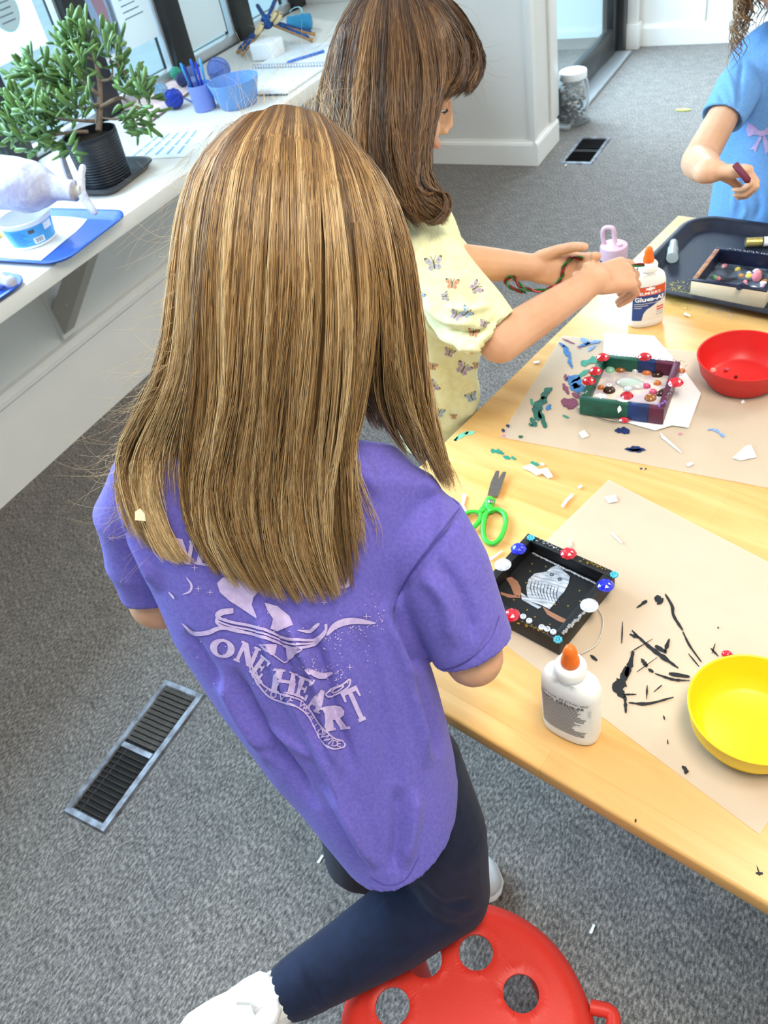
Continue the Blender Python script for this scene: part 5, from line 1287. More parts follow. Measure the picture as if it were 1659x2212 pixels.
def head_solid(S, c, f, u, k=1.0, neck=None, nr=0.034):
    f = nrm(f); u = nrm(np.array(u)-np.dot(u, f)*f); r = np.cross(f, u); c = np.array(c, float)
    P = lambda a, b, h: c+r*a*k+f*b*k+u*h*k
    S.ell(P(0, -.012, .028), (r, f, u), (.071*k, .088*k, .080*k), 24)
    S.ell(P(0, .022, -.030), (r, f, u), (.056*k, .060*k, .076*k), 24)
    S.ell(P(0, .048, -.088), (r, f, u), (.026*k, .028*k, .020*k))
    S.cap(P(-.03, .02, -.075), P(0, .052, -.090), .024*k, .020*k); S.cap(P(.03, .02, -.075), P(0, .052, -.090), .024*k, .020*k)
    for s in (-1, 1):
        S.ell(P(s*.034, .052, -.040), (r, f, u), (.026*k, .024*k, .027*k)); S.ell(P(s*.073, -.008, -.012), (r, f, u), (.008*k, .017*k, .026*k))
        S.ell(P(s*.030, .0625, .0015), (r, f, u), (.0150*k, .0135*k, .0098*k)); S.ell(P(s*.030, .0620, -.0125), (r, f, u), (.0140*k, .0120*k, .0052*k))
        S.cap(P(s*.016, .071, .018), P(s*.042, .058, .016), .011*k, .010*k)
        S.ell(P(s*.009, .086, -.040), (r, f, u), (.008*k, .009*k, .007*k))
    S.cap(P(0, .074, .008), P(0, .090, -.032), .008*k, .0100*k)
    S.ell(P(0, .078, -.061), (r, f, u), (.020*k, .011*k, .0052*k)); S.ell(P(0, .075, -.070), (r, f, u), (.017*k, .011*k, .0056*k))
    if neck is not None: S.cap(neck, P(0, -.012, -.045), nr*1.12, nr)
    return P
def face_parts(P, parent, k, brow, look_down=True):
    M_EW = mat('eye_white', '#f2efec', 0.2, coat=0.5); M_IR = mat('eye_iris', '#4a3424', 0.2, coat=0.6); M_LASH = mat('eyelash', '#241a14', 0.6); M_BROW = mat('eyebrow_'+brow.strip('#'), brow, 0.8); M_LIP = mat('lip', '#cf8d7e', 0.5)
    for s in (-1, 1):
        def rr(a, b, h): return P(a, b, h)
        S = Solid(); ax = (nrm(P(1,0,0)-P(0,0,0)), nrm(P(0,1,0)-P(0,0,0)), nrm(P(0,0,1)-P(0,0,0)))
        S.ell(P(s*.030, .0645, -.0065), ax, (.0115*k, .0105*k, .0075*k), 16)
        e = mk('eye', S.V, S.F, M_EW, parent, smooth=True)
        S = Solid(); S.ell(P(s*.030, .0735, -.0085), ax, (.0045*k, .0022*k, .0040*k), 12); mk('iris', S.V, S.F, M_IR, e, smooth=True)
        tube('eyelashes', [P(s*.030+(t-.5)*.026, .0770-.010*(2*t-1)**2, -.0075+.003*math.sin(3.14*t)) for t in np.linspace(0, 1, 9)], [.0006]+[.0016]*7+[.0006], M_LASH, parent, n=5)
        tube('eyebrow', [P(s*(.014+.032*t), .0815-.014*t*t, .020+.005*math.sin(3.14*t)) for t in np.linspace(0, 1, 9)], [.001]+[.0026]*6+[.0018, .0008], M_BROW, parent, n=5, flat=0.6)
    S = Solid(); ax = (nrm(P(1,0,0)-P(0,0,0)), nrm(P(0,1,0)-P(0,0,0)), nrm(P(0,0,1)-P(0,0,0)))
    S.ell(P(0, .0805, -.0655), ax, (.0175*k, .0100*k, .0078*k), 16); mk('lips', S.V, S.F, M_LIP, parent, smooth=True)
def skin_mat(name, c, c2):
    return mat(name, c, 0.5, sss=0.25, col2=c2, vscale=14, spec=0.35, bump=0.05, bscale=400)
_BVH = {}
def project_marks(name, polys, target, m, parent, off=0.0015, maxlen=10):
    """flat print laid on a garment: shapes traced from the photograph dropped onto the modelled cloth"""
    from mathutils.bvhtree import BVHTree
    if target.name not in _BVH:
        bm0 = bmesh.new(); bm0.from_mesh(target.data); bm0.transform(mw(target)); _BVH[target.name] = BVHTree.FromBMesh(bm0); bm0.free()
    tr = _BVH[target.name]
    bm = bmesh.new()
    for pl_ in polys:
        v, f = pl_[0], pl_[1]; mi = pl_[2] if len(pl_) > 2 else 0
        vs_ = [bm.verts.new((q[0], -q[1], mi*0.0001)) for q in v]
        for g in f:
            try: bm.faces.new([vs_[i] for i in g]).material_index = mi
            except ValueError: pass
    bm.normal_update(); bmesh.ops.triangulate(bm, faces=[f for f in bm.faces if len(f.verts) > 4])
    for _ in range(4):
        L = [e for e in bm.edges if e.calc_length() > maxlen]
        if not L: break
        bmesh.ops.subdivide_edges(bm, edges=L, cuts=1); bmesh.ops.triangulate(bm, faces=[f for f in bm.faces if len(f.verts) > 3])
    dead = []
    for v in bm.verts:
        d = nrm(_v((v.co.x, -v.co.y))); h = tr.ray_cast(Vector(CAM), Vector(d))
        if h[0] is None: dead.append(v); continue
        nn = h[1] if h[1].dot(Vector(d)) < 0 else -h[1]
        v.co = h[0]+nn*(off+v.co.z*4)
    if dead: bmesh.ops.delete(bm, geom=dead, context='VERTS')
    big = [f for f in bm.faces if max(e.calc_length() for e in f.edges) > 0.03]
    if big: bmesh.ops.delete(bm, geom=big, context='FACES')
    me = bpy.data.meshes.new(name); bm.to_mesh(me); bm.free()
    return mko(name, me, m, parent, smooth=True)
def poly(pts): return (np.array(pts, float), [tuple(range(len(pts)))])
def ribbon2d(pts, w, n=40, taper=False):
    P = spline(pts, n); L, Rr = [], []
    for i in range(n):
        d = P[min(i+1, n-1)]-P[max(i-1, 0)]; d = d/(np.linalg.norm(d)+1e-9); q = np.array([-d[1], d[0]])*w/2*(math.sin(math.pi*(i+.3)/n)**.6 if taper else 1)
        L.append(P[i]+q); Rr.append(P[i]-q)
    V = np.array(L+Rr); return V, [(i, i+1, n+i+1, n+i) for i in range(n-1)]
def px_ridges(co, no, ridges):
    """raise soft cloth folds along lines traced on the garment"""
    c = (co-CAM) @ RC; px = np.stack([CX+F_PX*c[:, 0]/c[:, 2], CY-F_PX*c[:, 1]/c[:, 2]], 1)
    front = ((CAM-co)*no).sum(1) > 0
    out = np.zeros(len(co))
    for pts, w, amp in ridges:
        P = spline(pts, 220); ix = np.nonzero(front & (px[:, 0] > P[:, 0].min()-3*w) & (px[:, 0] < P[:, 0].max()+3*w) & (px[:, 1] > P[:, 1].min()-3*w) & (px[:, 1] < P[:, 1].max()+3*w))[0]
        if not len(ix): continue
        d2 = ((px[ix][:, None, :]-P[None])**2).sum(2); i = d2.argmin(1); d = np.sqrt(d2[np.arange(len(ix)), i]); t = i/219.0
        out[ix] += amp*np.exp(-(d/w)**2)*np.clip(np.minimum(t, 1-t)*5, 0, 1)
    return co+no*(out*front)[:, None]
def noise_disp(co, no, amp, sc, seed=0.0):
    v = np.array([mnoise.noise(Vector((p[0]*sc[0]+seed, p[1]*sc[1], p[2]*sc[2]))) for p in co]); return co+no*(amp*v)[:, None]
# ---------------------------------------------------------------- girl in the purple shirt
SK1 = skin_mat('skin_fair', '#d19b78', '#dba886')
D = dep
g1 = thing('person', 'child with long light brown hair in a purple printed T-shirt kneeling on the red stool', 'person', (-0.36, 0.36, 0.0))
HC1 = D((640, 515), 0.748); HF1 = nrm([-0.36, 0.85, -0.40]); HU1 = nrm(np.array([0.03, 0.42, 0.9]))
neck1 = D((620, 950), .785)
elR, elL = D((1022, 1418), .878), D((342, 1296), .95)
shR, shL = D((900, 1160), .855), D((325, 1075), .86)
wrR_ = elR+nrm(np.array([-0.42, 0.69, 0.675])-elR)*0.175; wrL_ = elL+nrm(np.array([-0.53, 0.62, 0.69])-elL)*0.175
hipR, hipL = D((888, 1650), .99), D((790, 1680), 1.01)
kneeR, ankR = onz((975, 1930), .357), onz((632, 2138), .350)
kneeL, ankL = np.array([-0.462, 0.362, 0.300]), np.array([-0.390, 0.462, 0.085])
S = Solid()
PH1 = head_solid(S, HC1, HF1, HU1, 0.88, neck1)
chest1 = (shR+shL)/2+np.array([0, 0, -0.06]); pel1 = (hipR+hipL)/2
S.cap(neck1, chest1, 0.04, 0.07); S.cap(chest1, pel1, 0.075, 0.075); S.cap(shL, shR, 0.026, 0.026)
S.chain([shR, elR, wrR_], [.028, .0335, .022]); S.chain([shL, elL, wrL_], [.028, .035, .022])
hand(S, wrR_, nrm(np.array([-0.42, 0.69, 0.66])-elR), (-0.5, 0, -0.8), True, (28, 30, 20)); hand(S, wrL_, nrm(np.array([-0.50, 0.64, 0.67])-elL), (0.3, 0, -0.9), False, (28, 30, 20))
S.chain([hipR, kneeR, ankR], [.050, .040, .030]); S.chain([hipL, kneeL, ankL], [.050, .040, .030])
footR = onz((470, 2192), .335); S.cap(ankR, footR, .028, .022); S.cap(ankL, np.array([-0.36, 0.49, 0.032]), .022, .015)
S.fuse('body', 0.0042, SK1, g1, 3)
face_parts(PH1, g1, 0.88, '#7a5a3c')
def weave(name, c, c2, sheen=0.12, rough=0.85, vs=260):
    m = mat(name, c, rough, col2=c2, vscale=vs, bump=0.25, bscale=900, sheen=sheen, spec=0.2); return m
M_PURP = weave('purple_jersey', '#665cb2', '#7066bb')
secs = [((548,880), .785, (704,886), .79, (624,872), .772), ((520,930), .795, (735,945), .80, (616,922), .768), ((395,968), .80, (850,965), .815, (605,955), .752), ((285,1012), .815, (948,1060), .835, (600,1012), .742), ((285,1120), .835, (915,1200), .850, (592,1120), .758), ((305,1235), .850, (885,1305), .862, (592,1235), .777),
        ((380,1390), .885, (930,1440), .905, (650,1425), .805), ((475,1535), .925, (966,1560), .945, (715,1585), .835), ((585,1664), .955, (983,1630), .97, (792,1742), .866), ((668,1745), .975, (992,1664), .98, (834,1836), .881), ((735,1805), .985, (990,1690), .988, (872,1922), .897)]
def sec3(L, dl, R_, dr_, B, db):
    l, r, b = D(L, dl), D(R_, dr_), D(B, db); c = (l+r)/2; e1 = (r-l)/2; e2 = b-c
    return c, e1, e2
T1 = [sec3(*a) for a in secs]
# soften: front half shallower is fine; keep the belly clear of the table
S = Solid()
c9, a9, b9 = T1[-1]; dn = nrm(T1[-1][0]-T1[-2][0])
inner = [(c9-dn*0.0+0, a9*0.93, b9*0.93), (c9-dn*0.02, a9*0.92, b9*0.92)]
S.loft(T1+inner, 48, 2.05)
def sleeve(pts, rad, e):
    P = [np.array(p) for p in pts]; out = []
    for i, p in enumerate(P):
        d = nrm(P[min(i+1, len(P)-1)]-P[max(i-1, 0)]); a = nrm(np.cross(d, e)); b = np.cross(a, d); out.append((p, a*rad[i], b*rad[i]*0.92))
    d = nrm(P[-1]-P[-2]); c, a, b = out[-1]; out += [(c, a*0.88, b*0.88), (c-d*0.015, a*0.86, b*0.86)]
    return out
S.loft(sleeve([D((842,1085), .835), D((900,1150), .842), D((955,1245), .850), D((995,1335), .862), D((1024,1400), .872)], [.040, .056, .054, .050, .0465], (0, 0, 1)), 32)
S.loft(sleeve([D((380,1020), .83), D((312,1050), .845), D((290,1110), .87), D((310,1210), .905), D((336,1272), .93)], [.034, .043, .046, .044, .041], (0, 0, 1)), 32)
ridg = [([(545,1300), (580,1380), (625,1490), (690,1620), (760,1760), (800,1850)], 13, 0.0135), ([(612,1330), (650,1400), (690,1500), (712,1600), (745,1680)], 11, 0.0120), ([(580,1340), (615,1430), (655,1530), (700,1640)], 12, -0.0090), ([(500,1440), (545,1540), (620,1650), (690,1750)], 15, -0.0120), ([(470,1450), (520,1550), (590,1650)], 13, 0.0090),
        ([(660,1340), (700,1450), (730,1560), (770,1680)], 14, -0.0090), ([(830,1300), (868,1420), (905,1540), (925,1660)], 15, 0.0135), ([(846,1310), (880,1400), (915,1450)], 12, -.010), ([(880,1440), (920,1540), (950,1640)], 14, -0.0090), ([(770,1330), (805,1450), (835,1600), (855,1750)], 22, -0.0075),
        ([(1000,1105), (945,1180), (885,1255), (856,1310)], 8, -0.0075), ([(900,1000), (950,1090), (960,1180)], 15, 0.0060), ([(905,1230), (960,1300), (980,1400)], 16, 0.0075), ([(940,1200), (1000,1290), (1030,1390)], 14, -0.0060), ([(700,1690), (760,1780), (815,1880)], 11, 0.0105), ([(860,1700), (862,1800), (850,1890)], 16, -0.0090), ([(900,1700), (890,1790), (868,1880)], 13, 0.0090),
        ([(955,1455), (1020,1425), (1075,1345)], 5, -0.0023), ([(400,1360), (450,1440), (480,1490)], 12, -0.0075), ([(265,1090), (300,1180), (345,1280)], 12, 0.0090), ([(720,950), (780,1000), (820,1080)], 16, 0.0060), ([(560,1560), (620,1600), (680,1640)], 9, 0.0045), ([(540,1600), (600,1640), (650,1690)], 8, -0.0045)]
shirt1 = S.fuse('t_shirt', 0.0032, M_PURP, g1, 6, lambda co, no: noise_disp(px_ridges(co, no, ridg), no, 0.0028, (16, 16, 9)))
# shirt print
M_PRINT = mat('print_lilac', '#cdb9dd', 0.8, col2='#bfa9d4', vscale=160)
def topr(p): return np.array(p, float)
GL = {  # heavy slab letters in a unit box
 'N': [[(0,0),(.30,0),(.30,.10),(.24,.10),(.24,.62),(.62,0),(.86,0),(.86,.90),(.95,.90),(.95,1),(.62,1),(.62,.90),(.68,.90),(.68,.40),(.30,1),(0,1),(0,.90),(.08,.90),(.08,.10),(0,.10)]],
 'E': [[(0,0),(.80,0),(.80,.30),(.68,.30),(.66,.12),(.36,.12),(.36,.44),(.52,.44),(.52,.34),(.60,.34),(.60,.66),(.52,.66),(.52,.56),(.36,.56),(.36,.88),(.64,.88),(.66,.72),(.78,.72),(.78,1),(0,1),(0,.90),(.10,.90),(.10,.10),(0,.10)]],
 'H': [[(0,0),(.40,0),(.40,.10),(.32,.10),(.32,.44),(.64,.44),(.64,.10),(.56,.10),(.56,0),(.96,0),(.96,.10),(.88,.10),(.88,.90),(.96,.90),(.96,1),(.56,1),(.56,.90),(.64,.90),(.64,.58),(.32,.58),(.32,.90),(.40,.90),(.40,1),(0,1),(0,.90),(.08,.90),(.08,.10),(0,.10)]],
 'T': [[(.26,0),(.66,0),(.66,.10),(.58,.10),(.58,.86),(.78,.86),(.82,.68),(.92,.68),(.92,1),(0,1),(0,.68),(.10,.68),(.14,.86),(.34,.86),(.34,.10),(.26,.10)]],
 'A': [[(0,0),(.30,0),(.30,.10),(.24,.10),(.28,.26),(.62,.26),(.66,.10),(.58,.10),(.58,0),(1,0),(1,.10),(.92,.10),(.62,1),(.36,1),(.08,.10),(0,.10)]],
 'L': [[(0,0),(.80,0),(.80,.34),(.68,.34),(.64,.12),(.36,.12),(.36,.90),(.46,.90),(.46,1),(0,1),(0,.90),(.10,.90),(.10,.10),(0,.10)]],
 'W': [[(.22,0),(.44,0),(.56,.45),(.70,0),(.92,0),(1.12,.90),(1.2,.90),(1.2,1),(.90,1),(.90,.90),(.96,.90),(.84,.35),(.68,.85),(.50,.85),(.36,.35),(.24,.90),(.32,.90),(.32,1),(0,1),(0,.90),(.06,.90)]],
 'R': [[(0,0),(.40,0),(.40,.10),(.34,.10),(.34,.42),(.42,.42),(.62,0),(.98,0),(.98,.10),(.88,.10),(.70,.46),(.84,.58),(.86,.74),(.78,.92),(.60,1),(0,1),(0,.90),(.08,.90),(.08,.10),(0,.10)]]}
def glyph(ch):
    if ch in 'OD':
        k = 28; V = []; Fc = []
        for i in range(k):
            a = 2*math.pi*i/k
            if ch == 'O': V += [(.45+.45*math.cos(a), .5+.5*math.sin(a)), (.45+.19*math.cos(a), .5+.36*math.sin(a))]
            else:
                x, y = math.cos(a), math.sin(a); V += [(max(0, .35+.52*x) if x < -.0 else .35+.52*x, .5+.5*math.copysign(abs(y)**.7, y)), (.40+.24*x if x > 0 else .34+.06*x, .5+.36*y)]
        for i in range(k): j = (i+1) % k; Fc.append((2*i, 2*j, 2*j+1, 2*i+1))
        return np.array(V), Fc
    return poly(GL[ch][0])
def place_glyph(ch, c, h, w, ang=0.0, shear=0.0):
    """c: traced centre; h, w: traced size in pixels"""
    v, f = glyph(ch); u = []
    for x, y in v:
        X, Y = (x-.45)*w, -(y-.5)*h; X += -Y*shear; a = math.radians(ang)
        u.append(topr((c[0]+X*math.cos(a)-Y*math.sin(a), c[1]+X*math.sin(a)+Y*math.cos(a))))
    return np.array(u), f
pr = []; letters = []
for ch, c, h, w, a in (('N',(398,1190),52,46,10), ('E',(445,1196),50,44,10), ('R',(668,1262),46,40,12), ('L',(706,1258),48,32,8), ('D',(742,1245),52,44,4),
                       ('O',(482,1399),40,60,14), ('N',(535,1412),46,50,24), ('E',(565,1440),46,36,36), ('H',(612,1472),50,58,12), ('E',(657,1486),48,42,20), ('A',(684,1512),46,34,24), ('R',(722,1550),54,60,-8), ('T',(767,1521),76,40,-24)):
    letters.append(place_glyph(ch, c, h, w, a))
def pxring(pts, w, n=50, taper=False):
    v, f = ribbon2d(pts, w, n, taper); return np.array([topr(q) for q in v]), f
def pxfill(pts): return np.array([topr(q) for q in pts]), [tuple(range(len(pts)))]
# heart shaped globe with continents left bare, rings, comet dust
pr += [pxfill([(470,1258), (482,1246), (510,1248), (545,1262), (560,1275), (548,1290), (545,1306), (552,1322), (556,1335), (530,1318), (496,1296), (476,1278)]),
       pxfill([(572,1300), (600,1308), (625,1330), (632,1350), (600,1362), (582,1358), (590,1335), (578,1318)]),
       pxfill([(560,1390), (596,1392), (592,1412), (584,1415)]), pxfill([(620,1396), (648,1404), (622,1428)])]
pr.append(pxring([(562,1390), (590,1416), (612,1432)], 3)); pr.append(pxring([(612,1432), (630,1420), (650,1402)], 3))
for k, o_ in enumerate((0, 9, 17)):
    pr.append(pxring([(505,1315+o_*0.3), (478,1318+o_*.5), (470,1330+o_*.8), (500,1342+o_), (550,1352+o_), (590,1368+o_), (640,1382+o_), (680,1380+o_*.6), (702,1362+o_*.2), (704,1350-o_*.2)], 6 if k != 1 else 4, 70))
pr.append(pxring([(640,1362), (668,1362), (684,1350), (690,1345)], 8, 30, True)); pr.append(pxring([(395,1345), (420,1366), (450,1365), (480,1355), (530,1362)], 10, 40, True))
pr.append(pxring([(705,1372), (725,1350), (760,1340), (810,1345)], 15, 40, True)); pr.append(pxring([(660,1445), (690,1460), (720,1452)], 14, 30, True))
pr.append(pxring([(404,1245), (415,1262), (412,1276), (396,1283)], 5, 30, True)); pr.append(pxring([(366,1277), (374,1286), (378,1292)], 5, 12, True))
pr.append(pxring([(700,1500), (715,1488), (738,1478), (755,1466), (752,1482), (728,1498), (708,1505), (700,1500)], 4, 50)); pr.append(pxring([(716,1495), (728,1484), (742,1480), (730,1492), (716,1495)], 3, 30))
# banner
bt = [(545,1434), (552,1455), (575,1482), (620,1502), (660,1520), (690,1560), (715,1592), (738,1600)]; bb2 = [(545,1450), (560,1478), (585,1505), (630,1522), (662,1545), (688,1588), (715,1616), (740,1614)]
pr.append(pxring(bt, 3.5, 60)); pr.append(pxring(bb2, 3.5, 60)); pr.append(pxring([(738,1600), (744,1607), (740,1614)], 3.5, 12)); pr.append(pxring([(545,1434), (541,1442), (545,1450)], 3.5, 12))
btx = spline([(np.array(a)+np.array(b))/2 for a, b in zip(bt, bb2)], 200)
def path_text(s, P, size, t0, t1):
    out = []; n = len(s)
    for i, ch in enumerate(s):
        if ch == ' ': continue
        t = t0+(t1-t0)*(i+.5)/n; k = int(t*(len(P)-1)); p = P[k]; d = P[min(k+2, len(P)-1)]-P[max(k-2, 0)]; a = math.atan2(d[1], d[0])
        v, f = text_geo(ch, size, 0.3)
        out.append((np.array([topr((p[0]+x*math.cos(a)+y*math.sin(a), p[1]+x*math.sin(a)-y*math.cos(a))) for x, y in v]), f))
    return out
small = path_text('ONE LOVE WORLDWIDE', btx, 19, 0.05, 0.97); specks = []
r = random.Random(9)
def speck(x, y, s): return pxfill([(x-s, y), (x, y-s), (x+s, y), (x, y+s)])
for i in range(240):
    a = r.random(); 
    if i % 3 == 0: x, y = 700+130*a, 1385-55*a+r.gauss(0, 16)
    elif i % 3 == 1: x, y = 660+90*a+r.gauss(0, 8), 1440+20*a+r.gauss(0, 14)
    else: x, y = r.uniform(400, 820), r.uniform(1270, 1500)
    specks.append(speck(x, y, r.uniform(.7, 1.9)))
for x, y in ((422,1225), (755,1440), (700,1300), (790,1330), (455,1278), (430,1270)): specks += [speck(x, y, 2.4), pxring([(x-6, y), (x+6, y)], 1.4, 4), pxring([(x, y-6), (x, y+6)], 1.4, 4)]
M_SEAM = mat('purple_seam', '#554c9c', 0.9, var=0.1, vscale=300)
for q, w in (([(992,1098), (960,1140), (925,1185), (885,1240), (858,1290), (850,1320)], 3.0), ([(945,1447), (985,1440), (1030,1412), (1062,1375), (1078,1330)], 2.0), ([(800,1895), (835,1912), (875,1900), (905,1850)], 2.0), ([(700,935), (760,925), (860,950), (990,1090)], 1.6)):
    project_marks('seam', [pxring(q, w, 40)], shirt1, M_SEAM, shirt1, off=0.0006)
for q in letters: project_marks('printed_letter', [q], shirt1, M_PRINT, shirt1)
for q in pr: project_marks('print_shape', [q], shirt1, M_PRINT, shirt1)
for q in small: project_marks('printed_letter', [q], shirt1, M_PRINT, shirt1)
project_marks('print_specks', specks, shirt1, M_PRINT, shirt1)['kind'] = 'stuff'
# leggings
M_LEG = weave('navy_leggings', '#151d33', '#19213a', 0.08, 0.75, 60)
S = Solid()
S.cap(pel1+np.array([0, 0, 0.06]), pel1, .070, .075)
S.chain([hipR, (hipR+kneeR)/2+np.array([0.010, 0.004, 0]), kneeR], [.062, .060, .0535], 20)
calf = kneeR+(ankR-kneeR)*0.38; calf[2] += 0.004
ankE = kneeR+(ankR-kneeR)*0.98
S.chain([kneeR, calf, kneeR+(ankR-kneeR)*0.72, ankE], [.0525, .0555, .046, .040], 20)
S.chain([hipL, kneeL, kneeL+(ankL-kneeL)*0.4, ankL], [.068, .052, .052, .038], 20)
lr = [([(905,1935), (950,1975), (1010,1985)], 9, .0025), ([(880,1925), (930,1985), (985,2010)], 8, -.002), ([(920,1912), (985,1965), (1035,1960)], 8, .002), ([(640,2080), (665,2140), (700,2190)], 6, .003), ([(655,2078), (685,2140), (715,2180)], 5, -.003), ([(825,1945), (850,1985)], 8, .002), ([(890,1900), (960,1950), (1030,1940)], 7, -.003)]
S.fuse('leggings', 0.004, M_LEG, g1, 6, lambda co, no: px_ridges(co, no, lr))
# socks and shoes
M_SOCK = mat('sock_white', '#d8d5cf', 0.9, var=0.05, vscale=120, bump=0.4, bscale=300); M_SHOE = mat('shoe_white', '#c9cbce', 0.55, var=0.04, vscale=30); M_SOLE = mat('shoe_sole', '#dfdfdd', 0.5, var=0.02)
def ribbed(name, a, b, r0, r1, parent):
    P = [np.array(a)+(np.array(b)-np.array(a))*t for t in np.linspace(0, 1, 8)]; v, f = tube_geo(P, np.linspace(r0, r1, 8), 48)
    v = [np.array(p)+(np.array(p)-P[i//48])*(0.05 if (i % 48) % 3 == 0 else 0) for i, p in enumerate(v[:8*48])]
    mk(name, v, f, M_SOCK, parent, smooth=True)
fd = nrm(ankR-kneeR)
ribbed('sock', ankL+np.array([0, 0, 0.03]), ankL+np.array([0.004, 0.006, -0.045]), .034, .034, g1)
ribbed('sock', ankR-fd*0.025, ankR+fd*0.050, .034, .031, g1)
def shoe(parent, heel, toe, up, w=0.034, h=0.05):
    f = nrm(np.array(toe)-np.array(heel)); L = np.linalg.norm(np.array(toe)-np.array(heel)); up = nrm(np.array(up)-np.dot(up, f)*f); r = np.cross(f, up); H = np.array(heel, float)+up*0.0022
    S = Solid(); prof = [(0.0, .62, .82), (.06, .85, 1.0), (.2, .92, 1.05), (.4, .92, .95), (.6, 1.05, .78), (.8, 1.08, .62), (.93, .85, .50), (1.0, .5, .36)]
    S.loft([(H+f*L*t+up*(0.010+h*hh/2), r*w*ww, up*h*hh/2) for t, ww, hh in prof], 28, 2.4)
    u_ = S.fuse('shoe_upper', 0.003, M_SHOE, parent, 4)
    S = Solid(); S.loft([(H+f*L*t+up*0.007, r*(w*ww+0.003), up*0.0085) for t, ww, hh in [(-.02, .5, 1)]+prof+[(1.03, .45, 1)]], 28, 3.0)
    S.fuse('shoe_sole', 0.003, M_SOLE, parent, 2)
    for k in range(3):
        t = 0.50+0.10*k; c = H+f*L*t+up*(0.012+h*(0.90-.28*k)); tube('lace', [c-r*w*.6-up*.010, c-r*w*.3+up*.001, c+r*w*.3+up*.001, c+r*w*.6-up*.010], 0.0022, M_SOLE, parent, n=6)
shoe(g1, np.array([-0.405, 0.440, 0.002]), np.array([-0.322, 0.522, 0.002]), (0, 0, 1), 0.036, 0.055)
hR = ankR+fd*0.012
shoe(g1, ankR+fd*0.022+np.array([0, 0, 0.034]), ankR+fd*0.165+np.array([0, 0, 0.006]), nrm(np.array([0.05, 0.05, -1.0])), 0.037, 0.058)
tube('heel_tab', [ankR+fd*0.05+np.array([0, 0, .036]), ankR+fd*0.065+np.array([-0.004, 0.004, .046])], .004, M_SOLE, g1, n=6)
# ---------------------------------------------------------------- girl in the yellow butterfly shirt
SK2 = skin_mat('skin_light', '#d6a27f', '#e0b08e')
g2 = thing('person', 'child with brown wavy hair in pale yellow butterfly top holding a pipe cleaner', 'person', (-0.63, 1.15, 0.0))
HF2 = nrm([0.775, 0.44, -0.45]); HU2 = nrm([0.35, 0.2, 0.9]); HC2 = D((866, 187), 1.285)
neck2 = D((880, 445), 1.315)
sR2, eR2, wR2 = D((930, 560), 1.275), D((1080, 738), 1.262), D((1280, 608), 1.318)
ax_r = nrm(np.array([0.115, -0.19, 0])); ax_f = nrm(np.array([0.85, 0.52, 0]))
sL2, eL2, wL2 = neck2-ax_r*0.10+np.array([0, 0, -0.06]), D((978, 566), 1.425), D((1145, 577), 1.385)
S = Solid()
PH2 = head_solid(S, HC2, HF2, HU2, 1.0, neck2)
S.cap(neck2, neck2+np.array([0, 0, -0.10]), .04, .07); S.cap(neck2+np.array([0, 0, -0.10]), np.array([neck2[0]+0.008, neck2[1]+0.004, 0.60]), .07, .072); S.cap(sR2, sL2, .028, .028)
S.chain([sR2, eR2, (eR2*0.6+wR2*0.4), wR2], [.030, .034, .031, .0225]); S.chain([sL2, eL2, (eL2*0.6+wL2*0.4), wL2], [.030, .033, .030, .0225])
for q in (-1, 1):
    a = np.array([neck2[0]+0.008, neck2[1]+0.004, 0.58])+ax_r*0.055*q; S.chain([a, a+np.array([0.0, 0, -0.28]), a+np.array([-0.03, 0, -0.52])], [.06, .045, .03])
# right hand pinches the end of the wire, left hand lies open with curled fingers
dR = nrm(D((1400, 575), 1.345)-wR2)
hand(S, wR2, nrm(D((1372, 588), 1.36)-wR2), nrm(-RC[:, 1]*0.25+RC[:, 2]*0.9+RC[:, 0]*0.15), True, sc=1.0, thumb=(0.40, 25, 30), per=[(22, 45, 30), (30, 52, 34), (36, 58, 38), (40, 62, 40)], wr=0.0235)
hand(S, wL2, nrm(D((1235, 585), 1.375)-wL2), nrm(-RC[:, 2]*0.85-RC[:, 1]*0.25+RC[:, 0]*0.1), False, sc=0.92, thumb=(0.35, 15, 20), per=[(35, 50, 30), (45, 55, 32), (52, 58, 34), (55, 58, 36)], wr=0.0225)
S.fuse('body', 0.0032, SK2, g2, 3)
face_parts(PH2, g2, 1.0, '#4a3322')
M_YEL = mat('yellow_butterfly_cotton', '#e9e6ae', 0.85, col2='#f1eec0', vscale=90, bump=0.15, bscale=700, sheen=0.1, spec=0.2)
S = Solid()
ax_r = nrm(np.array([0.115, -0.19, 0])); ax_f = nrm(np.array([0.85, 0.52, 0]))
def tsec(c, a, b, tilt=0.0): return (np.array(c, float), ax_r*a, ax_f*b+np.array([0, 0, tilt]))
n2 = neck2
fo = lambda dz, q: n2+np.array([0, 0, dz])+ax_f*q
S.loft([tsec(fo(.045, .008), .042, .040), tsec(fo(.02, .004), .056, .048), tsec(fo(0, 0), .085, .058), tsec(fo(-.035, 0), .120, .072), tsec(fo(-.10, .006), .126, .082), tsec(fo(-.18, .012), .122, .086),
        tsec(fo(-.25, .014), .124, .086), tsec(fo(-.33, -.003), .128, .084), tsec(fo(-.43, -.014), .126, .082), tsec(fo(-.43, -.006), .118, .076), tsec(fo(-.41, -.006), .116, .074)], 44, 2.1)
S.loft(sleeve([D((905,520), 1.29), D((935,575), 1.272), D((985,640), 1.266), D((1030,690), 1.264), D((1062,722), 1.262)], [.045, .056, .056, .055, .050], (0, 0, 1)), 32)
S.loft(sleeve([sL2+ax_r*.03, sL2, sL2*.6+eL2*.4, sL2*.25+eL2*.75, eL2], [.036, .044, .043, .042, .040], (0, 0, 1)), 28)
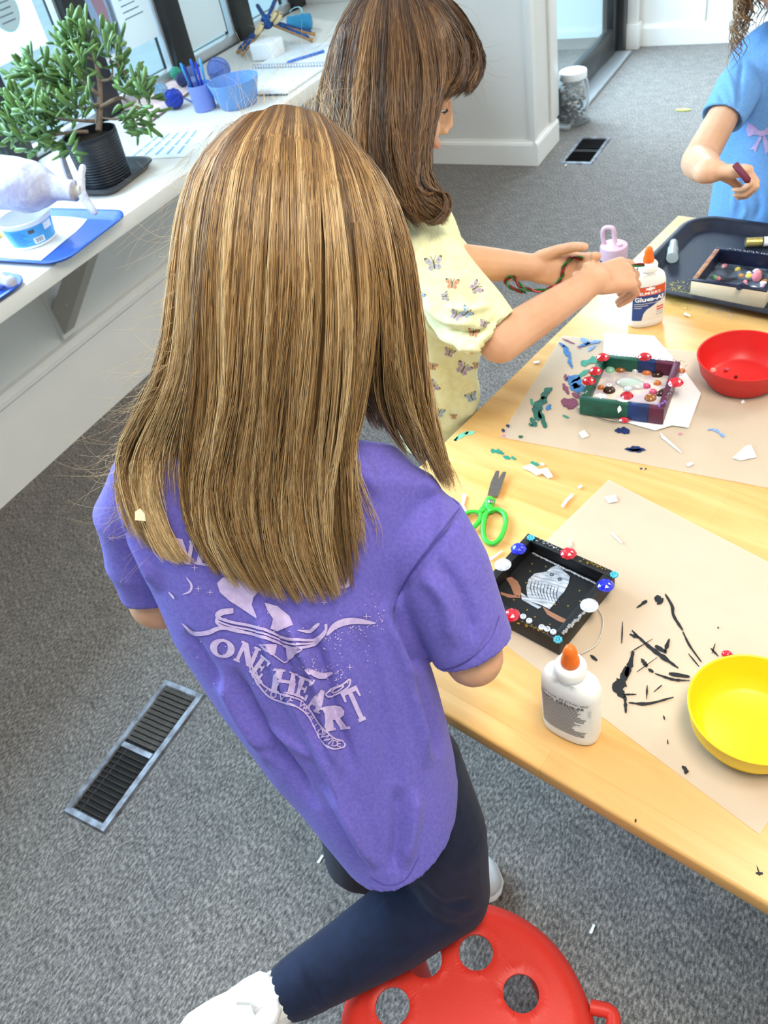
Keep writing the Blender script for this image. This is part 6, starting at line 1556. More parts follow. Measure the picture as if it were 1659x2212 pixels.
rg2 = [([(900,640), (960,690), (1040,700)], 9, 0.0085), ([(905,680), (960,725), (1030,745)], 9, 0.0102), ([(960,660), (1010,670), (1070,660)], 8, 0.0085), ([(985,745), (1030,745), (1075,700)], 7, 0.0102), ([(1000,720), (1040,715), (1075,680)], 5, -0.0085),
       ([(970,712), (1010,722), (1055,712)], 5, -0.0068), ([(1040,772), (1070,735), (1098,690)], 6, 0.0068), ([(1028,765), (1058,730), (1085,685)], 4, -0.0085), ([(930,560), (990,600), (1030,640)], 14, 0.0051), ([(1000,790), (1020,850), (1000,920)], 14, 0.0102), ([(960,790), (975,860), (960,930)], 12, -0.0085), ([(1050,800), (1060,840), (1040,880)], 10, 0.0085), ([(915,520), (960,560), (1000,590)], 10, -0.0051)]
shirt2 = S.fuse('long_top', 0.0030, M_YEL, g2, 5, lambda co, no: noise_disp(px_ridges(co, no, rg2), no, 0.003, (16, 16, 16), 3.0))
# printed butterflies and ladybird moths
PB = {'w': mat('print_cream_grey', '#b9b2b4', 0.8), 'k': mat('print_charcoal', '#4a4648', 0.8), 'o': mat('print_orange', '#dc9f78', 0.8), 'b': mat('print_blue', '#a3bcd8', 0.8), 'l': mat('print_lilac_pale', '#b9a6b8', 0.8)}
def butterfly(x, y, s, ang, c1, kind='b'):
    a = math.radians(ang); out = {c1: [], 'k': []}
    def tr(pts): return (np.array([(x+s*(px*math.cos(a)-py*math.sin(a)), y+s*(px*math.sin(a)+py*math.cos(a))) for px, py in pts]), [tuple(range(len(pts)))])
    for q in (-1, 1):
        out[c1].append(tr([(q*.08, -.1), (q*.5, -.75), (q*1.0, -.8), (q*1.0, -.3), (q*.6, .0)])); out[c1].append(tr([(q*.08, .05), (q*.6, .05), (q*.8, .45), (q*.45, .75), (q*.15, .5)]))
        out['k'].append(tr([(q*.62, -.78), (q*1.04, -.85), (q*1.04, -.5), (q*.9, -.66)])); out['k'].append(tr([(q*.45, -.35), (q*.62, -.4), (q*.58, -.25)])); out['k'].append(tr([(q*.4, .3), (q*.55, .3), (q*.5, .45)]))
        v, f = ribbon2d(np.array([(x+s*(px*math.cos(a)-py*math.sin(a)), y+s*(px*math.sin(a)+py*math.cos(a))) for px, py in ((q*.03, -.25), (q*.2, -.7), (q*.3, -.95))]), 1.0, 8); out['k'].append((v, f))
    out['k'].append(tr([(-.07, -.4), (.07, -.4), (.06, .6), (-.06, .6)]))
    return out
for x, y, s, ang, c in ((938,570,21,-10,'w'), (977,614,16,5,'o'), (1027,622,16,60,'l'), (985,682,15,30,'l'), (1007,676,15,40,'b'), (1023,720,14,10,'o'), (970,762,13,20,'l'), (1000,797,18,30,'l'), (935,792,11,10,'o'), (1018,858,14,-20,'b'), (1052,850,9,40,'o'), (948,892,13,10,'b'), (980,900,8,0,'o'), (935,835,15,50,'l'), (960,640,11,80,'w'), (1045,700,11,20,'l'), (1030,790,10,0,'o'), (905,640,14,20,'b')):
    q = butterfly(x, y, s*0.88, ang, c); pl_ = [(v, f, 0) for v, f in q[c]]+[(v, f, 1) for v, f in q['k']]
    project_marks('butterfly_print', pl_, shirt2, [PB[c], PB['k']], shirt2, off=0.0008, maxlen=8)
M_JEANS = weave('grey_trousers', '#5a616c', '#666d78', 0.1, 0.85, 120)
S = Solid()
for q in (-1, 1):
    a = np.array([neck2[0]+0.006, neck2[1]+0.002, 0.57])+ax_r*0.052*q; S.chain([a, a+np.array([0.0, 0, -0.27]), a+np.array([-0.02, 0, -0.52])], [.066, .055, .042], 18)
S.fuse('trousers', 0.006, M_JEANS, g2, 3)
for q in (-1, 1):
    a = np.array([neck2[0]-0.02, neck2[1], 0.0])+ax_r*0.052*q; shoe(g2, a, a+np.array([0.12, 0.07, 0]), (0, 0, 1), 0.035, 0.055)
# pipe cleaner held between the hands
pc_ = [((1135,632), 1.375), ((1105,622), 1.37), ((1092,606), 1.37), ((1108,598), 1.37), ((1125,618), 1.365), ((1155,628), 1.36), ((1190,622), 1.352), ((1213,600), 1.350), ((1218,575), 1.350), ((1240,556), 1.352), ((1275,566), 1.356), ((1300,578), 1.362), ((1340,575), 1.372), ((1392,572), 1.36)]
PP = spline([D(p, d) for p, d in pc_], 220)
pcn = thing('pipe_cleaner', 'red and green tinsel pipe cleaner twisted between two hands', 'pipe cleaner', tuple(PP[100]))
M_TR = mat('tinsel_red', '#8c1f28', 0.4, metal=0.3, var=0.3, vscale=300); M_TG = mat('tinsel_green', '#2f7a3a', 0.4, metal=0.3, var=0.3, vscale=300)
rq = random.Random(2)
for nm, m_, ph in (('red_strand', M_TR, 0.0), ('green_strand', M_TG, math.pi)):
    T, U, Vv = ring_frames(PP); A = np.linspace(0, 60, 220)+ph
    Q = PP+0.0016*(np.cos(A)[:, None]*U+np.sin(A)[:, None]*Vv)
    tube(nm, Q, 0.0019, m_, pcn, n=5)
    V, Fc = [], []
    for i in range(0, 220):
        for k in range(7):
            a = rq.random()*6.283; dd = math.cos(a)*U[i]+math.sin(a)*Vv[i]+T[i]*rq.uniform(-.5, .5); L = 0.0060*rq.uniform(.6, 1.2); w = np.cross(dd, T[i])*0.0004
            b = len(V); V += [Q[i]-w, Q[i]+w, Q[i]+dd*L]; Fc.append((b, b+1, b+2))
    mk('tinsel_fibres', V, Fc, m_, pcn)
# ---------------------------------------------------------------- child in the blue bow shirt
SK3 = skin_mat('skin_warm', '#d9a684', '#e3b392')
g3 = thing('person', 'curly haired child in a blue shirt with lilac bows standing behind the table', 'person', (-0.17, 2.07, 0.0))
n3 = ony((1705, 70), 2.08)
sR3 = ony((1618, 150), 2.05); dS = np.dot(RC[:, 2], sR3-CAM)
eR3, wR3 = D((1508, 350), dS-0.03), D((1536, 370), dS-0.145)
S = Solid()
HC3 = n3+np.array([0.0, -0.045, 0.155]); PH3 = head_solid(S, HC3, nrm([-0.25, -0.9, -0.25]), (0, -0.2, 1), 1.0, n3)
b3 = n3+np.array([0, 0.0, -0.42])
S.cap(n3, n3+np.array([0, 0, -0.10]), .04, .07); S.cap(n3+np.array([0, 0, -0.10]), b3, .07, .075)
sL3 = n3+(n3-sR3)*np.array([1, 1, -1])*0.9; eL3 = sL3+np.array([0.07, -0.03, -0.16]); wL3 = eL3+np.array([-0.03, -0.15, 0.06])
S.cap(sR3, sL3, .026, .026); S.chain([sR3, eR3, (eR3*.55+wR3*.45), wR3], [.030, .036, .034, .024]); S.chain([sL3, eL3, wL3], [.030, .034, .023])
dW = dS-0.145; fz = nrm(RC[:, 0]*0.95-RC[:, 2]*0.22-RC[:, 1]*0.05)
hand(S, wR3, fz, nrm(-RC[:, 1]*0.75+RC[:, 2]*0.42), True, sc=0.86, thumb=(0.30, 20, 20), per=[(48, 62, 35), (60, 72, 40), (64, 76, 40), (66, 78, 40)], wr=0.024)
hand(S, wL3, (-0.3, -0.9, -0.2), (0, 0, -1), False, sc=0.84)
for q in (-1, 1): a = b3+np.array([0.055*q, 0, -0.02]); S.chain([a, a+np.array([0, 0, -0.24]), np.array([a[0], a[1], 0.06])], [.06, .045, .03])
S.fuse('body', 0.0036, SK3, g3, 3)
face_parts(PH3, g3, 1.0, '#6b4a30')
M_BLUES = weave('blue_jersey', '#6da2e0', '#79ace6', 0.1, 0.85, 200)
S = Solid(); X3, Y3 = np.array([1.0, 0, 0]), np.array([0, 1.0, 0])
def q3(dz, a, b, dx=0.0): return (n3+np.array([dx, 0, dz]), X3*a, Y3*b)
S.loft([q3(.02, .05, .045), q3(0, .080, .055), q3(-.03, .112, .066), q3(-.10, .112, .075), q3(-.20, .112, .078), q3(-.32, .118, .080), q3(-.44, .128, .088), q3(-.44, .118, .080), q3(-.42, .116, .078)], 40, 2.1)
S.loft(sleeve([sR3+np.array([.05, 0, .02]), sR3, sR3*.8+eR3*.2, sR3*.6+eR3*.4, sR3*.46+eR3*.54], [.036, .050, .050, .049, .047], (0, 0, 1)), 28)
S.loft(sleeve([n3+(sL3-n3)*.6, sL3, sL3*.6+eL3*.4, sL3*.4+eL3*.6], [.036, .050, .050, .048], (0, 0, 1)), 28)
rg3 = [([(1605,120), (1598,180), (1592,240)], 5, -.006), ([(1570,150), (1585,200), (1590,230)], 6, .004), ([(1550,190), (1565,230), (1570,262)], 6, -.003), ([(1610,350), (1590,410), (1585,470)], 7, .006), ([(1630,400), (1640,440), (1630,480)], 7, -.006), ([(1600,420), (1612,450), (1600,480)], 6, .005)]
shirt3 = S.fuse('t_shirt', 0.0036, M_BLUES, g3, 5, lambda co, no: noise_disp(px_ridges(co, no, rg3), no, 0.0028, (18, 18, 12), 9.0))
M_BOW = mat('print_bow_lilac', '#b7a4dc', 0.8, col2='#c5b4e4', vscale=120); M_BOWD = mat('print_bow_shade', '#8f83c6', 0.8)
bow = [[(1616,264), (1628,270), (1640,282), (1641,292), (1630,290), (1616,296), (1612,280)], [(1650,282), (1660,272), (1672,266), (1678,280), (1672,294), (1658,290), (1650,292)], [(1640,282), (1651,281), (1652,293), (1641,294)],
       [(1641,294), (1646,296), (1636,318), (1632,330), (1628,322), (1620,324), (1634,306)], [(1648,295), (1653,294), (1664,312), (1668,328), (1660,326), (1654,332), (1650,312)]]
project_marks('bow_print', [pxfill(b) for b in bow], shirt3, M_BOW, shirt3, maxlen=8)
project_marks('bow_print', [pxring([(1640,283), (1652,282), (1652,293), (1640,294), (1640,283)], 1.4, 20), pxring([(1618,276), (1630,282), (1639,287)], 1.2, 10), pxring([(1674,276), (1662,282), (1653,287)], 1.2, 10)], shirt3, M_BOWD, shirt3, off=0.0013, maxlen=8)
M_SHORT = weave('dark_shorts', '#3a4152', '#434a5c', 0.1, 0.85, 120)
S = Solid()
for q in (-1, 1): a = b3+np.array([0.055*q, 0, -0.02]); S.chain([a, a+np.array([0, 0, -0.16])], [.076, .062], 18)
S.cap(b3+np.array([-.05, 0, 0]), b3+np.array([.05, 0, 0]), .078, .078); S.fuse('shorts', 0.006, M_SHORT, g3, 3)
for q in (-1, 1): a = b3+np.array([0.055*q, 0.03, 0]); a[2] = 0; shoe(g3, a, a+np.array([0, -0.14, 0]), (0, 0, 1), 0.035, 0.055)
# the dark red crayon in the fist
c0, c1 = D((1592, 360), dW-0.050), D((1616, 390), dW-0.060)
o = tube('crayon', [c0-(c1-c0)*.15, c0, c1, c1+(c1-c0)*.12], [.0065, .0065, .0065, .002], mat('crayon_maroon', '#6b1630', 0.5, var=0.1), None, n=12); tag(o, 'dark maroon crayon held in the fist of the blue shirted child', 'crayon')
# ================================================================ hair
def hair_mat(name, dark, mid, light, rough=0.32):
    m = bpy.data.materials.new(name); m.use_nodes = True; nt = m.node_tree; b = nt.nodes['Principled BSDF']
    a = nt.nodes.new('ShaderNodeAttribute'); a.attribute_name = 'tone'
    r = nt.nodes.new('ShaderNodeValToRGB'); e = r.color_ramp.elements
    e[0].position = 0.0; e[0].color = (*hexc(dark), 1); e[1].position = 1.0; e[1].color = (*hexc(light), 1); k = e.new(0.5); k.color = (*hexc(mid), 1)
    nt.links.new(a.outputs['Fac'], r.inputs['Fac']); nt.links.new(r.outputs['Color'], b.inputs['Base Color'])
    b.inputs['Roughness'].default_value = rough; b.inputs['Specular IOR Level'].default_value = 0.55
    t = nt.nodes.new('ShaderNodeBsdfTranslucent'); nt.links.new(r.outputs['Color'], t.inputs['Color'])
    mx = nt.nodes.new('ShaderNodeMixShader'); mx.inputs[0].default_value = 0.18
    out = nt.nodes['Material Output']; nt.links.new(b.outputs[0], mx.inputs[1]); nt.links.new(t.outputs[0], mx.inputs[2]); nt.links.new(mx.outputs[0], out.inputs['Surface'])
    return m
def strands_mesh(name, P, rad, tone, m, parent):
    """P: (n, k, 3) strand points; rad: (n, k); tone: (n, k) -> one mesh of thin three sided strands"""
    n, k, _ = P.shape
    T = np.empty_like(P); T[:, 1:-1] = P[:, 2:]-P[:, :-2]; T[:, 0] = P[:, 1]-P[:, 0]; T[:, -1] = P[:, -1]-P[:, -2]
    T /= np.linalg.norm(T, axis=2, keepdims=True)+1e-12
    U = np.cross(T, np.array([0.437, -0.59, 0.68])); U /= np.linalg.norm(U, axis=2, keepdims=True)+1e-9; W = np.cross(T, U)
    vs_ = np.empty((n, k, 3, 3), np.float32)
    for j in range(3):
        a = 2*math.pi*j/3+0.5; vs_[:, :, j] = P+rad[..., None]*(math.cos(a)*U+math.sin(a)*W)
    base = (np.arange(n)*k*3)[:, None, None]+(np.arange(k-1)*3)[None, :, None]
    j = np.arange(3)[None, None, :]; j2 = (j+1) % 3
    q = np.stack([base+j, base+j2, base+3+j2, base+3+j], -1).reshape(-1, 4).astype(np.int32)
    me = bpy.data.meshes.new(name); me.vertices.add(n*k*3); me.vertices.foreach_set('co', vs_.ravel())
    nf = len(q); me.loops.add(nf*4); me.loops.foreach_set('vertex_index', q.ravel()); me.polygons.add(nf); me.polygons.foreach_set('loop_start', np.arange(nf, dtype=np.int32)*4)
    me.update(calc_edges=True)
    at = me.attributes.new('tone', 'FLOAT', 'POINT'); at.data.foreach_set('value', np.repeat(np.clip(tone, 0, 1).astype(np.float32).ravel(), 3))
    me.polygons.foreach_set('use_smooth', np.ones(nf, bool)); me.materials.append(m)
    o = bpy.data.objects.new(name, me); COL.objects.link(o); return adopt(o, parent)
def lift(P, Ph, rmin, ext):
    """keep strands outside the skull"""
    c = Ph(0, -.012, .028); ax = [Ph(1,0,0)-Ph(0,0,0), Ph(0,1,0)-Ph(0,0,0), Ph(0,0,1)-Ph(0,0,0)]; k = np.linalg.norm(ax[0])
    e = np.stack([((P-c)@(a/k))/(q*k) for a, q in zip(ax, (.073, .090, .083))], -1); rho = np.linalg.norm(e, axis=-1, keepdims=True)
    m_ = (rmin+ext)[:, None, None]; return np.where(rho < m_, c+(P-c)*m_/np.maximum(rho, .2), P)
def rest_on(P, key, marg):
    """strands lie on the cloth instead of passing through it"""
    tr = _BVH[key]; sh = P.shape; Q = P.reshape(-1, 3).copy(); mg = np.broadcast_to(marg, sh[:-1]).reshape(-1)
    for i in range(len(Q)):
        v = Q[i]-CAM; L = math.sqrt(v@v); d = v/L; h = tr.ray_cast(Vector(CAM), Vector(d), L+mg[i])
        if h[0] is not None: Q[i] = CAM+d*(h[3]-mg[i])
    return Q.reshape(sh)
def guides3d(G, k):
    return np.array([spline([D((x, y), d) for x, y, d in g], k) for g in G])
def across(G3, s):
    """Catmull-Rom between neighbouring guides; s in [0, len-1]"""
    n = len(G3); i = np.clip(np.floor(s).astype(int), 0, n-2); u = (s-i)[:, None, None]
    g = lambda q: G3[np.clip(q, 0, n-1)]
    a, b, c, d = g(i-1), g(i), g(i+1), g(i+2)
    return 0.5*((2*b)+(-a+c)*u+(2*a-5*b+4*c-d)*u*u+(-a+3*b-3*c+d)*u**3)
def lock_hair(G, n, rs, k=18, Ph=None, rm=1.125, cloth=None, depth=0.022, clump=14, cl=0.42, wob=0.0020, r0=0.00036, end=(0.93, 1.03), seed=0.0, base=0.45, var=0.38, wave=0.0060):
    G3 = guides3d(G, 60); m = len(G)
    if Ph is not None:
        G3 = lift(G3, Ph, rm, np.zeros(m))
        for _ in range(40): G3[:, 1:22] = 0.25*G3[:, :21]+0.5*G3[:, 1:22]+0.25*G3[:, 2:23]
        for _ in range(3): G3[:, 1:-1] = 0.25*G3[:, :-2]+0.5*G3[:, 1:-1]+0.25*G3[:, 2:]
    if cloth: G3 = rest_on(G3, cloth, 0.012)
    s = rs.uniform(0, m-1, n)
    C = np.sort(rs.uniform(0, m-1, clump*(m-1))); near = C[np.abs(s[:, None]-C[None]).argmin(1)]
    P0, P1 = across(G3, s), across(G3, near)
    t = np.linspace(0, 1, 60)[None, :, None]
    P = P0+(P1-P0)*np.clip(cl*np.clip((t-0.10)*1.6, 0, 1)+0.4*np.clip((t-0.72)*3.5, 0, 1), 0, 0.92)
    dpt = rs.uniform(0, 1, n)**1.5*depth; cd_ = (np.sin(near*37.7+seed)*0.5+0.5)*0.006
    fw = RC[:, 2]
    P = P+fw*(dpt+cd_)[:, None, None]*np.clip((t-0.14)*4, 0.04, 1)
    cph = near*61.7; ca = wave*(0.6+0.8*(np.sin(near*17.3)*.5+.5)); tw = t[..., 0]
    sw = (ca[:, None]*np.sin((3.0+1.8*np.sin(near*7.7))[:, None]*tw*1.6+cph[:, None])*np.clip(tw*1.5-.15, 0, 1))
    P = P+sw[..., None]*RC[:, 0]+0.6*sw[..., None]*np.sin(cph)[:, None, None]*RC[:, 2]
    ph = rs.uniform(0, 6.28, (n, 3)); fr = rs.uniform(3, 9, n)
    P = P+wob*np.stack([np.sin(fr[:, None]*t[..., 0]*2+ph[:, [i]]) for i in range(3)], -1)*np.clip(t*2, 0, 1)
    # resample to k points, each strand with its own length
    L = np.minimum(1.0, rs.uniform(end[0], end[1], n)); idx = np.linspace(0, 1, k)[None, :]*L[:, None]*59
    i0 = np.clip(np.floor(idx).astype(int), 0, 58); u = (idx-i0)[..., None]; ar = np.arange(n)[:, None]
    P = P[ar, i0]*(1-u)+P[ar, i0+1]*u
    tt = np.linspace(0, 1, k)[None, :]
    rad = r0*rs.uniform(0.7, 1.3, n)[:, None]*np.clip(np.minimum(1.0, (1.02-tt)*6), 0.15, 1)
    streak_ = 0.45*np.sin(near*3.7+seed)+0.35*np.sin(near*9.1+seed)+0.22*np.sin(near*23.3+1.3*seed)+0.15*np.sin(near*51.0)
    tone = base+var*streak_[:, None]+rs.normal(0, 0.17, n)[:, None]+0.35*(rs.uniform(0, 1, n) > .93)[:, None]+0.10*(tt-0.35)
    tone = tone-0.45*np.clip(1-tt/0.24, 0, 1)  # naturally darker roots, deepened to paint shade into the crown
    return P, rad, tone
def base_sheet(name, G, inset, m, parent, ns=30, k=30, t1=0.97):
    G3 = guides3d(G, 60); V = across(G3, np.linspace(0, len(G)-1, ns))[:, (np.linspace(0, t1, k)*59).astype(int)]
    V = V+RC[:, 2]*inset; V2 = V+RC[:, 2]*0.004
    A = V.reshape(-1, 3); B = V2.reshape(-1, 3); Fc = []; N = len(A)
    for i in range(ns-1):
        for j in range(k-1):
            q = (i*k+j, i*k+j+1, (i+1)*k+j+1, (i+1)*k+j); Fc += [q, tuple(N+x for x in reversed(q))]
    o = mk(name, np.vstack([A, B]), Fc, m, parent, smooth=True)
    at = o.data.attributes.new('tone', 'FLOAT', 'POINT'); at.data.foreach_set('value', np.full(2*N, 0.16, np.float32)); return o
def hair_cap(name, P, m, parent, scale=1.06, tone=0.2, front=0.2):
    """close fitting shell of hair over the skull, open at the face"""
    V, Fc = [], []; nu, nv = 40, 24
    c = P(0, -.012, .028); r, f, u = P(1,0,0)-P(0,0,0), P(0,1,0)-P(0,0,0), P(0,0,1)-P(0,0,0)
    for i in range(nv+1):
        th = math.radians(2+118*i/nv)
        for j in range(nu):
            ph = 2*math.pi*j/nu; fy = math.cos(ph); t2 = th*(1-0.50*max(0, fy)**1.5)
            V.append(c+r*.073*scale*math.sin(t2)*math.sin(ph)+f*.090*scale*math.sin(t2)*fy+u*.083*scale*math.cos(t2))
    for i in range(nv):
        for j in range(nu): j2 = (j+1) % nu; Fc.append((i*nu+j, i*nu+j2, (i+1)*nu+j2, (i+1)*nu+j))
    Fc.append(tuple(range(nu)))
    o = mk(name, V, Fc, m, parent, smooth=True)
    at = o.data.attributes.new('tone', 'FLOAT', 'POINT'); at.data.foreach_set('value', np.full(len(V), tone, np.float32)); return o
def flyaways(starts, rs, n, L, k=16, r=0.00016, curl=0.02, down=0.5):
    """loose single hairs leaving the surface"""
    i = rs.integers(0, len(starts), n); P = np.zeros((n, k, 3)); P[:, 0] = starts[i][:, :3]; d = starts[i][:, 3:]
    d = d+rs.normal(0, 0.28, (n, 3)); w = rs.normal(0, 1, (n, 3)); step = (L*rs.uniform(.4, 1.2, n)/k)[:, None]
    for j in range(1, k):
        d = d+curl*np.cross(w, d)*3+np.array([0, 0, -0.03*down]); d = d/np.linalg.norm(d, axis=1, keepdims=True); P[:, j] = P[:, j-1]+d*step
    rad = np.full((n, k), r)*np.linspace(1, .4, k)[None]; return P, rad, np.full((n, k), 0.85)+rs.normal(0, .1, (n, 1))
RS = np.random.default_rng(12)
HM1 = hair_mat('hair_light_brown', '#63462a', '#bd935c', '#f6dba8')
GA = [[(520,252,.715),(418,325,.718),(380,450,.728),(368,600,.735),(345,760,.745),(300,880,.768),(258,965,.790),(252,1060,.806),(280,1150,.812)],
      [(528,248,.705),(424,318,.702),(388,470,.702),(378,650,.708),(360,800,.722),(312,900,.752),(272,1000,.785),(296,1110,.800),(332,1195,.806)],
      [(540,243,.700),(440,315,.685),(404,470,.680),(395,650,.690),(385,800,.705),(342,920,.740),(312,1010,.775),(326,1110,.790),(366,1195,.800),(396,1220,.802)],
      [(555,240,.696),(470,308,.670),(440,470,.660),(425,650,.670),(420,820,.690),(402,950,.722),(388,1050,.745),(398,1150,.760),(448,1235,.772)],
      [(570,237,.695),(504,303,.660),(475,460,.648),(465,650,.658),(460,830,.685),(440,960,.713),(424,1060,.737),(444,1170,.754),(512,1268,.768)],
      [(590,228,.695),(555,300,.655),(525,450,.638),(515,650,.650),(505,850,.680),(482,980,.712),(472,1080,.734),(500,1190,.753),(560,1283,.769)],
      [(610,226,.695),(590,300,.655),(575,450,.632),(570,650,.645),(555,850,.679),(535,980,.710),(527,1090,.735),(550,1200,.755),(602,1298,.770)],
      [(630,228,.695),(622,310,.655),(620,460,.630),(620,650,.643),(602,850,.678),(590,1000,.713),(582,1100,.736),(597,1210,.755),(640,1302,.771)],
      [(650,232,.697),(655,320,.658),(665,470,.632),(665,650,.645),(650,850,.680),(636,1000,.714),(630,1100,.737),(645,1210,.756),(690,1303,.773)],
      [(670,238,.700),(690,330,.662),(708,480,.638),(712,650,.650),(702,850,.683),(686,1000,.716),(682,1100,.739),(700,1210,.759),(727,1290,.774)],
      [(690,245,.702),(725,340,.668),(755,480,.648),(765,650,.660),(755,800,.685),(736,950,.716),(722,1050,.736),(732,1180,.757),(748,1275,.774)],
      [(705,252,.706),(755,350,.676),(795,480,.660),(812,620,.670),(800,760,.690),(776,880,.714),(756,980,.734),(764,1070,.750),(785,1170,.766)]]
GB = [[(703,251,.707),(750,350,.678),(792,480,.664),(810,620,.675),(806,740,.700),(800,840,.735),(818,915,.772),(856,960,.795)],
      [(720,262,.710),(792,350,.686),(830,480,.676),(852,620,.686),(862,760,.705),(878,860,.735),(915,960,.772),(950,1030,.792)],
      [(730,270,.716),(818,355,.701),(868,475,.700),(890,620,.710),(903,760,.725),(915,880,.752),(940,975,.780),(968,1048,.802)],
      [(735,275,.722),(826,362,.722),(878,485,.727),(897,620,.737),(914,760,.748),(930,880,.768),(955,980,.792),(984,1062,.812)]]
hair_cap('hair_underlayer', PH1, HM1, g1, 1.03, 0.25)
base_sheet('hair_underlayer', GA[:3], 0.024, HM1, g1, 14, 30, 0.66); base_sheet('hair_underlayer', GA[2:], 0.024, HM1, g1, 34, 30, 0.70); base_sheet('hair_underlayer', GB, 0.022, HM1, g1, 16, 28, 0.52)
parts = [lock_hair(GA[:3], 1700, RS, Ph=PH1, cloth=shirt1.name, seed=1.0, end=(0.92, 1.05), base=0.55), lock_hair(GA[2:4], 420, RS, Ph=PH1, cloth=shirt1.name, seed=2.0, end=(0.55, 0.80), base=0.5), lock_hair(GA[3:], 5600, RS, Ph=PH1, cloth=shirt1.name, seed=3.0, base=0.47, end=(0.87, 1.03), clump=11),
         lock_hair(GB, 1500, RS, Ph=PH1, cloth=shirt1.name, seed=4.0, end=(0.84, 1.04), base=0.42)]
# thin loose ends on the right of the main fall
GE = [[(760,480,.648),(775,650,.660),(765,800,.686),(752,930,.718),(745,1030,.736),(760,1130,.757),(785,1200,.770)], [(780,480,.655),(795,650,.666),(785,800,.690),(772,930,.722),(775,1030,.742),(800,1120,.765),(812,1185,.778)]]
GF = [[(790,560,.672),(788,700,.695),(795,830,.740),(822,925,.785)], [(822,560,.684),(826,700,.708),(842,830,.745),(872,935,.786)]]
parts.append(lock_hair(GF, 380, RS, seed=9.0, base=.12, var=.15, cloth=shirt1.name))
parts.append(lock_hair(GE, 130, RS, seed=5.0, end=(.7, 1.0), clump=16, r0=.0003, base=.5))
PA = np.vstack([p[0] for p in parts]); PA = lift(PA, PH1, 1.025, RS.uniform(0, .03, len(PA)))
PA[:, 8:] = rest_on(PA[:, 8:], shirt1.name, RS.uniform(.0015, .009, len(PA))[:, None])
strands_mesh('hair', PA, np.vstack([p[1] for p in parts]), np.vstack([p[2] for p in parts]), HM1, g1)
st_ = []
for g, o_ in ((GA[0], (-1, 0)), (GA[1], (-1, 0)), ([(480,300,.70),(540,240,.70),(600,226,.695),(660,232,.70),(720,262,.71),(780,330,.70)], (0, 1))):
    for p in guides3d([g], 40)[0]: st_.append(np.r_[p, nrm(RC[:, 0]*o_[0]*.8+RC[:, 1]*(o_[1]*.9)-np.array([0, 0, 0.5])*(o_[1] == 0))])
st_ = np.array(st_)
P, rad, tn = flyaways(st_, RS, 300, 0.070, r=.00014); strands_mesh('loose_hairs', P, rad, tn, HM1, g1)['kind'] = 'stuff'
# ---------------------------------------------------------------- brown wavy hair
HM2 = hair_mat('hair_brown', '#432e1e', '#7a5737', '#c39562')
GC = [[(800,-55,1.270),(725,50,1.272),(698,180,1.280),(685,320,1.290),(690,460,1.300),(700,560,1.310)],
      [(812,-58,1.245),(748,50,1.220),(722,180,1.212),(716,320,1.222),(730,460,1.240),(745,560,1.255)],
      [(826,-60,1.220),(785,40,1.182),(766,180,1.167),(763,320,1.178),(782,460,1.202),(800,540,1.22)],
      [(840,-60,1.205),(822,40,1.165),(816,180,1.150),(817,320,1.166),(838,430,1.188),(868,500,1.205)],
      [(852,-60,1.202),(862,40,1.164),(868,180,1.150),(868,300,1.165),(880,390,1.178),(910,450,1.190),(938,472,1.198)],
      [(866,-60,1.205),(902,40,1.175),(922,150,1.165),(920,260,1.170),(905,350,1.178),(918,420,1.184),(950,452,1.190),(958,470,1.2)],
      [(880,-58,1.212),(945,40,1.195),(968,130,1.198),(946,215,1.205),(926,290,1.205),(924,350,1.200),(946,405,1.196),(964,440,1.198)]]
GD = [[(868,-58,1.210),(930,30,1.190),(960,120,1.195),(952,180,1.205),(932,230,1.210)],
      [(885,-56,1.215),(965,20,1.212),(1000,100,1.225),(994,165,1.235),(964,205,1.238)],
      [(900,-52,1.225),(985,15,1.240),(1026,95,1.265),(1028,150,1.275),(1005,195,1.272)],
      [(905,-50,1.240),(990,10,1.270),(1032,90,1.300),(1036,150,1.310),(1014,198,1.305)]]
hair_cap('hair_underlayer', PH2, HM2, g2, 1.10, 0.15)
base_sheet('hair_underlayer', GC, 0.022, HM2, g2, 26, 30, 0.58); base_sheet('hair_underlayer', GD, 0.012, HM2, g2, 14, 20, 0.85)
parts = [lock_hair(GC, 3300, RS, Ph=PH2, rm=1.14, seed=6.0, clump=9, wob=.004, base=.40, r0=.00055, end=(.88, 1.03)), lock_hair(GD, 1100, RS, Ph=PH2, rm=1.14, seed=7.0, clump=8, wob=.003, base=.28, depth=.014, r0=.00055)]
# the lock that curls up at the end
GL_ = [[(885,150,1.170),(895,250,1.176),(905,340,1.182),(900,390,1.178),(925,420,1.180),(955,410,1.184),(964,440,1.188),(945,472,1.190),(925,470,1.19)], [(905,150,1.172),(915,250,1.178),(925,340,1.182),(925,385,1.178),(948,405,1.178),(968,420,1.184),(966,455,1.188),(940,480,1.190),(920,476,1.19)]]
parts.append(lock_hair(GL_, 260, RS, seed=8.0, clump=6, wob=.001, base=.45, depth=.010, r0=.0005, end=(.9, 1.0)))
PA = np.vstack([p[0] for p in parts]); PA = lift(PA, PH2, 1.11, RS.uniform(0, .05, len(PA)))
strands_mesh('hair', PA, np.vstack([p[1] for p in parts]), np.vstack([p[2] for p in parts]), HM2, g2)
st_ = np.array([np.r_[p, nrm(RC[:, 0]*o_-np.array([0, 0, .6])+RS.normal(0, .3, 3))] for g, o_ in ((GC[0], -.7), (GC[6], .7), (GC[4], .2), (GD[3], .5)) for p in guides3d([g], 30)[0]])
P, rad, tn = flyaways(st_, RS, 90, 0.06, r=.00018); strands_mesh('loose_hairs', P, rad, tn-.25, HM2, g2)['kind'] = 'stuff'
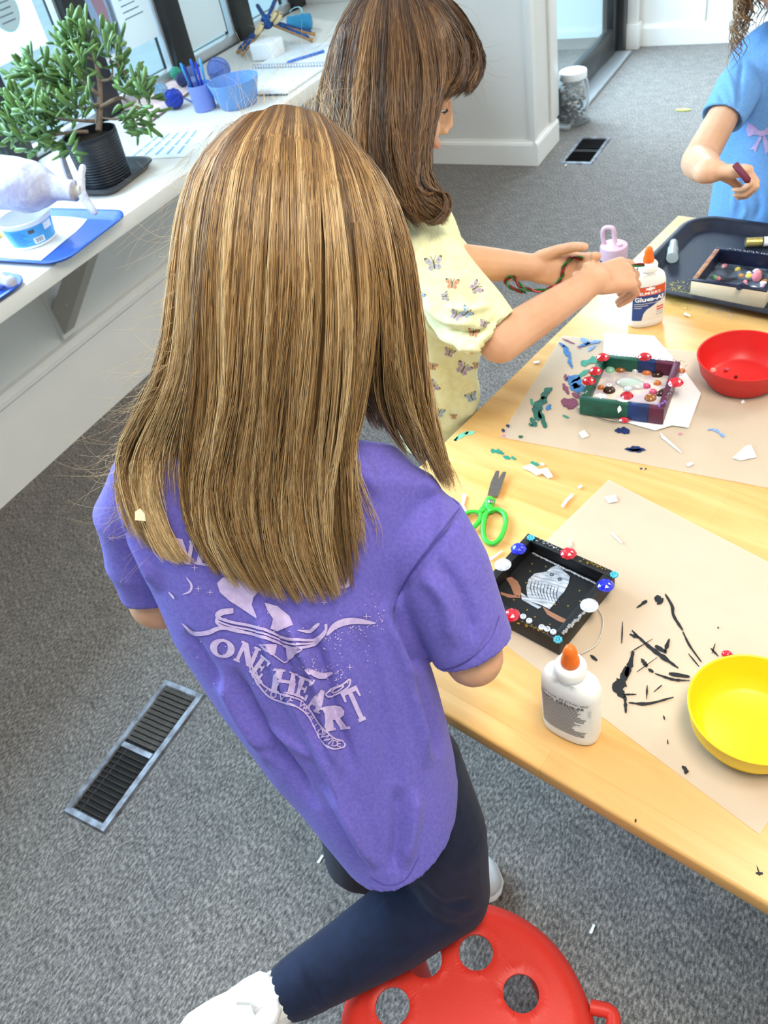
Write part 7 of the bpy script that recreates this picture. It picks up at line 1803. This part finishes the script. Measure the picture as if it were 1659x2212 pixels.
# ---------------------------------------------------------------- curly hair of the child in blue
HM3 = hair_mat('hair_curly_brown', '#4a3220', '#8d6a48', '#caa473')
hair_cap('hair_underlayer', PH3, HM3, g3, 1.12, 0.2)
nC, kC = 300, 46
f3, u3, r3 = nrm(PH3(0,1,0)-PH3(0,0,0)), nrm(PH3(0,0,1)-PH3(0,0,0)), nrm(PH3(1,0,0)-PH3(0,0,0)); c3 = PH3(0, -.012, .028)
P = np.zeros((nC, kC, 3)); rad = np.zeros((nC, kC)); tone = np.zeros((nC, kC))
for i in range(nC):
    ph = RS.uniform(0.20*math.pi, 1.80*math.pi); fy, sx = math.cos(ph), math.sin(ph)   # keep the face clear
    t = np.linspace(0, 1, kC); th = np.radians(8+82*np.clip(t*2.2, 0, 1))
    ro = RS.uniform(1.04, 1.22)
    core = c3+np.outer(np.sin(th)*sx*.078*ro, r3)+np.outer(np.sin(th)*fy*.094*ro, f3)+np.outer(np.cos(th)*.088*ro, u3)
    L = RS.uniform(0.12, 0.24)
    core = core+np.outer(np.clip(t-.42, 0, 1)/.58*L, np.array([0, 0, -1.0]))+np.outer(np.clip(t-.42, 0, 1)*.02, r3*sx)
    A = RS.uniform(0, 6.28)+t*RS.uniform(24, 40); R_ = RS.uniform(.006, .013)*np.clip(t*3, 0.2, 1)
    P[i] = core+np.outer(np.cos(A)*R_, r3)+np.outer(np.sin(A)*R_, f3)+np.outer(np.sin(A*.7)*R_*.4, u3)
    rad[i] = RS.uniform(.0010, .0020)*np.clip((1.02-t)*5, .2, 1); tone[i] = .45+.3*RS.normal()*.5
strands_mesh('hair', P, rad, tone, HM3, g3)
P2 = P[:60]+RS.normal(0, .006, (60, 1, 3)); strands_mesh('loose_hairs', P2, np.full((60, kC), .0004), tone[:60]+.2, HM3, g3)['kind'] = 'stuff'

# bit of paper caught in the hair
c_ = D((303, 1112), 0.762); ux, uy = RC[:, 0], RC[:, 1]
V = [c_+ux*a*0.001+uy*b*0.001 for a, b in ((-5, -5), (5, -6), (4, 1), (0, 6), (-5, 3))]
o = mk('paper_scrap', V+[v+RC[:, 2]*0.0008 for v in V], [(0,1,2,3,4), (9,8,7,6,5)]+[(i, (i+1) % 5, 5+(i+1) % 5, 5+i) for i in range(5)], mat('cream_paper', '#e6d3b4', 0.7, var=0.03))
tag(o, 'small cream paper scrap caught in the ends of the long light brown hair', 'paper scrap')
